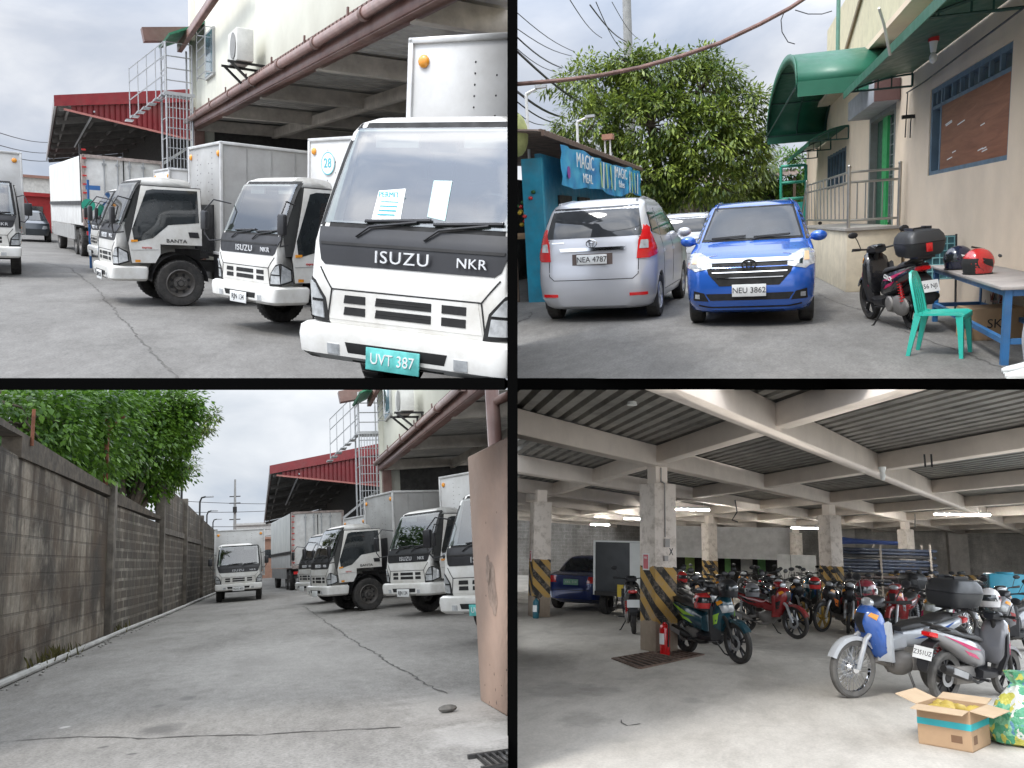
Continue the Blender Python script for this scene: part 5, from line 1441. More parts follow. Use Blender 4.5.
SKYM, SKYE = skymat('overcast_sky'); SKYE.inputs['Strength'].default_value = 1.2
b = MB()
# vault follows the underside of the upper terrace, then comes down at the far end and along the left
ys = [7.0, 10, 14, 20, 30, 45, 70, 110, 150]
top = [[Vector((x, y, -.0062 * y)) for x in (-.0052 * y - .01, -.3 * y, -.75 * y, -1.05 * y - 3)] for y in ys]
for a_, c_ in zip(top[:-1], top[1:]):
    for i in range(3): b.quad(a_[i], a_[i + 1], c_[i + 1], c_[i])
for a_, c_ in zip(top[:-1], top[1:]): b.quad(a_[3], a_[3] + Vector((-.6, 0, -.30 * a_[3].y - 4)), c_[3] + Vector((-.6, 0, -.30 * c_[3].y - 4)), c_[3])
e_ = top[-1]
for i in range(3): b.quad(e_[i], e_[i + 1], e_[i + 1] + Vector((0, 0, -60)), e_[i] + Vector((0, 0, -60)))
SKYT, SKYTE = skymat('overcast_sky_overhead'); SKYTE.inputs['Strength'].default_value = 2.6
sk = struct('sky', b, SKYM, LL.S @ LL.S.inverted(), smooth=False, recalc=False)
# its own texture space is centred on the alley's viewpoint, level with the alley
W = LL.S @ Matrix.Translation((0, 0, LL.h))
sk.data.materials.append(SKYT)
for p_ in sk.data.polygons:
    if abs(p_.normal.z) > .9: p_.material_index = 1
sk.data.transform(W.inverted()); sk.matrix_basis = W
# ------------------------------------------------------------------ upper right: the yard with the two family cars
UASPH = concrete('car_yard_concrete', (.15, .144, .133), (.215, .208, .193), stain=.35, crack=False)
ground('car_yard_pavement', UR, UASPH, 4, 320, 200)
ribbon(UR, 'pavement_joint', [(512, 326), (521, 321), (529, 318), (532, 312)], .05, CRACK, seed=21)
ribbon(UR, 'pavement_joint', [(815, 292), (835, 302), (862, 310), (900, 330), (960, 352), (1024, 375)], .025, CRACK, seed=22)
mpv('silver people carrier parked with its tail and plate NEA 4787 to the viewer', UR.M(-2.48, 14.55, 88.5, 0, 1.13), SILVER, 'NEA 4787', 'parked family cars')
mpv('blue people carrier facing the viewer with chrome grille and plate NEU 3862', UR.M(-.17, 13.45, -91, 0, 1.03), BLUE, 'NEU 3862', 'parked family cars')
mpv('silver car parked farther back, its tail showing between silver and blue cars', UR.M(-2.05, 24.5, 88), SILVER, None, 'parked family cars')
# ---- house on the right
WALLC = mat('peach_render', (.82, .67, .50), .85, var=.07, vs=.8, dirt=.35, dirtc=(.46, .37, .28), bump=.2, bs=25)
W0 = UR.S @ Matrix.Translation((2.75, 9.5, 0)) @ Matrix.Rotation(R(2.915), 4, 'Z')     # y runs along the wall, x points into the house
r = thing('rendered_house', 'peach rendered house wall with boarded window and green awnings on right of the car yard', 'house', W0)
w_ = MB(); th = .3
def wbox(y0, y1, z0, z1, m=None): (m or w_).box((th / 2, (y0 + y1) / 2, (z0 + z1) / 2), (th, y1 - y0, z1 - z0))
H = 4.6
wbox(-6, 1.4, 0, H); wbox(1.4, 5.15, 0, 1.96); wbox(1.4, 5.15, 3.28, H); wbox(5.15, 7.75, 0, H); wbox(7.75, 10.6, 3.45, H); wbox(7.75, 10.6, 0, 1.12)
wbox(10.6, 14.0, 0, H); wbox(14.0, 17.9, 0, 2.15); wbox(14.0, 17.9, 3.15, H); wbox(17.9, 24, 0, H)
w_.box((1.5, 24.1, 2.3), (3.0, .3, H))
add('wall', w_, WALLC, r, smooth=False)
b = MB(); b.box((3.1, 10.5, 6.2), (5.0, 26, 3.4)); add('upper_storey', b, mat('cream_upper_wall', (.66, .60, .42), .85, var=.06, dirt=.2), r)
b = MB(); b.beam((.56, 23.6, 4.7), (.56, 12, 8.4), .06, .14); add('stair_band', b, mat('brown_band', (.22, .17, .11), .8), r)
b = MB(); b.box((-.12, 9, H + .03), (.5, 30, .10)); add('ledge', b, WALLC, r)
GREYF = mat('grey_blue_frame', (.13, .20, .26), .55, var=.15, dirt=.35)
# boarded window
b = MB()
for (y, z, dy, dz) in ((3.28, 1.99, 3.75, .06), (3.28, 3.24, 3.75, .07), (1.44, 2.6, .08, 1.25), (5.1, 2.6, .1, 1.25), (4.55, 2.6, .07, 1.25), (3.28, 2.98, 3.6, .05)): b.box((.08, y, z), (.12, dy, dz))
wf = add('window', b, GREYF, r)
b = MB(); b.box((.14, 3.28, 2.6), (.03, 3.6, 1.2)); add('pane', b, mat('grey_louvre_glass', (.13, .16, .17), .15, ior=1.6), wf)
m, t, bb = nt('old_plywood')
v = coord(t, (1, .35, 3.5)); g_ = noise(t, v, 3.0, 7, .6, .8)
o = ramp(t, g_, [(.3, (.21, .082, .04)), (.7, (.36, .155, .08))])
sc_ = ramp(t, noise(t, coord(t, (1, 1.2, 14)), 1.6, 5, .7), [(.68, 0.0), (.74, .55)])
o = mixc(t, sc_, o, (.50, .42, .34)); t.links.new(o, bb.inputs['Base Color']); bb.inputs['Roughness'].default_value = .6
PLY = m
b = MB(); b.box((.04, 3.0, 2.48), (.03, 3.15, 1.0)); add('plywood_board', b, PLY, wf, bevel=.004)
q = random.Random(4); b = MB()
for i in range(9):
    y = q.uniform(1.9, 4.1); z = q.uniform(2.1, 2.8); l = q.uniform(.08, .4); b.beam((.0235, y, z), (.0235, y + l, z - l * .08), .004, .014)
add('paint_scrape', b, PAPER, wf)
b = MB()
for q_ in range(8): b.box((.05, 1.9 + .42 * q_, 3.12), (.05, .06, .2))
add('grille_bar', b, GREYF, wf)
# door with green leaf
b = MB(); b.box((.10, 7.85, 2.3), (.2, .14, 2.3)); b.box((.10, 10.5, 2.3), (.2, .14, 2.3)); b.box((.10, 9.2, 3.40), (.2, 2.7, .12)); df = add('door', b, mat('grey_door_frame', (.24, .25, .23), .7, dirt=.4), r)
b = MB(); b.box((.20, 8.6, 2.25), (.05, 1.3, 2.2)); add('screen_door', b, mat('dark_green_mesh', (.02, .05, .04), .5), df)
b = MB(); b.box((.13, 9.35, 2.25), (.06, .5, 2.2)); add('green_leaf', b, mat('bright_green_door', (.05, .42, .13), .45, var=.1), df)
b = MB(); b.box((.17, 10.05, 2.25), (.04, .8, 2.2)); add('dark_leaf', b, mat('dark_green_door', (.03, .10, .06), .5), df)
b = MB()
for q_ in range(10): b.box((.165, 8.6, 1.35 + .2 * q_), (.03, 1.2, .02))
for q_ in range(3): b.box((.165, 8.1 + .5 * q_, 2.25), (.03, .03, 2.1))
add('door_bars', b, STEELG, df)
# roller box over the door
b = MB(); b.box((-.24, 8.9, 3.62), (.46, 3.1, .40)); add('shutter_box', b, mat('grey_shutter_box', (.33, .34, .36), .6, dirt=.4), r, bevel=.01)
b = MB(); b.box((-.24, 7.335, 3.62), (.44, .02, .38)); add('box_end', b, mat('brown_end_plate', (.10, .05, .045), .6), r)
# far barred window
b = MB(); b.box((.10, 15.95, 2.65), (.1, 3.8, 1.0)); fw = add('window', b, mat('dark_window', (.03, .05, .06), .15), r)
b = MB()
for q_ in range(7): b.box((.02, 14.1 + .61 * q_, 2.65), (.05, .08, 1.0))
for z in (2.2, 3.1): b.box((.02, 15.95, z), (.05, 3.8, .06))
add('window_bars', b, GREYF, fw)
clip(r, UR.planes)
# ---- awnings
AWN = mat('green_awning_sheet', (.014, .115, .066), .45, var=.12, vs=2, dirt=.2, dirtc=(.10, .16, .12))
AWNU = mat('green_awning_under', (.020, .20, .115), .6, var=.15, vs=2)
def awning(label, y0, y1, zw, zo, out, name='awning', droop=.0):
    a = thing(name, label, 'awning', W0)
    pr = []
    for i in range(11):
        f = i / 10
        pr.append((-.02 - out * f, zw - (zw - zo) * f ** 2.0))
    b = MB()
    b.loft([[Vector((x, y0, z)) for x, z in pr], [Vector((x, y1, z)) for x, z in pr]], False, False); s_ = add('sheet', b, AWN, a, recalc=False)
    md = s_.modifiers.new('th', 'SOLIDIFY'); md.thickness = .02
    b = MB()
    for y in (y0 + .02, (y0 + y1) / 2, y1 - .02):
        b.tube([Vector((x, y, z - .025)) for x, z in pr], .018, 6); b.tube([(-.02, y, zo), (-.02 - out, y, zo)], .018, 6)
        for f in (.3, .55, .8):
            i = int(f * 10); b.tube([(pr[i][0], y, zo), (pr[i][0], y, pr[i][1])], .012, 5)
        b.tube([(-.02, y, zw), (-.02, y, zo)], .018, 6)
    b.tube([(-.02 - out, y0, zo), (-.02 - out, y1, zo)], .018, 6)
    add('frame', b, mat('dark_green_frame', (.015, .06, .05), .5), a)
    b = MB(); b.box((-.03 - out, (y0 + y1) / 2, zo - .05), (.015, y1 - y0, .12)); add('valance', b, AWN, a)
    clip(a, UR.planes)
    return a
awning('green curved awning with bulb fitting over the boarded window', -4.5, 6.4, 3.74, 3.52, 1.08)
awning('low dark green awning over the far barred window', 13.5, 20.5, 3.62, 3.30, .95)
# barrel canopy over the entrance: its axis runs out from the wall
a = thing('barrel_canopy', 'large green barrel canopy jutting from the house over the entrance', 'awning', W0)
y0, y1, zb, zt, out = 7.9, 18.2, 3.95, 5.0, 1.75
prof = [((y0 + y1) / 2 + (y1 - y0) / 2 * math.cos(R(t_)), zb + (zt - zb) * math.sin(R(t_)) ** .85) for t_ in [180 * i / 24 for i in range(25)]]
b = MB(); b.loft([[Vector((0, y, z)) for y, z in prof], [Vector((-out, y, z)) for y, z in prof]], False, False); s_ = add('sheet', b, AWN, a, recalc=False)
md = s_.modifiers.new('th', 'SOLIDIFY'); md.thickness = .03
b = MB(); b.loft([[Vector((-out - .03, y, z - .16)) for y, z in prof], [Vector((-out - .03, y, z + .05)) for y, z in prof]], False, False)
b.box((-out / 2, y0 - .02, zb - .1), (out, .03, .28)); b.box((-out / 2, y1 + .02, zb - .12), (out, .03, .30))
s_ = add('edge_band', b, AWN, a, recalc=False); md = s_.modifiers.new('th', 'SOLIDIFY'); md.thickness = .02
b = MB()
for x in (-.05, -out * .5, -out + .02): b.tube([Vector((x, y, z - .05)) for y, z in prof], .022, 6)
for i in (0, 6, 12, 18, 24): b.tube([(0, prof[i][0], prof[i][1] - .04), (-out, prof[i][0], prof[i][1] - .04)], .02, 6)
b.tube([(-out, y0, zb), (-out, y1, zb)], .02, 6)
add('frame', b, mat('dark_green_frame', (.015, .06, .05), .5), a); clip(a, UR.planes)
# bulb under the near awning
r = thing('bulb_holder', 'red and white bulb holder with white bulb hanging under the near green awning', 'lamp', W0 @ Matrix.Translation((-.42, 3.2, 3.36)))
b = MB(); b.lathe([(.07, .30), (.07, .36)], (0, 0, 0), 'Z', 14, True); b.tube([(0, 0, .36), (0, 0, .46)], .008, 5); add('base', b, REDINK, r)
b = MB(); b.lathe([(.035, .16), (.055, .30)], (0, 0, 0), 'Z', 14, True); add('socket', b, PAPER, r)
b = MB(); b.ell((0, 0, .09), (.05, .05, .075), 12, 8); add('bulb', b, PAPER, r)
b = MB(); b.tube([(-.35, -6, 3.55), (-.30, 0, 3.36), (-.10, 5.2, 3.40), (-.06, 6.6, 3.44)], .012, 5); b.tube([(-.04, 6.6, 3.44), (-.04, 6.7, 2.7)], .01, 5)
o = add('wall_cable', b, INK, None, W0); tag(o, 'black cable sagging along the wall top under near awning', 'cable'); clip(o, UR.planes)
b = MB(); b.tube([UR.D(879, 8, 11), UR.D(884, 24, 11.2), UR.D(890, 55, 11.5)], .018, 6); o = add('hanging_rod', b, mat('cream_pipe', (.6, .58, .5), .6), None, UR.S); tag(o, 'pale thin pipe dangling above the near awning edge', 'pipe'); clip(o, UR.planes)
b = MB(); b.tube([(-.25, 14, 4.5), (-.25, 14, 8.2)], .05, 8); o = add('vent_pipe', b, mat('green_pipe', (.12, .25, .20), .6), None, W0); tag(o, 'thin grey green vertical pipe above the barrel canopy', 'pipe'); clip(o, UR.planes)
r = thing('wall_tap', 'small black wall tap bracket on the peach wall between door and boarded window', 'bracket', W0 @ Matrix.Translation((0, 6.2, 3.0)))
b = MB(); b.box((-.10, 0, 0), (.2, .08, .06)); b.tube([(-.05, 0, 0), (-.05, .05, -.1), (-.05, .05, -.35)], .01, 5); add('body', b, BLACKP, r)
# ---- platform and railing
r = thing('entrance_platform', 'raised cream entrance platform below the green door', 'platform', UR.S)
b = MB(); b.prism([(1.43, 16.1), (2.36, 16.1), (2.05, 22.5), (.98, 22.5)], 0, 1.12, 'Z'); add('block', b, mat('cream_plaster', (.60, .53, .40), .85, var=.06, dirt=.3), r, bevel=.01)
b = MB(); b.prism([(1.40, 16.05), (2.33, 16.05), (2.02, 22.55), (.95, 22.55)], 1.123, 1.17, 'Z'); add('coping', b, mat('grey_coping', (.32, .30, .27), .8), r)
b = MB(); b.prism([(1.43 + .0, 0), (1.43, 0), (1.43, 0)], 0, .01, 'Y')
clip(r, UR.planes)
r = thing('steel_railing', 'stainless railing with vertical bars round the entrance platform', 'railing', UR.S)
SS = mat('stainless', (.42, .40, .36), .3, .8, var=.1)
A = Vector((1.02, 22.3, 1.17)); B = Vector((1.46, 16.15, 1.17)); C_ = Vector((2.3, 16.15, 1.17))
b = MB()
for z in (.14, .82, 1.0):
    b.tube([A + Vector((0, 0, z)), B + Vector((0, 0, z))], .022, 8); b.tube([B + Vector((0, 0, z)), C_ + Vector((0, 0, z))], .022, 8)
add('rail', b, SS, r)
b = MB()
for i in range(12): p = A.lerp(B, i / 12); b.tube([p + Vector((0, 0, .14)), p + Vector((-.02, 0, 1.0))], .012, 6)
for i in range(1, 6): p = B.lerp(C_, i / 6); b.tube([p + Vector((0, 0, .14)), p + Vector((0, 0, .82))], .012, 6)
add('bar', b, SS, r)
for p in (A, B, C_):
    b = MB(); b.tube([p, p + Vector((0, 0, 1.08))], .03, 10); b.ell(p + Vector((0, 0, 1.10)), (.035, .035, .035), 10, 6); add('post', b, SS, r)
b = MB(); P0 = Vector((1.0, 22.3, 2.1)); b.tube([P0, Vector((.95, 23.5, 1.4)), Vector((.9, 24.5, .9))], .022, 6); b.tube([Vector((.95, 23.5, 1.4)), Vector((.95, 23.5, 0))], .022, 6); add('stair_rail', b, SS, r)
clip(r, UR.planes)
# ---- motorcycle, chair, table and what is on it
BLK = paint('black', (.012, .012, .014)); REDP = paint('red', (.24, .011, .014), .25); MAG = paint('magenta', (.45, .02, .10))
TEALP = paint('teal', (.012, .055, .075)); BLUEP = paint('blue', (.03, .10, .36)); GREYP = paint('grey', (.20, .20, .21), .5); LIME = paint('lime', (.30, .55, .05)); SILP = paint('silver', (.42, .44, .46), .3); WHP = paint('white', (.62, .62, .62)); ORG = paint('orange', (.62, .16, .03)); GOLD = mat('gold_rim', (.45, .30, .08), .35, .7)
motorbike('black scooter with big black top case leaning beside the blue table', UR.M(1.58, 11.4, 106) @ Matrix.Rotation(R(-5), 4, 'Y'), BLK, MAG, 'scooter', topcase=True, plate='456 NJI', stickers='CLICK')
motorbike('dark motorcycle standing behind the blue car near platform steps', UR.M(1.0, 23.3, -60), BLK, REDP, 'underbone')
# plastic chair
def chair(label, M):
    r = thing('plastic_chair', label, 'chair', M); G_ = mat('mint_plastic', (.03, .46, .36), .35, var=.05, coat=.2)
    b = MB()
    b.loft([[Vector((-w_, y, z + dz)) for dz in (0,)] + [Vector((-w_ * .5, y, z - s_)), Vector((w_ * .5, y, z - s_)), Vector((w_, y, z)), Vector((w_, y, z - .022)), Vector((w_ * .5, y, z - .022 - s_)), Vector((-w_ * .5, y, z - .022 - s_)), Vector((-w_, y, z - .022))] for (y, z, w_, s_) in ((.235, .405, .17, .0), (.225, .43, .20, .004), (.18, .445, .215, .008), (.0, .44, .215, .015), (-.15, .432, .20, .012), (-.2, .435, .19, .005))]); add('seat', b, G_, r)
    for sx in (-1, 1):
        b = MB(); b.loft([[Vector((sx * x, y, z)), Vector((sx * (x - wx), y, z)), Vector((sx * (x - wx * .8), y - wy, z)), Vector((sx * (x - .006), y - wy, z))] for (x, y, z, wx, wy) in ((.205, .215, .43, .075, .07), (.218, .225, .25, .055, .05), (.235, .238, 0, .042, .036))]); add('leg', b, G_, r)
        b = MB(); b.loft([[Vector((sx * x, y, z)), Vector((sx * (x - wx), y, z)), Vector((sx * (x - wx * .8), y + wy, z)), Vector((sx * (x - .006), y + wy, z))] for (x, y, z, wx, wy) in ((.195, -.225, .44, .075, .07), (.21, -.25, .25, .055, .05), (.225, -.285, 0, .042, .036))]); add('leg', b, G_, r)
    b = MB()
    fr_ = [(-.195, -.20, .42), (-.20, -.235, .60), (-.175, -.275, .76), (-.11, -.295, .835), (0, -.30, .85), (.11, -.295, .835), (.175, -.275, .76), (.20, -.235, .60), (.195, -.20, .42)]
    for off in (0,):
        rings = []
        for i, p in enumerate(fr_):
            p = Vector(p); nx = Vector((p.x, 0, (p.z - .55) * .6)); nx.normalize()
            rings.append([p + nx * .004 + Vector((0, .012, 0)), p + nx * .004 - Vector((0, .012, 0)), p - nx * .05 - Vector((0, .008, 0)), p - nx * .05 + Vector((0, .014, 0))])
        b.loft(rings)
    add('backrest', b, G_, r)
    for x in (-.075, 0, .075):
        b = MB(); b.loft([[Vector((x - .022, y, z)), Vector((x + .022, y, z)), Vector((x + .022, y - .01, z)), Vector((x - .022, y - .01, z))] for (y, z) in ((-.19, .425), (-.225, .60), (-.265, .75), (-.288, .82))]); add('back_slat', b, G_, r)
    return r
o = chair('mint green plastic chair with slatted back standing beside the blue table', UR.M(1.72, 9.0, -22)); clip(o, UR.planes)
TB = mat('blue_table_paint', (.03, .14, .33), .45, var=.15, dirt=.4, dirtc=(.12, .13, .14))
r = thing('work_table', 'blue steel framed table with worn grey board top along the peach wall', 'table', UR.S)
yn, yf_ = 8.35, 11.6; xl, xr = 2.12, 2.66
b = MB(); b.box(((xl + xr) / 2 - .02, (yn + yf_) / 2, .715), (xr - xl + .10, yf_ - yn + .12, .03)); add('table_top', b, mat('worn_board', (.36, .33, .31), .7, var=.15, vs=3, dirt=.4), r, bevel=.004)
for x in (xl, xr):
    for y in (yn, yf_):
        b = MB(); b.box((x, y, .35), (.06, .07, .70)); add('leg', b, TB, r)
b = MB()
for x in (xl, xr): b.box((x, (yn + yf_) / 2, .67), (.05, yf_ - yn - .08, .06)); b.box((x, (yn + yf_) / 2, .22), (.05, yf_ - yn - .08, .05))
for y in (yn, yf_): b.box(((xl + xr) / 2, y, .67), (xr - xl - .07, .05, .06)); b.box(((xl + xr) / 2, y, .22), (xr - xl - .07, .05, .05))
add('rail', b, TB, r); clip(r, UR.planes)
NAVY = mat('navy_shell', (.015, .02, .045), .2, var=.1, coat=.8); REDH = mat('red_shell', (.50, .03, .03), .2, var=.1, coat=.8)
helmet('dark navy full-face helmet with white stripe at far end of blue table', UR.M(2.20, 10.75, 200, .737, 1.08), NAVY, PAPER)
helmet('red open-face helmet with dark lining on the blue table in front of navy one', UR.M(2.22, 9.9, 205, .737, 1.08), REDH, BLACKP, True)
def carton(name, label, M, d, mt, tape=None, lettering=None, opened=False):
    r = thing(name, label, 'box', M); x, y, z = d
    b = MB(); t_ = .008
    b.box((0, 0, t_ / 2), (x, y, t_))
    for s in (-1, 1): b.box((s * (x / 2 - t_ / 2), 0, z / 2), (t_, y, z)); b.box((0, s * (y / 2 - t_ / 2), z / 2), (x - 2 * t_, t_, z))
    add('body', b, mt, r)
    return r
CARD = mat('cardboard', (.40, .265, .155), .85, var=.10, vs=3, dirt=.2)
r = carton('cardboard_box', 'brown printed cardboard box on the ground under the blue table', UR.M(2.40, 10.1, 96), (.55, .42, .34), CARD)
b = MB(); b.box((0, 0, .345), (.55, .42, .008)); add('flap', b, CARD, r)
text('lettering', 'SKY', .14, (.02, -.2115, .18), '-Y', INK, r); b = MB(); b.box((.0, .2115, .2), (.35, .002, .08)); b.box((-.276, 0, .17), (.002, .25, .1)); add('printed_mark', b, INK, r)
# teal lattice and bicycle leaning by the wall
r = thing('wire_rack', 'teal wire grid panel leaning on the wall behind the scooter', 'rack', UR.M(2.22, 12.3, 90, .0) @ Matrix.Rotation(R(-8), 4, 'X'))
b = MB()
for i in range(7): b.tube([(-.28 + .09 * i, 0, .5), (-.28 + .09 * i, 0, 1.08)], .008, 5)
for i in range(7): b.tube([(-.28, 0, .5 + .095 * i), (.28, 0, .5 + .095 * i)], .008, 5)
add('grid', b, mat('pale_teal_wire', (.20, .42, .44), .4), r)
b = MB(); b.box((0, .03, .79), (.58, .02, .60)); add('backing', b, mat('dark_teal_board', (.03, .11, .13), .6), r)
b = MB()
for s in (-1, 1): b.tube([(s * .28, 0, 0), (s * .28, 0, 1.1)], .014, 6)
add('leg', b, DARKM, r)
def bicycle(label, M):
    r = thing('bicycle', label, 'bicycle', M); fm = mat('bicycle_red', (.25, .05, .03), .4)
    for y in (.52, -.52):
        b = MB(); b.lathe([(.31, -.02), (.33, -.01), (.335, 0), (.33, .01), (.31, .02)], (0, y, .335), 'X', 32); w0 = add('wheel', b, RUBBER, r)
        b = MB()
        for q_ in range(18):
            t_ = 2 * math.pi * q_ / 18; b.tube([(.02 if q_ % 2 else -.02, y, .335), (0, y + .31 * math.sin(t_), .335 + .31 * math.cos(t_))], .0025, 4, False)
        b.lathe([(.31, -.012), (.295, 0), (.31, .012)], (0, y, .335), 'X', 32); add('rim', b, STEELG, w0)
    b = MB()
    for p in ([(0, .52, .335), (0, .42, .62), (0, .36, .86)], [(0, .40, .70), (0, -.05, .30)], [(0, .38, .80), (0, -.18, .74)], [(0, -.05, .30), (0, -.20, .82)], [(0, -.05, .30), (0, -.52, .335)], [(0, -.18, .72), (0, -.52, .335)]): b.tube(p, .016, 7)
    add('frame', b, fm, r)
    b = MB(); b.tube([(-.28, .28, .92), (-.1, .36, .90), (.1, .36, .90), (.28, .28, .92)], .012, 6); add('handlebar', b, DARKM, r)
    b = MB(); b.ell((0, -.22, .86), (.07, .14, .03), 10, 6); add('saddle', b, BLACKP, r)
bicycle('old bicycle leaning on the peach wall behind the blue table', UR.M(2.62, 11.2, 87) @ Matrix.Rotation(R(8), 4, 'Y'))
# ---- seated person at the right edge: only a knee, a hand and a shoe reach into view
def person():
    r = thing('person', 'seated person in pale grey trousers and white sneakers at right edge, hand on knee', 'person', UR.M(2.62, 7.72, 172, 0))
    sk_ = [((0, 0, .56), .125, None), ((0, -.02, .72), .13, 0), ((0, .0, .90), .145, 1), ((0, .01, 1.02), .12, 2), ((0, .02, 1.10), .055, 3), ((0, .045, 1.20), .085, 4), ((0, .04, 1.30), .09, 5),
           ((.09, .08, .54), .095, 0), ((.13, .43, .54), .066, 7), ((.13, .46, .30), .056, 8), ((.13, .44, .085), .040, 9),
           ((-.09, .08, .54), .095, 0), ((-.13, .43, .54), .066, 11), ((-.13, .46, .30), .056, 12), ((-.13, .44, .085), .040, 13),
           ((.17, .0, 1.0), .065, 3), ((.225, .08, .76), .045, 15), ((.16, .32, .655), .032, 16), ((-.17, .0, 1.0), .065, 3), ((-.225, .08, .76), .045, 18), ((-.16, .32, .655), .032, 19)]
    me = bpy.data.meshes.new('body'); me.from_pydata([s_[0] for s_ in sk_], [(i, s_[2]) for i, s_ in enumerate(sk_) if s_[2] is not None], [])
    o = bpy.data.objects.new('tmp', me); col.objects.link(o)
    o.modifiers.new('s', 'SKIN'); md = o.modifiers.new('d', 'SUBSURF'); md.levels = 2; md.render_levels = 2
    for i, s_ in enumerate(sk_): me.skin_vertices[0].data[i].radius = (s_[1], s_[1]); me.skin_vertices[0].data[i].use_root = i == 0
    dg = bpy.context.evaluated_depsgraph_get(); dg.update()
    m2 = bpy.data.meshes.new_from_object(o.evaluated_get(dg)); bpy.data.objects.remove(o)
    m2.shade_smooth(); bd = add('body', m2, mat('grey_trousers', (.36, .37, .38), .85, var=.1), r)
    m2.materials.append(mat('skin', (.48, .27, .18), .55, var=.05)); m2.materials.append(mat('dark_shirt', (.06, .07, .10), .8))
    for p in m2.polygons:
        c = p.center
        if c.z > 1.06: p.material_index = 1
        elif c.z > .64 and c.y > .14: p.material_index = 1
        elif c.z > .62 and not (c.y > .25 and c.z < .63): p.material_index = 2
    SK = mat('skin', (.48, .27, .18), .55)
    for s in (-1, 1):
        b = MB(); b.ell((s * .155, .385, .632), (.045, .055, .022), 12, 7); add('palm', b, SK, r)
        for i, (dx, l) in enumerate(((-.032, .055), (-.011, .066), (.011, .07), (.032, .058))):
            b = MB(); b.tube([(s * .155 + dx, .42, .635), (s * .155 + dx * 1.1, .42 + l * .6, .632), (s * .155 + dx * 1.1, .42 + l, .600), (s * .155 + dx * 1.1, .42 + l * 1.02, .575)], [.010, .0095, .009, .006], 8); add('finger', b, SK, r)
        b = MB(); b.tube([(s * .12, .37, .632), (s * .095, .40, .62), (s * .09, .43, .60)], [.012, .011, .007], 8); add('thumb', b, SK, r)
        b = MB(); b.loft([[Vector((s * .13 + w_ * math.cos(t_), y, max(.0, z + h_ * math.sin(t_)))) for t_ in [2 * math.pi * k2 / 14 for k2 in range(14)]] for (y, w_, z, h_) in ((.36, .025, .05, .04), (.385, .043, .055, .055), (.46, .045, .055, .055), (.54, .046, .04, .042), (.61, .042, .03, .03), (.645, .02, .025, .018))]); add('shoe', b, mat('white_sneaker', (.70, .72, .70), .6, var=.06), r)
        b = MB(); b.box((s * .13, .50, .006), (.085, .27, .012)); add('sole', b, PAPER, r, bevel=.004)
    b = MB(); b.ell((0, .02, 1.325), (.098, .112, .085), 16, 10); b.ell((0, -.03, 1.26), (.085, .06, .10), 14, 8); add('hair', b, INK, r)
    b = MB(); b.ell((0, .135, 1.235), (.012, .018, .02), 8, 6); b.box((0, .128, 1.195), (.04, .008, .008)); add('nose_and_mouth', b, SK, r)
    b = MB()
    for s in (-1, 1): b.ell((s * .03, .122, 1.262), (.011, .008, .008), 8, 5)
    add('eyes', b, INK, r)
    clip(r, UR.planes)
    st = thing('stool', 'low dark stool under the seated person at right edge', 'stool', UR.M(2.62, 7.72, 172)); b = MB(); b.box((0, -.02, .42), (.34, .34, .04)); add('seat', b, DARKM, st)
    for sx in (-1, 1):
        for sy in (-1, 1): b = MB(); b.box((sx * .14, -.02 + sy * .14, .2), (.035, .035, .4)); add('leg', b, DARKM, st)
    clip(st, UR.planes)
person()
# ---- stall on the left
STB = mat('blue_stall_board', (.018, .20, .33), .6, var=.15, vs=2, dirt=.3, dirtc=(.05, .10, .14))
r = thing('blue_stall', 'blue boarded snack stall with rusty tin roof at left of the car yard', 'stall', UR.S)
b = MB(); b.box((-6.0, 15.9, 1.55), (.1, .1, 3.1)); b.box((-4.42, 21.6, 1.5), (.12, 10.6, 3.0)); add('wall', b, STB, r)
b = MB(); b.box((-4.50, 16.15, 1.45), (.42, .14, 2.9)); add('corner_pillar', b, mat('bright_blue_board', (.02, .30, .45), .6, var=.12, dirt=.3), r)
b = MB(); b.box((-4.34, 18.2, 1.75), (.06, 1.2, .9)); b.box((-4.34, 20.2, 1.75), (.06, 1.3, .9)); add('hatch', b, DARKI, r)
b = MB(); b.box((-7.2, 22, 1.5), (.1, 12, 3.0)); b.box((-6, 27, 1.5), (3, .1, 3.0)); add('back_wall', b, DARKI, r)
b = MB(); b.beam((-4.05, 15.2, 3.32), (-4.05, 28.2, 3.30), .05, .05); corrug(b, -8.5, -4.0, 15.2, 28.3, 3.75, 3.3, .28, .05); add('roof', b, mat('rusty_tin_roof', (.17, .12, .095), .7, .2, var=.45, vs=3, dirt=.5), r, smooth=False)
b = MB(); b.box((-4.0, 21.7, 3.27), (.06, 13, .10)); add('roof_edge', b, mat('rust_edge', (.12, .08, .06), .8), r)
clip(r, UR.planes)
# banner
m, t, bb = nt('blue_banner')
v = coord(t); o = ramp(t, noise(t, v, 1.3, 4), [(.3, (.015, .16, .46)), (.55, (.03, .33, .60)), (.75, (.10, .50, .68))])
t.links.new(o, bb.inputs['Base Color']); bb.inputs['Roughness'].default_value = .4; BAN = m
b = MB(); n = 60; q = random.Random(2); rows = []
for i in range(n + 1):
    f = i / n; y = 16.5 + 11 * f; sag = .06 * abs(math.sin(f * math.pi * 5)); x = -3.98 + .03 * math.sin(f * 40)
    top = 3.16 - sag * .6 + .04 * math.sin(f * 9); rows.append([Vector((x + .02 * math.sin(f * 55 + k_ * 2), y, top - (.80 + .05 * math.sin(f * 13)) * k_ / 5)) for k_ in range(6)])
b.loft(rows, False, False); r = thing('banner', 'blue printed snack banner hung along the stall roof edge', 'banner', UR.S)
s_ = add('cloth', b, BAN, r, recalc=False)
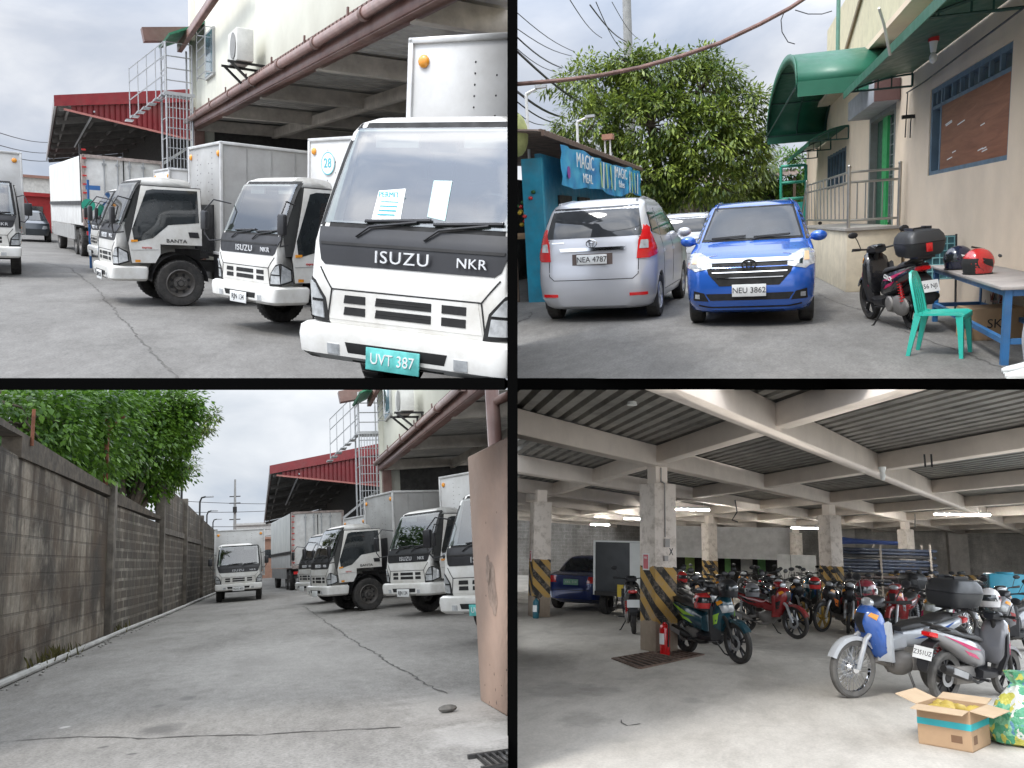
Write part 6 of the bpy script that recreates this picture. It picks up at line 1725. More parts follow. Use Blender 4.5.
def wallText(txt, size, y, z, m_, sx=1.0, rot=0): 
    me = text_mesh(txt, size, (-3.93, y, z), '+X', sx=sx, rot=rot, extr=.004); return add('lettering', me, m_, r)
wallText('MAGIC', .46, 18.7, 2.92, PAPER, 1.35); wallText('MEAL', .30, 18.9, 2.56, PAPER, 1.5); wallText('MAGIC', .42, 23.6, 2.90, PAPER, 1.5); wallText('flakes', .28, 23.6, 2.60, PAPER, 1.6)
b = MB(); b.lathe([(.13, 0), (.13, .01)], (-3.935, 16.95, 2.62), 'X', 20, True); add('roundel', b, mat('roundel_purple', (.25, .05, .30), .5), r)
b = MB()
for i, y in enumerate((20.6, 21.4, 22.0, 25.6, 26.2)):
    b = MB(); b.box((-3.94, y, 2.74), (.006, .14, .62), Matrix.Rotation(R(12), 3, 'X')); add('yellow_stripe', b, mat('banner_yellow', (.45, .62, .25), .5), r)
b = MB()
for i, y in enumerate((20.95, 22.6, 25.2, 26.8)): b.box((-3.945, y, 2.74), (.006, .12, .66), Matrix.Rotation(R(-10), 3, 'X'))
add('white_stripe', b, PAPER, r)
clip(r, UR.planes)
# goods in the stall opening
r = thing('flower_bunch', 'red and yellow artificial flowers hanging in the dark stall opening', 'flowers', UR.S)
q = random.Random(3); c = UR.D(528, 205, 16.2)
for nm, mm, k_ in (('blossom', REDL, 14), ('yellow_blossom', mat('yellow_flower', (.6, .42, .04), .6), 6), ('leaf', mat('flower_leaf', (.03, .12, .03), .6), 14)):
    b = MB()
    for i in range(k_): b.ell(c + Vector((q.gauss(0, .09), q.gauss(0, .06), q.gauss(0, .16))), (.05, .05, .04), 7, 5)
    add(nm, b, mm, r)
clip(r, UR.planes)
r = thing('wooden_stool', 'small pale wooden stool at the dark stall opening', 'stool', UR.S); c = UR.D(522, 236, 16.3)
b = MB(); b.box((c.x, 16.3, c.z), (.36, .3, .12)); add('seat', b, mat('pale_wood', (.36, .24, .14), .7), r)
b = MB()
for s in (-.14, .14): b.box((c.x + s, 16.25, (c.z - .06) / 2), (.05, .05, c.z - .06))
add('leg', b, mat('dark_wood', (.09, .06, .04), .7), r); clip(r, UR.planes)
o = add('tarp_bundle', MB().ell(UR.D(517, 135, 15.8), (.22, .3, .42), 12, 8), mat('yellow_green_tarp', (.42, .45, .18), .7, var=.3), None, UR.S); tag(o, 'crumpled pale yellow tarp tucked under stall roof corner', 'tarp'); clip(o, UR.planes)
# lamps above the stall roof
for px, y0_, y1_, d, lab in ((577, 156, 122, 24, 'white slim lamp post with angled arm above the stall roof'), (526, 130, 94, 20, 'white slim lamp post with long arm at far left above stall roof')):
    r = thing('lamp_post', lab, 'street lamp', UR.S); p = UR.D(px, y1_, d)
    b = MB(); b.tube([(p.x, d, 2.9), (p.x, d, p.z)], .04, 8); b.tube([(p.x, d, p.z), (p.x + .3, d - .1, p.z + .08)], .035, 8); add('post', b, mat('white_post', (.62, .63, .62), .5), r)
    b = MB(); b.box((p.x + .42, d - .12, p.z + .11), (.28, .14, .07)); add('lamp_head', b, STEELG, r); clip(r, UR.planes)
r = thing('roof_vent', 'small brown vent box on two pipes above the stall roof', 'vent', UR.S); p = UR.D(608, 138, 26)
b = MB(); b.tube([(p.x - .10, 26, 3), (p.x - .10, 26, p.z)], .03, 6); b.tube([(p.x + .06, 26, 3), (p.x + .06, 26, p.z)], .03, 6); add('pipe', b, mat('white_post', (.62, .63, .62), .5), r)
b = MB(); b.box((p.x, 26, p.z + .03), (.34, .3, .16)); add('box', b, mat('vent_brown', (.30, .15, .10), .7), r)
# tree, utility pole and wires
def Du(px, py, d): return tuple(UR.D(px, py, d))
tree(UR, 'big spreading green mango tree behind the parked cars', (-3.6, 33.5, 0), [(Du(590, 86, 34), (1.9, 1.6, 1.1), 1.0), (Du(650, 81, 33), (1.9, 1.7, 1.2), 1.3), (Du(700, 91, 33), (1.7, 1.6, 1.2), 1.2), (Du(735, 119, 33), (1.5, 1.5, 1.3), 1.1), (Du(590, 129, 32), (1.7, 1.6, 1.3), 1.1), (Du(650, 126, 32), (2.0, 1.8, 1.5), 1.5), (Du(705, 139, 32), (1.8, 1.6, 1.3), 1.3), (Du(655, 171, 32), (1.7, 1.6, 1.1), 1.1), (Du(745, 151, 33), (1.1, 1.2, .8), .6), (Du(700, 181, 32), (1.6, 1.5, .9), .9), (Du(575, 156, 33), (.9, 1, .7), .45), (Du(628, 63, 33), (.9, 1.0, .6), .5), (Du(700, 63, 34), (.8, 1, .5), .4), (Du(655, 201, 33), (1.3, 1.2, .5), .5)], 36000, .25, LEAF1, 21, trunk_r=.26, clump=.42, fork=(-3.8, 33.2, 2.6))
tree(UR, 'low dark green bush under the mango tree beside the back wall', tuple(UR.G(735, 215)) if False else (.4, 37, 0), [(Du(755, 168, 37), (1.0, 1, .8), 1), (Du(735, 190, 37), (1.2, 1, .6), .8)], 2400, .26, LEAF1, 22, trunk_r=.1, clump=.4)
tree(UR, 'bright leafy shrub beyond the green frame at house end', (1.3, 40, 0), [(Du(790, 170, 40), (1.1, 1, 1.0), 1), (Du(778, 196, 40), (1.3, 1, .7), 1), (Du(812, 190, 41), (1.0, 1, 1.0), .6)], 4200, .24, LEAF2, 23, trunk_r=.1, clump=.4)
r = thing('utility_pole', 'pale concrete utility pole rising behind the mango tree top', 'pole', UR.S); p = UR.D(627, 12, 38)
b = MB(); b.tube([(p.x, 38, 0), (p.x, 38, 14)], [.26, .17], 12); add('post', b, mat('concrete_pole', (.30, .30, .29), .8), r)
WIRES = [((505, 2, 24), (575, 52, 38), .02), ((505, 20, 24), (572, 56, 38), .02), ((505, 26, 24), (562, 68, 38), .035), ((505, 38, 24), (556, 72, 38), .02), ((505, 40, 22), (590, 108, 36), .05), ((505, 82, 22), (566, 118, 34), .05), ((505, 92, 22), (560, 124, 34), .03), ((505, 102, 22), (545, 125, 34), .02), ((505, 112, 22), (540, 132, 34), .02), ((570, 0, 26), (602, 38, 38), .02), ((590, 5, 26), (627, 42, 38), .03), ((596, 2, 26), (622, 50, 38), .02), ((612, 2, 26), (640, 40, 38), .015)]
for i, (a_, c_, rr_) in enumerate(WIRES):
    b = MB(); A = UR.D(*a_); C2 = UR.D(*c_); b.tube([A.lerp(C2, f / 8) - Vector((0, 0, .18 * math.sin(math.pi * f / 8))) for f in range(9)], rr_ * .8, 5)
    o = add('overhead_wire', b, INK, None, UR.S); tag(o, 'dark overhead wire running towards the utility pole behind the mango tree', 'wire', 'overhead wires above the stall'); clip(o, UR.planes)
b = MB(); b.tube([UR.D(px, py, d) for px, py, d in ((505, 85, 10), (518, 84, 10), (560, 80.5, 10.2), (600, 75.5, 10.4), (640, 67.5, 10.6), (680, 56.5, 10.8), (720, 43, 11), (760, 24, 11.2), (790, 8, 11.4), (820, -12, 11.6))], .026, 8)
o = add('steel_cable', b, mat('rusty_cable', (.17, .10, .085), .6, .3, var=.4, vs=8), None, UR.S); tag(o, 'thick rusty cable sagging across the sky in front of the mango tree', 'cable'); clip(o, UR.planes)
b = MB(); pts = [UR.D(px, py, 14) for px, py in ((785, 10), (781, 20), (782, 32), (788, 42), (795, 44))]; b.tube(pts, .008, 5); pts = [UR.D(px, py, 14) for px, py in ((795, 10), (808, 14), (822, 14), (832, 11))]; b.tube(pts, .008, 5)
o = add('loose_wire', b, INK, None, UR.S); tag(o, 'thin loose curl of wire hanging above the barrel canopy', 'wire'); clip(o, UR.planes)
# back wall and roofs
BACKW = blockwall('back_block_wall', (.20, .19, .17), (.15, .14, .12), (.11, .10, .09), .5)
r = thing('back_wall', 'low grey block wall across the back of the car yard', 'wall', UR.S); b = MB(); b.box((-4, 42, 1.45), (24, .2, 2.9)); add('wall_body', b, BACKW, r); b = MB(); b.box((-4, 42, 2.95), (24, .3, .12)); add('coping', b, COP, r); clip(r, UR.planes)
r = thing('tin_shelter', 'low rusty roofed shelter behind the blue car under the mango tree', 'shelter', UR.S)
b = MB(); corrug(b, -3.2, 1.4, 37, 40.5, 3.1, 3.5, .3, .05, 'Y'); add('roof', b, mat('rusty_tin_roof', (.17, .12, .095), .7), r, smooth=False)
for x in (-3, -.8, 1.2):
    b = MB(); b.box((x, 37.2, 1.5), (.12, .12, 3.0)); add('post', b, mat('dark_wood', (.09, .06, .04), .7), r)
b = MB(); b.box((-.9, 40.3, 1.5), (4.5, .1, 3)); add('back_panel', b, DARKI, r); clip(r, UR.planes)
r = thing('green_frame', 'green painted pipe frame standing by the far corner of the house', 'frame', UR.S)
b = MB(); x0, x1, d = UR.D(781, 180, 30).x, UR.D(806, 180, 30).x, 30
for x in (x0, x1): b.tube([(x, d, 0), (x, d, 3.1)], .05, 8)
for z in (2.0, 2.55, 3.1): b.tube([(x0, d, z), (x1, d, z)], .05, 8)
add('pipe', b, mat('green_pipe_paint', (.02, .25, .16), .5), r)
b = MB(); b.box(((x0 + x1) / 2, 30.2, 1.62), (x1 - x0, .5, .5)); add('tarp', b, mat('teal_tarp', (.02, .30, .24), .6, var=.2), r)
# ------------------------------------------------------------------ lower right: covered motorcycle parking
GFLOOR = concrete('garage_floor', (.46, .43, .38), (.58, .545, .49), stain=.3, crack=False, spots=[Sp(LR, x_, y_, a_, c_, (.20, .185, .165), .4) for x_, y_, a_, c_ in ((560, 690, .5, .7), (585, 720, .3, .4), (540, 660, .5, 1.2), (600, 690, .3, .4), (690, 700, .15, .2), (720, 640, 1.0, 2.0), (800, 650, .8, 1.5))], grain=.25)
ground('garage_floor', LR, GFLOOR, -18, 70, 40)
OLDW = mat('old_white_concrete', (.56, .52, .47), .85, var=.08, vs=1.2, dirt=.35, dirtc=(.33, .29, .25), bump=.2, bs=20)
BEAMM = mat('whitewashed_beam', (.84, .755, .67), .85, var=.07, vs=.9, dirt=.35, dirtc=(.38, .33, .29), bump=.15, bs=20)
LDECK = mat('dark_steel_deck', (.20, .195, .18), .45, .15, var=.4, vs=2.5, dirt=.6, dirtc=(.34, .33, .30))
C1 = Vector((-1.64, 13.25, 0)); E1 = Vector((1.65, 4.9, 0)); E2 = Vector((-1.78, 3.6, 0)); ZS = 2.88
def node(i, j): return C1 + E1 * i + E2 * j
r = thing('garage_roof', 'flat roof of whitewashed concrete beams with dark ribbed steel deck over the motorcycles', 'roof', LR.S)
I0, I1, J0, J1 = -2, 8, -6, 6
for j in range(J0, J1 + 1):
    b = MB(); b.beam(node(I0, j) + Vector((0, 0, ZS + .16)), node(I1, j) + Vector((0, 0, ZS + .16)), .25, .32); add('beam', b, BEAMM, r, bevel=.008)
for i in range(I0, I1 + 1):
    for j in range(J0, J1):
        u = E2.normalized() * .17
        b = MB(); b.beam(node(i, j) + u + Vector((0, 0, ZS + .18)), node(i, j + 1) - u + Vector((0, 0, ZS + .18)), .22, .27); add('cross_beam', b, BEAMM, r, bevel=.008)
b = MB(); corrug(b, I0, I1, J0, J1, 3.215, 3.215, .062, .075, 'Y')
for v in b.bm.verts: v.co = node(v.co.x, v.co.y) + Vector((0, 0, v.co.z))
add('roof_deck', b, LDECK, r, smooth=False, recalc=False)
b = MB(); b.prism([tuple(node(I0, J0).xy), tuple(node(I1, J0).xy), tuple(node(I1, J1).xy), tuple(node(I0, J1).xy)], 3.47, 3.6, 'Z'); add('roof_slab', b, OLDW, r)
b = MB()
for p in ((583, 556), ): pass
for (i, j) in ((-.45, -.55), ): 
    p = node(i, j); b.lathe([(.06, 3.16), (.05, 3.20)], (p.x, p.y, 0), 'Z', 12, True)
add('ceiling_boss', b, PAPER, r)
clip(r, LR.planes + [pl(1, -.74, 0)])
# columns
def hazard(name):
    m, t, bb = nt(name); v = coord(t); sp = t.nodes.new('ShaderNodeSeparateXYZ'); t.links.new(v, sp.inputs[0])
    u = math_(t, 'ADD', math_(t, 'ADD', sp.outputs['X'], math_(t, 'MULTIPLY', sp.outputs['Y'], -1)), sp.outputs['Z'])
    f = math_(t, 'FRACT', math_(t, 'DIVIDE', u, .36)); s = math_(t, 'GREATER_THAN', f, .5)
    o = mixc(t, s, (.44, .27, .07), (.028, .026, .024))
    z = sp.outputs['Z']
    hi = math_(t, 'GREATER_THAN', math_(t, 'ADD', z, math_(t, 'MULTIPLY', noise(t, v, 6, 4), .10)), 1.34)
    lo = math_(t, 'LESS_THAN', math_(t, 'ADD', z, math_(t, 'MULTIPLY', noise(t, v, 5, 4), .22)), .56)
    o = mixc(t, hi, o, (.74, .67, .60)); o = mixc(t, lo, o, (.27, .215, .16))
    w = ramp(t, noise(t, v, 7, 7, .7), [(.48, 0.0), (.68, .65)]); o = mixc(t, w, o, (.34, .28, .22))
    t.links.new(o, bb.inputs['Base Color']); bb.inputs['Roughness'].default_value = .85
    bumpn(t, bb, noise(t, v, 25, 5), .4, .01); return m
HAZ = hazard('hazard_striped_column')
for n, (i, j, hw, lab) in enumerate([(0, 0, .21, 'nearest white column with yellow and black stripes and fire sign, by red extinguisher'), (0, 2, .21, 'striped white column at left of the garage beside the dark blue car'), (2, 0, .21, 'white column behind the motorcycles left of the stacked steel pipes'), (2, 2, .20, 'far white column in front of the white parapet'), (4, 0, .20, 'far white column right behind the stacked steel pipes'), (4, 2, .2, 'farthest white column by the back wall')]):
    p = node(i, j); rz = 43 if n != 1 else 30
    if n == 1: p = Vector((-5.02, 18.45, 0))
    M_ = LR.S @ Matrix.Translation((p.x, p.y, 0)) @ Matrix.Rotation(R(rz), 4, 'Z')
    c = thing('column', lab, 'column', M_)
    b = MB(); b.box((0, 0, 1.3), (hw * 2, hw * 2, 2.6)); add('shaft', b, HAZ, c, bevel=.012)
    b = MB(); b.box((0, 0, 2.742), (hw * 1.1, hw * 1.1, .276)); add('neck', b, BEAMM, c)
    if n in (0, 1):
        b = MB(); b.box((-hw - .004, .03, 1.36), (.008, .17, .26)); sg = add('fire_sign', b, PAPER, c)
        b = MB(); b.box((-hw - .009, .03, 1.36), (.004, .13, .22)); add('sign_panel', b, mat('pink_sign', (.62, .16, .18), .5), sg)
        text('lettering', 'FIRE', .05, (-hw - .0115, .03, 1.42), '-X', PAPER, sg, extr=.0006)
    if n == 0:
        b = MB(); b.tube([(-.02, -hw - .012, 1.75), (-.02, -hw - .012, 2.6), (-.02, -hw + .08, 2.64), (-.02, -.13, 2.86)], .012, 6); b.box((-.0, -hw - .02, 1.66), (.09, .05, .13)); b.box((-.02, -hw - .02, 1.42), (.07, .04, .08)); add('conduit', b, mat('conduit_grey', (.36, .34, .32), .6), c)
        text('lettering', 'X', .16, (.10, -hw - .003, 1.52), '-Y', INK, c, sx=.7)
    clip(c, LR.planes)
# extinguishers
def extinguisher(label, M, m):
    r = thing('fire_extinguisher', label, 'fire extinguisher', M)
    b = MB(); b.lathe([(.001, 0), (.07, 0), (.075, .02), (.075, .36), (.06, .41), (.025, .435), (.022, .46)], (0, 0, 0), 'Z', 24, True); add('cylinder', b, m, r)
    b = MB(); b.lathe([(.03, .455), (.03, .49)], (0, 0, 0), 'Z', 12, True); b.box((0, -.04, .50), (.02, .13, .018)); b.box((0, -.05, .53), (.02, .12, .014)); add('valve', b, DARKM, r)
    b = MB(); b.tube([(.03, 0, .47), (.10, 0, .44), (.098, 0, .25), (.09, 0, .12)], .011, 6); add('hose', b, BLACKP, r)
    b = MB(); b.loft([[Vector((.0765 * math.cos(t_), .0765 * math.sin(t_), z)) for t_ in [-2.4 + 1.7 * k2 / 8 for k2 in range(9)]] for z in (.15, .30)], False, False); add('paper_label', b, PAPER, r)
    return r
p = LR.G(665, 655); extinguisher('red fire extinguisher standing at the foot of nearest striped column', LR.M(p.x, p.y, 40, 0, 1.05), REDL)
p = LR.G(537, 618); extinguisher('dark teal extinguisher standing at the foot of the left striped column', LR.M(p.x, p.y - .1, 70, 0, .95), mat('teal_cylinder', (.02, .12, .16), .35))
# floor grating
r = thing('floor_grating', 'rusty steel floor grating in front of the nearest striped column', 'grating', LR.S)
P = [LR.G(*q_) for q_ in ((613, 659), (640, 669), (703, 655), (672, 649))]
b = MB(); n = 12
for i in range(n):
    f = (i + .3) / n; a_ = P[0].lerp(P[3], f); c = P[1].lerp(P[2], f); b.beam(a_ + Vector((0, 0, .012)), c + Vector((0, 0, .012)), .05, .016)
add('bar', b, mat('rusty_bar', (.15, .10, .075), .8, .2, var=.4), r)
b = MB()
for i in range(4): b.beam(P[i] + Vector((0, 0, .008)), P[(i + 1) % 4] + Vector((0, 0, .008)), .05, .014)
add('rim', b, mat('rusty_bar', (.15, .10, .075), .8), r)
b = MB(); b.faces([p_ + Vector((0, 0, .004)) for p_ in P], [(0, 1, 2, 3)]); add('pit', b, SEAM, r)
ribbon(LR, 'floor_crack', [(620, 720), (628, 726), (640, 724)], .02, CRACK, seed=41, jit=.02)
# walls
LBW = blockwall('garage_block_wall', (.45, .44, .42), (.38, .37, .355), (.32, .31, .295), .25)
PEEL = blockwall('peeling_white_wall', (.70, .68, .64), (.78, .75, .71), (.66, .63, .59), .25)
r = thing('garage_back_wall', 'grey block wall across the back left of the garage', 'wall', LR.S); b = MB(); b.box((-11.2, 47, 1.7), (13.2, .3, 3.4)); add('wall_body', b, LBW, r, smooth=False); clip(r, LR.planes)
r = thing('garage_back_wall', 'peeling whitewashed block wall across the back right of the garage', 'wall', LR.S); b = MB(); b.box((10, 48, 2.2), (18, .3, 4.4)); add('wall_body', b, PEEL, r, smooth=False)
for i, x in enumerate((4.2, 9.6)):
    b = MB(); b.box((x, 47.6, 1.7), (.9, .7, 3.4)); add('pilaster', b, mat('white_pilaster', (.60, .56, .51), .85, dirt=.3), r)
clip(r, LR.planes)
r = thing('white_parapet', 'long white rendered parapet hanging above the dark doorway strip at garage back', 'wall', LR.S); b = MB(); b.box((-1.6, 42, 2.1), (6.3, .25, 1.55)); b.box((-1.6, 42, 3.6), (6.3, .2, .8)); add('panel', b, mat('white_parapet', (.55, .54, .53), .8, dirt=.2), r)
b = MB(); b.box((-4.65, 42.2, .7), (.2, .3, 1.4)); b.box((1.5, 42.2, .7), (.2, .3, 1.4)); add('post', b, DARKI, r); clip(r, LR.planes)
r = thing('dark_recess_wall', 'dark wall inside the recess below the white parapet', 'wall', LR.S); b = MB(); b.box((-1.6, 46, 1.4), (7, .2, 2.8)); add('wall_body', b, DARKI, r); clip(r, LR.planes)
r = thing('garage_side_wall', 'plain block side wall at the far right of the garage', 'wall', LR.S); b = MB(); b.box((15.0, 38, 2), (.3, 20, 4)); add('wall_body', b, LBW, r)
for i, (px, wd, hh, cc, lab) in enumerate([(690, .5, .9, (.30, .42, .10), 'yellowish green'), (714, .45, 1.0, (.62, .60, .54), 'pale'), (747, .6, 1.1, (.66, .64, .60), 'white'), (762, .4, .8, (.12, .30, .10), 'dark green'), (728, .3, .8, (.18, .40, .12), 'mid green')]):
    p = LR.D(px, 575, 45.6); q_ = thing('wall_board', f'{lab} board leaning in the dark recess under the white parapet', 'board', LR.M(p.x, 45.6, 90))
    b = MB(); b.box((0, 0, .55 + hh / 2), (wd, .06, hh)); add('panel', b, mat('board_' + lab.replace(' ', '_'), cc, .6), q_, bevel=.01)
    b = MB(); b.box((-wd * .3, 0, .28), (.05, .05, .56)); b.box((wd * .3, 0, .28), (.05, .05, .56)); add('leg', b, DARKI, q_)
# lights
LITE = mat('lit_tube', (1, .98, .94), .4, emit=330.0, var=0.0)
for i, (px, py, d, rot, lab) in enumerate([(600, 525, 33, 20, 'lit tube light at far left by the back wall'), (633, 519, 29, 20, 'lit tube light just left of nearest column'), (691, 510, 24, 12, 'brightest lit tube light right of nearest column'), (684, 506.5, 31, 12, 'small lit tube light above the brightest one'), (806, 528.5, 34, 6, 'lit tube light left of the pipe stack column'), (962, 515, 27, 3, 'lit tube light at right above the peeling wall')]):
    p = LR.D(px, py, d); q_ = thing('tube_light', lab, 'light', LR.S @ Matrix.Translation(p) @ Matrix.Rotation(R(rot), 4, 'Z'))
    L_ = [.75, .6, 1.05, .5, 1.1, 1.5][i]
    b = MB(); b.box((0, 0, .06), (L_, .08, .06)); b.tube([(-L_ * .35, 0, .08), (-L_ * .35, 0, .08 + max(.1, 2.95 - p.z))], .006, 5); b.tube([(L_ * .35, 0, .08), (L_ * .35, 0, .08 + max(.1, 2.95 - p.z))], .006, 5); add('housing', b, PAPER, q_)
    b = MB(); b.tube([(-L_ / 2, 0, .012), (L_ / 2, 0, .012)], .022, 8); add('tube', b, LITE, q_)
# bulb fitting and hanging wire on beams
for px, py, d, lab in ((883, 480, 13.6, 'white bulb fitting hanging from the beam crossing at right'),):
    p = LR.D(px, py, d); q_ = thing('bulb_fitting', lab, 'lamp', LR.S @ Matrix.Translation(p)); b = MB(); b.lathe([(.03, 0), (.045, .08), (.03, .12)], (0, 0, 0), 'Z', 12, True); add('bulb', b, PAPER, q_); b = MB(); b.lathe([(.04, .12), (.06, .2)], (0, 0, 0), 'Z', 12, True); add('socket', b, PAPER, q_)
p = LR.D(928, 458, 11.6); b = MB()
for s in (-.04, .04): b.tube([p + Vector((s, 0, .05)), p + Vector((s, 0, -.12))], .012, 6)
o = add('beam_clamp', b, DARKM, None, LR.S); tag(o, 'pair of small dark clamps on the right beam', 'clamp')
for pts, d, lab in ((((735, 500), (737, 512), (732, 520), (738, 522)), 16, 'dark looped wire hanging from the middle beam'), (((915, 514), (915, 528)), 24, 'short dark wire hanging below beam at right')):
    b = MB(); b.tube([LR.D(*q_, d) for q_ in pts], .012, 5); o = add('hanging_wire', b, INK, None, LR.S); tag(o, lab, 'wire')
# ---- dark blue saloon
r = thing('saloon_car', 'dark blue saloon car parked tail towards viewer behind the left striped column', 'car', LR.M(-4.35, 22.6, 80))
DBL = mat('dark_blue_car_paint', (.012, .03, .14), .22, .2, coat=1)
sl = [(.20, 2.0, -2.0, .68, 4), (.30, 2.15, -2.15, .80, 5), (.55, 2.2, -2.2, .84, 5), (.75, 2.1, -2.18, .845, 5), (.88, 1.7, -2.12, .83, 6), (.93, 1.1, -1.95, .80, 6), (.96, .95, -1.55, .77, 7), (1.15, .5, -1.25, .69, 8), (1.32, .1, -.95, .61, 7), (1.38, -.15, -.75, .5, 5), (1.40, -.3, -.6, .25, 4)]
m_ = MB().hull(sl, 6, 80).mesh('body'); m_ = cut(m_, [MB().lathe([(.34, s * .55), (.34, s * 1.2)], (0, y, .29), 'X', 30, True) for y in (1.35, -1.3) for s in (-1, 1)]); bv = bvh_of(m_); add('body', m_, DBL, r)
b = MB(); patch(b, bv, '-Y', [(-.62, .975), (.62, .975), (.52, 1.30), (-.52, 1.30)], .006, .06); add('rear_window', b, WSHIELD2, r)
for s, ax in ((1, '+X'), (-1, '-X')):
    b = MB(); patch(b, bv, '-Y', [(s * .42, .70), (s * .82, .70), (s * .82, .86), (s * .45, .86)], .012, .05); add('tail_light', b, REDL, r)
    b = MB(); patch(b, bv, ax, [(.85, .98), (-1.15, .98), (-.85, 1.27), (.25, 1.27)], .005, .08, .3); add('side_window', b, GLASS, r)
    for y in (1.35, -1.3): wheel_car(r, s * .74, y, s)
b = MB(); b.box((0, -2.21, .72), (.40, .014, .14)); lp = add('licence_plate', b, mat('plate_green', (.20, .42, .30), .5), r); text('lettering', 'XKL 514', .09, (0, -2.219, .72), '-Y', PLATEW, lp, extr=.001)
b = MB(); lines(b, bv, '-Y', [(-.84, .52), (.84, .52)], .012, .004); add('bumper_gap', b, SEAM, r)
clip(r, LR.planes)
# ---- small delivery box truck behind the column
r = thing('cargo_tricycle', 'small cargo vehicle with dark box and yellow plate behind the nearest striped column', 'cargo vehicle', LR.M(-3.1, 20.4, 78))
b = MB(); b.box((0, 0, 1.12), (1.35, 1.9, 1.25)); bx = add('cargo_box', b, mat('dark_grey_box', (.055, .06, .065), .5), r, bevel=.015)
b = MB()
for s in (-1, 1):
    b.box((s * .675, -.95, 1.12), (.05, .05, 1.28)); b.box((s * .675, 0, 1.745), (.04, 1.9, .04))
b.box((0, -.955, 1.745), (1.4, .04, .04)); b.box((.45, -.965, 1.12), (.42, .02, 1.2)); add('pale_edge', b, PAPER, bx)
b = MB(); b.box((0, -.98, .52), (1.3, .05, .10)); add('bumper', b, DARKM, r)
b = MB(); b.box((.05, -1.01, .60), (.22, .02, .28)); add('yellow_plate', b, mat('yellow_plate', (.65, .48, .05), .5), r)
b = MB(); b.box((.42, -1.01, .58), (.42, .02, .32)); add('white_panel', b, PLATEW, r)
for s in (-1, 1):
    b = MB(); b.lathe([(.10, -.08), (.26, -.08), (.27, 0), (.26, .08), (.10, .08)], (s * .55, -.5, .27), 'X', 20); add('wheel', b, RUBBER, r)
b = MB(); b.lathe([(.10, -.06), (.26, -.06), (.27, 0), (.26, .06), (.10, .06)], (0, 1.5, .27), 'X', 20); add('wheel', b, RUBBER, r)
b = MB(); b.box((0, 1.2, .55), (.5, .9, .3)); b.tube([(0, 1.5, .27), (0, 1.2, 1.0)], .03, 6); b.tube([(-.35, 1.1, 1.05), (.35, 1.1, 1.05)], .02, 6); add('front_frame', b, DARKM, r)
# ---- motorcycles
G1 = 'motorcycles parked under the garage roof'
def atwheel(px, py, head, front=True, lean=0, sc=1.0):
    P = LR.G(px, py); h = R(head); f = Vector((math.cos(h), math.sin(h), 0)); o = P - f * (.63 if front else -.63) * sc
    return LR.M(o.x, o.y, head, 0, sc) @ Matrix.Rotation(R(lean), 4, 'Y')
m1 = motorbike('dark teal scooter with lime decals beside the red extinguisher', atwheel(740, 664, -50, True, 6), TEALP, LIME, plate=None, group=G1, rimm=BLACKP)
m4 = motorbike('blue and silver wire-wheeled motorcycle with black top case in the front row', atwheel(853, 698, -140, True, -4, 1.06), SILP, BLUEP, 'underbone', True, topcase=True, dusty=True, group=G1, cowlm=BLUEP)
m5 = motorbike('dusty grey scooter showing its tail light and white plate behind the cardboard box', atwheel(944, 702, 47, False, 6, .93), GREYP, MAG, plate='Z351UZ', dusty=True, group=G1)
m2 = motorbike('red and black motorcycle parked behind the dark teal scooter', atwheel(797, 639, -42, True, 5), REDP, BLK, 'underbone', group=G1)
m3 = motorbike('black motorcycle with gold wheels left of the blue and silver one', atwheel(822, 632, -128, True, -5), BLK, ORG, 'underbone', rimm=GOLD, group=G1)
def dupb(src, label, M, swap=None): return copy_tree(src, M, label, G1, swap)
pn = lambda m: m.name
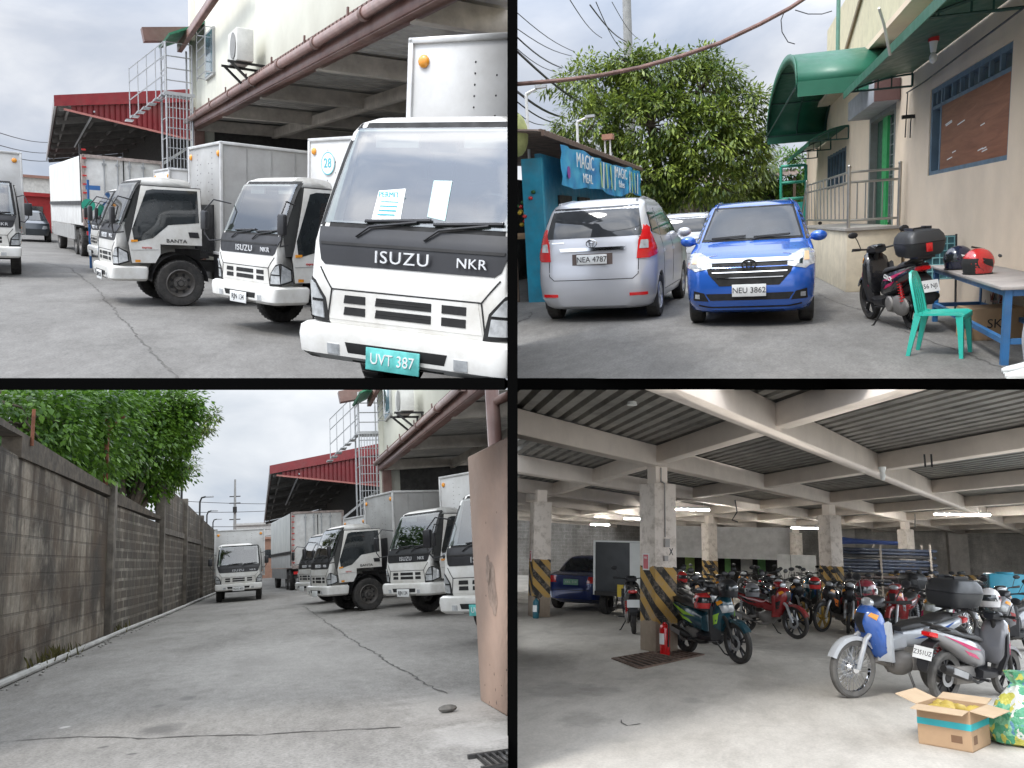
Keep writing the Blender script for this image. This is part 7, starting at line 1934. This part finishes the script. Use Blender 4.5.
more = [
    (m1, 'black scooter half hidden behind left side of nearest striped column', 634, 634, 100, False, {pn(TEALP): BLK, pn(LIME): WHP}),
    (m1, 'black scooter standing just behind the dark teal scooter, under red helmet', 716, 645, -58, True, {pn(TEALP): BLK, pn(LIME): REDP}),
    (m5, 'dark scooter tail-on behind red motorcycle, third from the nearest column', 752, 622, 70, False, {pn(GREYP): BLK, pn(MAG): REDP}),
    (m1, 'dark grey scooter in the back row below the far white column', 722, 620, -70, True, {pn(TEALP): GREYP, pn(LIME): BLK}),
    (m2, 'black motorcycle in the back row under the white parapet', 700, 616, -80, True, {pn(REDP): BLK, pn(BLK): GREYP}),
    (m2, 'dark red motorcycle in the back row by white cabinet', 778, 617, -60, True, {pn(REDP): mat('bike_paint_maroon', (.12, .015, .02), .3, coat=.5)}),
    (m1, 'blue-black scooter in the back row in front of the white cabinet', 805, 615, -110, True, {pn(LIME): BLUEP}),
    (m3, 'black motorcycle in front of left end of the pipe stack', 838, 618, -100, True, {pn(ORG): REDP}),
    (m3, 'black motorcycle tail in front of the middle of pipe stack', 868, 622, -75, True, {pn(ORG): WHP}),
    (m2, 'red motorcycle behind the seat of the blue and silver one', 893, 640, -115, True, {pn(BLK): GREYP}),
    (m5, 'olive grey scooter between the blue silver and the dusty scooter', 930, 657, -110, True, {pn(GREYP): mat('bike_paint_olive', (.16, .16, .11), .35, coat=.4)}),
    (m4, 'grey motorcycle behind the dusty scooter at right', 966, 640, -60, True, {pn(SILP): GREYP, pn(BLUEP): BLK}),
    (m1, 'pale grey scooter at the right edge behind the dusty scooter', 1000, 655, -125, True, {pn(TEALP): GREYP, pn(LIME): REDP}),
    (m3, 'black motorcycle at right edge in front of the teal tank', 1012, 640, -95, True, {}),
    (m1, 'dark scooter in the shade at far back beside dark recess', 684, 606, -60, True, {pn(TEALP): BLK, pn(LIME): GREYP}),
    (m2, 'dark motorcycle in the far back row left of far white column', 742, 606, -95, True, {pn(REDP): BLK}),
    (m3, 'black motorcycle at the back between cabinet and pipe stack', 815, 606, -70, True, {pn(ORG): GREYP}),
    (m1, 'dark scooter in front of right end of pipe stack', 918, 622, -85, True, {pn(TEALP): BLK}),
    (m2, 'dark motorcycle in front of the hazard striped kerb', 950, 622, -100, True, {pn(REDP): GREYP}),
    (m1, 'black scooter wedged between teal scooter and red motorcycle', 706, 630, -62, True, {pn(TEALP): BLK, pn(LIME): GREYP}),
    (m3, 'black motorcycle just right of the red one behind it', 786, 627, -85, True, {pn(ORG): GREYP}),
    (m3, 'black motorcycle behind the gold-wheeled one', 848, 634, -95, True, {pn(ORG): REDP}),
    (m1, 'charcoal scooter behind handlebar of blue and silver motorcycle', 880, 632, -65, True, {pn(TEALP): BLK, pn(LIME): BLUEP}),
    (m3, 'black motorcycle below the right half of pipe stack', 906, 627, -118, True, {pn(ORG): BLK}),
    (m1, 'dark scooter beside the teal bin', 938, 632, -72, True, {pn(TEALP): GREYP, pn(LIME): BLK}),
    (m3, 'black motorcycle right of teal bin before striped barrier', 965, 628, -108, True, {pn(ORG): REDP}),
    (m1, 'dark scooter left of the teal tank', 986, 623, -78, True, {pn(TEALP): BLK, pn(LIME): WHP}),
    (m3, 'black motorcycle in shade just left of the gold-wheeled one', 806, 626, -60, True, {pn(ORG): BLUEP}),
    (m5, 'dark scooter tail-on at far back behind red motorcycle', 765, 608, 85, False, {pn(GREYP): TEALP}),
]
for src, lab, px, py, hd, fr_, sw in more: dupb(src, lab, atwheel(px, py, hd, fr_, rnd.uniform(-6, 6)), sw)
for o_ in [o for o in bpy.data.objects if o.type == 'EMPTY' and o.get('group') == G1]: clip(o_, LR.planes)
# helmets resting on bikes
def onbike(px, py, d): p = LR.D(px, py, d); return p
for px, py, d, hd, sh, ac, lab in ((702, 600, 12.4, -60, REDH, PAPER, 'red helmet hung on dark teal scooter seat'), (728, 588, 12.2, -50, BLACKP, GREYP, 'black helmet on the dark teal scooter handlebar'), (866, 590, 10.9, -120, mat('maroon_shell', (.16, .02, .03), .25, coat=.7), PAPER, 'maroon helmet on handlebar of the blue and silver motorcycle'), (752, 590, 16, -60, mat('grey_shell', (.20, .20, .21), .3), PAPER, 'grey helmet on the black scooter behind teal one'), (990, 598, 12.5, -120, mat('pale_shell', (.55, .53, .52), .3), REDH, 'pale helmet on motorcycle at right edge'), (815, 583, 18, -100, REDH, BLACKP, 'small red helmet on back row scooter near white cabinet'), (682, 577, 19, -70, REDH, PAPER, 'red helmet in the shade right of nearest column')):
    p = onbike(px, py, d); h_ = helmet(lab, LR.M(p.x, d, hd, p.z - .12), sh, ac); clip(h_, LR.planes)
# ---- steel pipes on a rack
r = thing('pipe_rack', 'tall steel rack holding stacked blue steel pipes at the back of garage', 'rack', LR.S)
a0 = LR.D(826, 560, 27); a1 = LR.D(934, 560, 29)
b = MB()
for f in (.06, .5, .97):
    p = a0.lerp(a1, f)
    for s in (0, .9): b.box((p.x - s * .1, p.y + s, 1.0), (.06, .06, 2.0))
add('post', b, mat('pale_rack', (.24, .21, .18), .6), r)
b = MB()
for z in (.55, 1.05, 1.5):
    for f in (.06, .5, .97): p = a0.lerp(a1, f); b.box((p.x - .05, p.y + .45, z), (.06, .95, .05))
add('shelf_bar', b, mat('pale_rack', (.24, .21, .18), .6), r)
pm = [mat('blue_steel_pipe', (.016, .024, .045), .6, .1, var=.3), mat('dark_steel_pipe', (.015, .015, .018), .6, .1, var=.3), mat('brown_steel_pipe', (.045, .03, .027), .6, .1, var=.3)]
q = random.Random(6)
pipe = None
d_ = (a1 - a0); d_.z = 0; L_ = d_.length
for z0 in (.575, 1.075, 1.525):
    for k_ in range(3):
        for m_ in range(3 if z0 > 1.5 else 4):
            mm = pm[0] if q.random() < .62 else pm[1] if q.random() < .6 else pm[2]
            b = MB(); rr_ = .052
            b.lathe([(rr_, -L_ / 2), (rr_, L_ / 2), (rr_ * .8, L_ / 2), (rr_ * .8, -L_ / 2), (rr_, -L_ / 2)], (0, 0, 0), 'X', 10)
            c = (a0 + a1) / 2 + Vector((0, .05 + k_ * .115, 0)); c.z = z0 + rr_ + m_ * .106
            o = add('steel_pipe', b, mm, None, LR.S @ Matrix.Translation(c + Vector((q.uniform(-.12, .12), 0, 0))) @ Matrix.Rotation(math.atan2(d_.y, d_.x) + q.uniform(-.006, .006), 4, 'Z'))
            tag(o, 'long steel pipe lying in the stack on the tall rack', 'pipe', 'steel pipes stacked on the rack')
o = add('tarp_roll', MB().loft([[Vector((x, 27.4 + .18 * math.cos(t_) * s_, 2.05 + .11 * math.sin(t_) * s_ + (x - 2.0) * -.03)) for t_ in [2 * math.pi * k2 / 12 for k2 in range(12)]] for x, s_ in ((1.78, .6), (1.95, 1.25), (2.2, 1.1), (2.6, .8), (3.2, .6), (3.9, .55))]), mat('blue_tarp', (.03, .06, .20), .6, var=.3), None, LR.S); tag(o, 'crumpled dark blue tarp lying on top of pipe stack', 'tarp')
# cabinet, tank, kerb
r = thing('white_cabinet', 'white metal cabinet standing behind the motorcycles left of the pipe stack', 'cabinet', LR.M(LR.D(797, 570, 31).x, 31, 90))
b = MB(); b.box((0, .3, .82), (1.3, .6, 1.5)); add('body', b, mat('cabinet_white', (.60, .60, .58), .5, dirt=.2), r, bevel=.01)
b = MB(); b.box((-.2, -.005, .85), (.012, .02, 1.4)); b.box((-.1, -.02, .9), (.03, .04, .14)); add('door_gap', b, DARKM, r); b = MB(); b.box((0, .3, .035), (1.2, .5, .07)); add('plinth', b, DARKM, r)
p = LR.D(1004, 585, 22); r = thing('water_tank', 'square teal water tank behind motorcycles at the right edge', 'tank', LR.M(p.x, 22, 90))
b = MB(); b.box((.1, .3, .62), (.8, .6, 1.24)); add('body', b, mat('teal_tank', (.02, .25, .36), .4), r, bevel=.03); b = MB(); b.lathe([(.2, 1.24), (.2, 1.28)], (.1, .3, 0), 'Z', 20, True); add('lid', b, mat('teal_tank', (.02, .25, .36), .4), r); clip(r, LR.planes)
p = LR.D(948, 595, 26); r = thing('teal_bin', 'teal open bin behind the dusty scooter', 'bin', LR.M(p.x, 26, 90)); b = MB(); b.box((0, .2, .5), (.40, .4, 1.0)); add('body', b, mat('teal_bin', (.10, .30, .30), .6), r, bevel=.02); b = MB(); b.box((0, .2, 1.01), (.44, .44, .03)); add('rim', b, mat('teal_bin', (.10, .30, .30), .6), r)
r = thing('striped_kerb', 'low yellow and black striped barrier before the peeling wall', 'barrier', LR.M(8.0, 40, 90)); b = MB(); b.box((0, 0, .68), (5.5, .25, .5)); add('body', b, HAZ, r); b = MB(); b.box((0, 0, .2), (5.5, .3, .42)); add('base', b, OLDW, r); clip(r, LR.planes)
# ---- open carton and sack in front
p = LR.G(934, 742)
r = carton('open_carton', 'open cardboard box with teal tape and yellow contents on the garage floor', LR.M(1.47, 7.98, 62, 0, .93), (.44, .52, .34), CARD)
b = MB()
for s in (-1, 1):
    b.beam((s * .22, 0, .336), (s * .40, 0, .40 if s < 0 else .31), .50, .008, (0, 0, 1))
    b.beam((0, s * .26, .336), (0, s * .44, .37 if s > 0 else .32), .42, .008, (0, 0, 1))
add('flap', b, mat('cardboard_inner', (.50, .37, .24), .85, var=.06), r)
b = MB()
for s in (-1, 1): b.box((s * .2205, 0, .20), (.002, .5225, .055)); b.box((0, s * .2605, .20), (.441, .002, .055))
add('teal_tape', b, mat('teal_tape', (.03, .38, .42), .35), r)
b = MB(); q = random.Random(12)
for i in range(16): b.ell((q.uniform(-.15, .15), q.uniform(-.18, .18), .27 + q.uniform(0, .05)), (.07, .06, .03), 7, 4, Matrix.Rotation(q.uniform(0, 3), 3, 'X'))
add('yellow_wrapping', b, mat('yellow_plastic', (.46, .34, .08), .35, var=.2), r)
b = MB()
for s in (-1, 1): b.box((s * .2215, -.16, .09), (.001, .10, .07)); b.box((.1, s * .2615, .09), (.09, .001, .06))
add('printed_mark', b, mat('brown_print', (.16, .09, .05), .8), r)
clip(r, LR.planes)
m, t, bb = nt('printed_sack')
v = coord(t); vo = t.nodes.new('ShaderNodeTexVoronoi'); vo.inputs['Scale'].default_value = 7; t.links.new(mixc(t, .25, v, t.nodes.new('ShaderNodeTexNoise').outputs['Color'], 'LINEAR_LIGHT'), vo.inputs['Vector'])
sp = t.nodes.new('ShaderNodeSeparateColor'); t.links.new(vo.outputs['Color'], sp.inputs[0])
o = ramp(t, sp.outputs[0], [(.0, (.06, .26, .14)), (.30, (.42, .40, .08)), (.50, (.16, .38, .22)), (.66, (.50, .52, .48)), (.88, (.08, .20, .30))]); [e for e in t.nodes if e.type == 'VALTORGB'][-1].color_ramp.interpolation = 'CONSTANT'
t.links.new(o, bb.inputs['Base Color']); bb.inputs['Roughness'].default_value = .35; bumpn(t, bb, noise(t, v, 9, 5), .8, .05)
b = MB(); rings = []; q = random.Random(15)
for z, rx in ((0, .18), (.03, .27), (.15, .31), (.3, .28), (.42, .21), (.52, .14), (.60, .09), (.66, .12), (.72, .15)):
    rings.append([Vector((rx * (1 + .16 * math.sin(5 * t_ + z * 9) + q.uniform(-.07, .07)) * math.cos(t_) + z * .12, rx * .8 * (1 + .12 * math.sin(4 * t_ + z * 7)) * math.sin(t_), z)) for t_ in [2 * math.pi * k2 / 28 for k2 in range(28)]])
b.loft(rings); p = LR.G(1004, 742)
o = add('plastic_sack', b, m, None, LR.M(p.x + .10, p.y - .05, 90, 0, .82)); tag(o, 'crumpled green and yellow printed plastic sack at the right edge beside the open carton', 'sack'); clip(o, LR.planes)
p = LR.G(1003, 765)

# ---- unseen glowing sheet added beyond the right side of the garage to brighten it
SKYS, SKYSE = skymat('overcast_sky_side'); SKYSE.inputs['Strength'].default_value = 7.0
b = MB(); ys = [5, 8, 12, 18, 27, 40, 60]
for a_, c_ in zip(ys[:-1], ys[1:]):
    for f0, f1 in ((.77, 1.3), (1.3, 2.4)): b.quad((a_ * f0 + .3, a_, -.012 * a_ - .05), (c_ * f0 + .3, c_, -.012 * c_ - .05), (c_ * f1, c_, -.012 * c_ - .05), (a_ * f1, a_, -.012 * a_ - .05))
sk = struct('sky', b, SKYS, Matrix.Identity(4), smooth=False, recalc=False)  # added light sheet out of view; shares the sky object name
for a_, c_ in zip(ys[:-1], ys[1:]): pass
W = LR.S @ Matrix.Translation((0, 0, LR.h)); sk.data.transform(W.inverted()); sk.matrix_basis = W
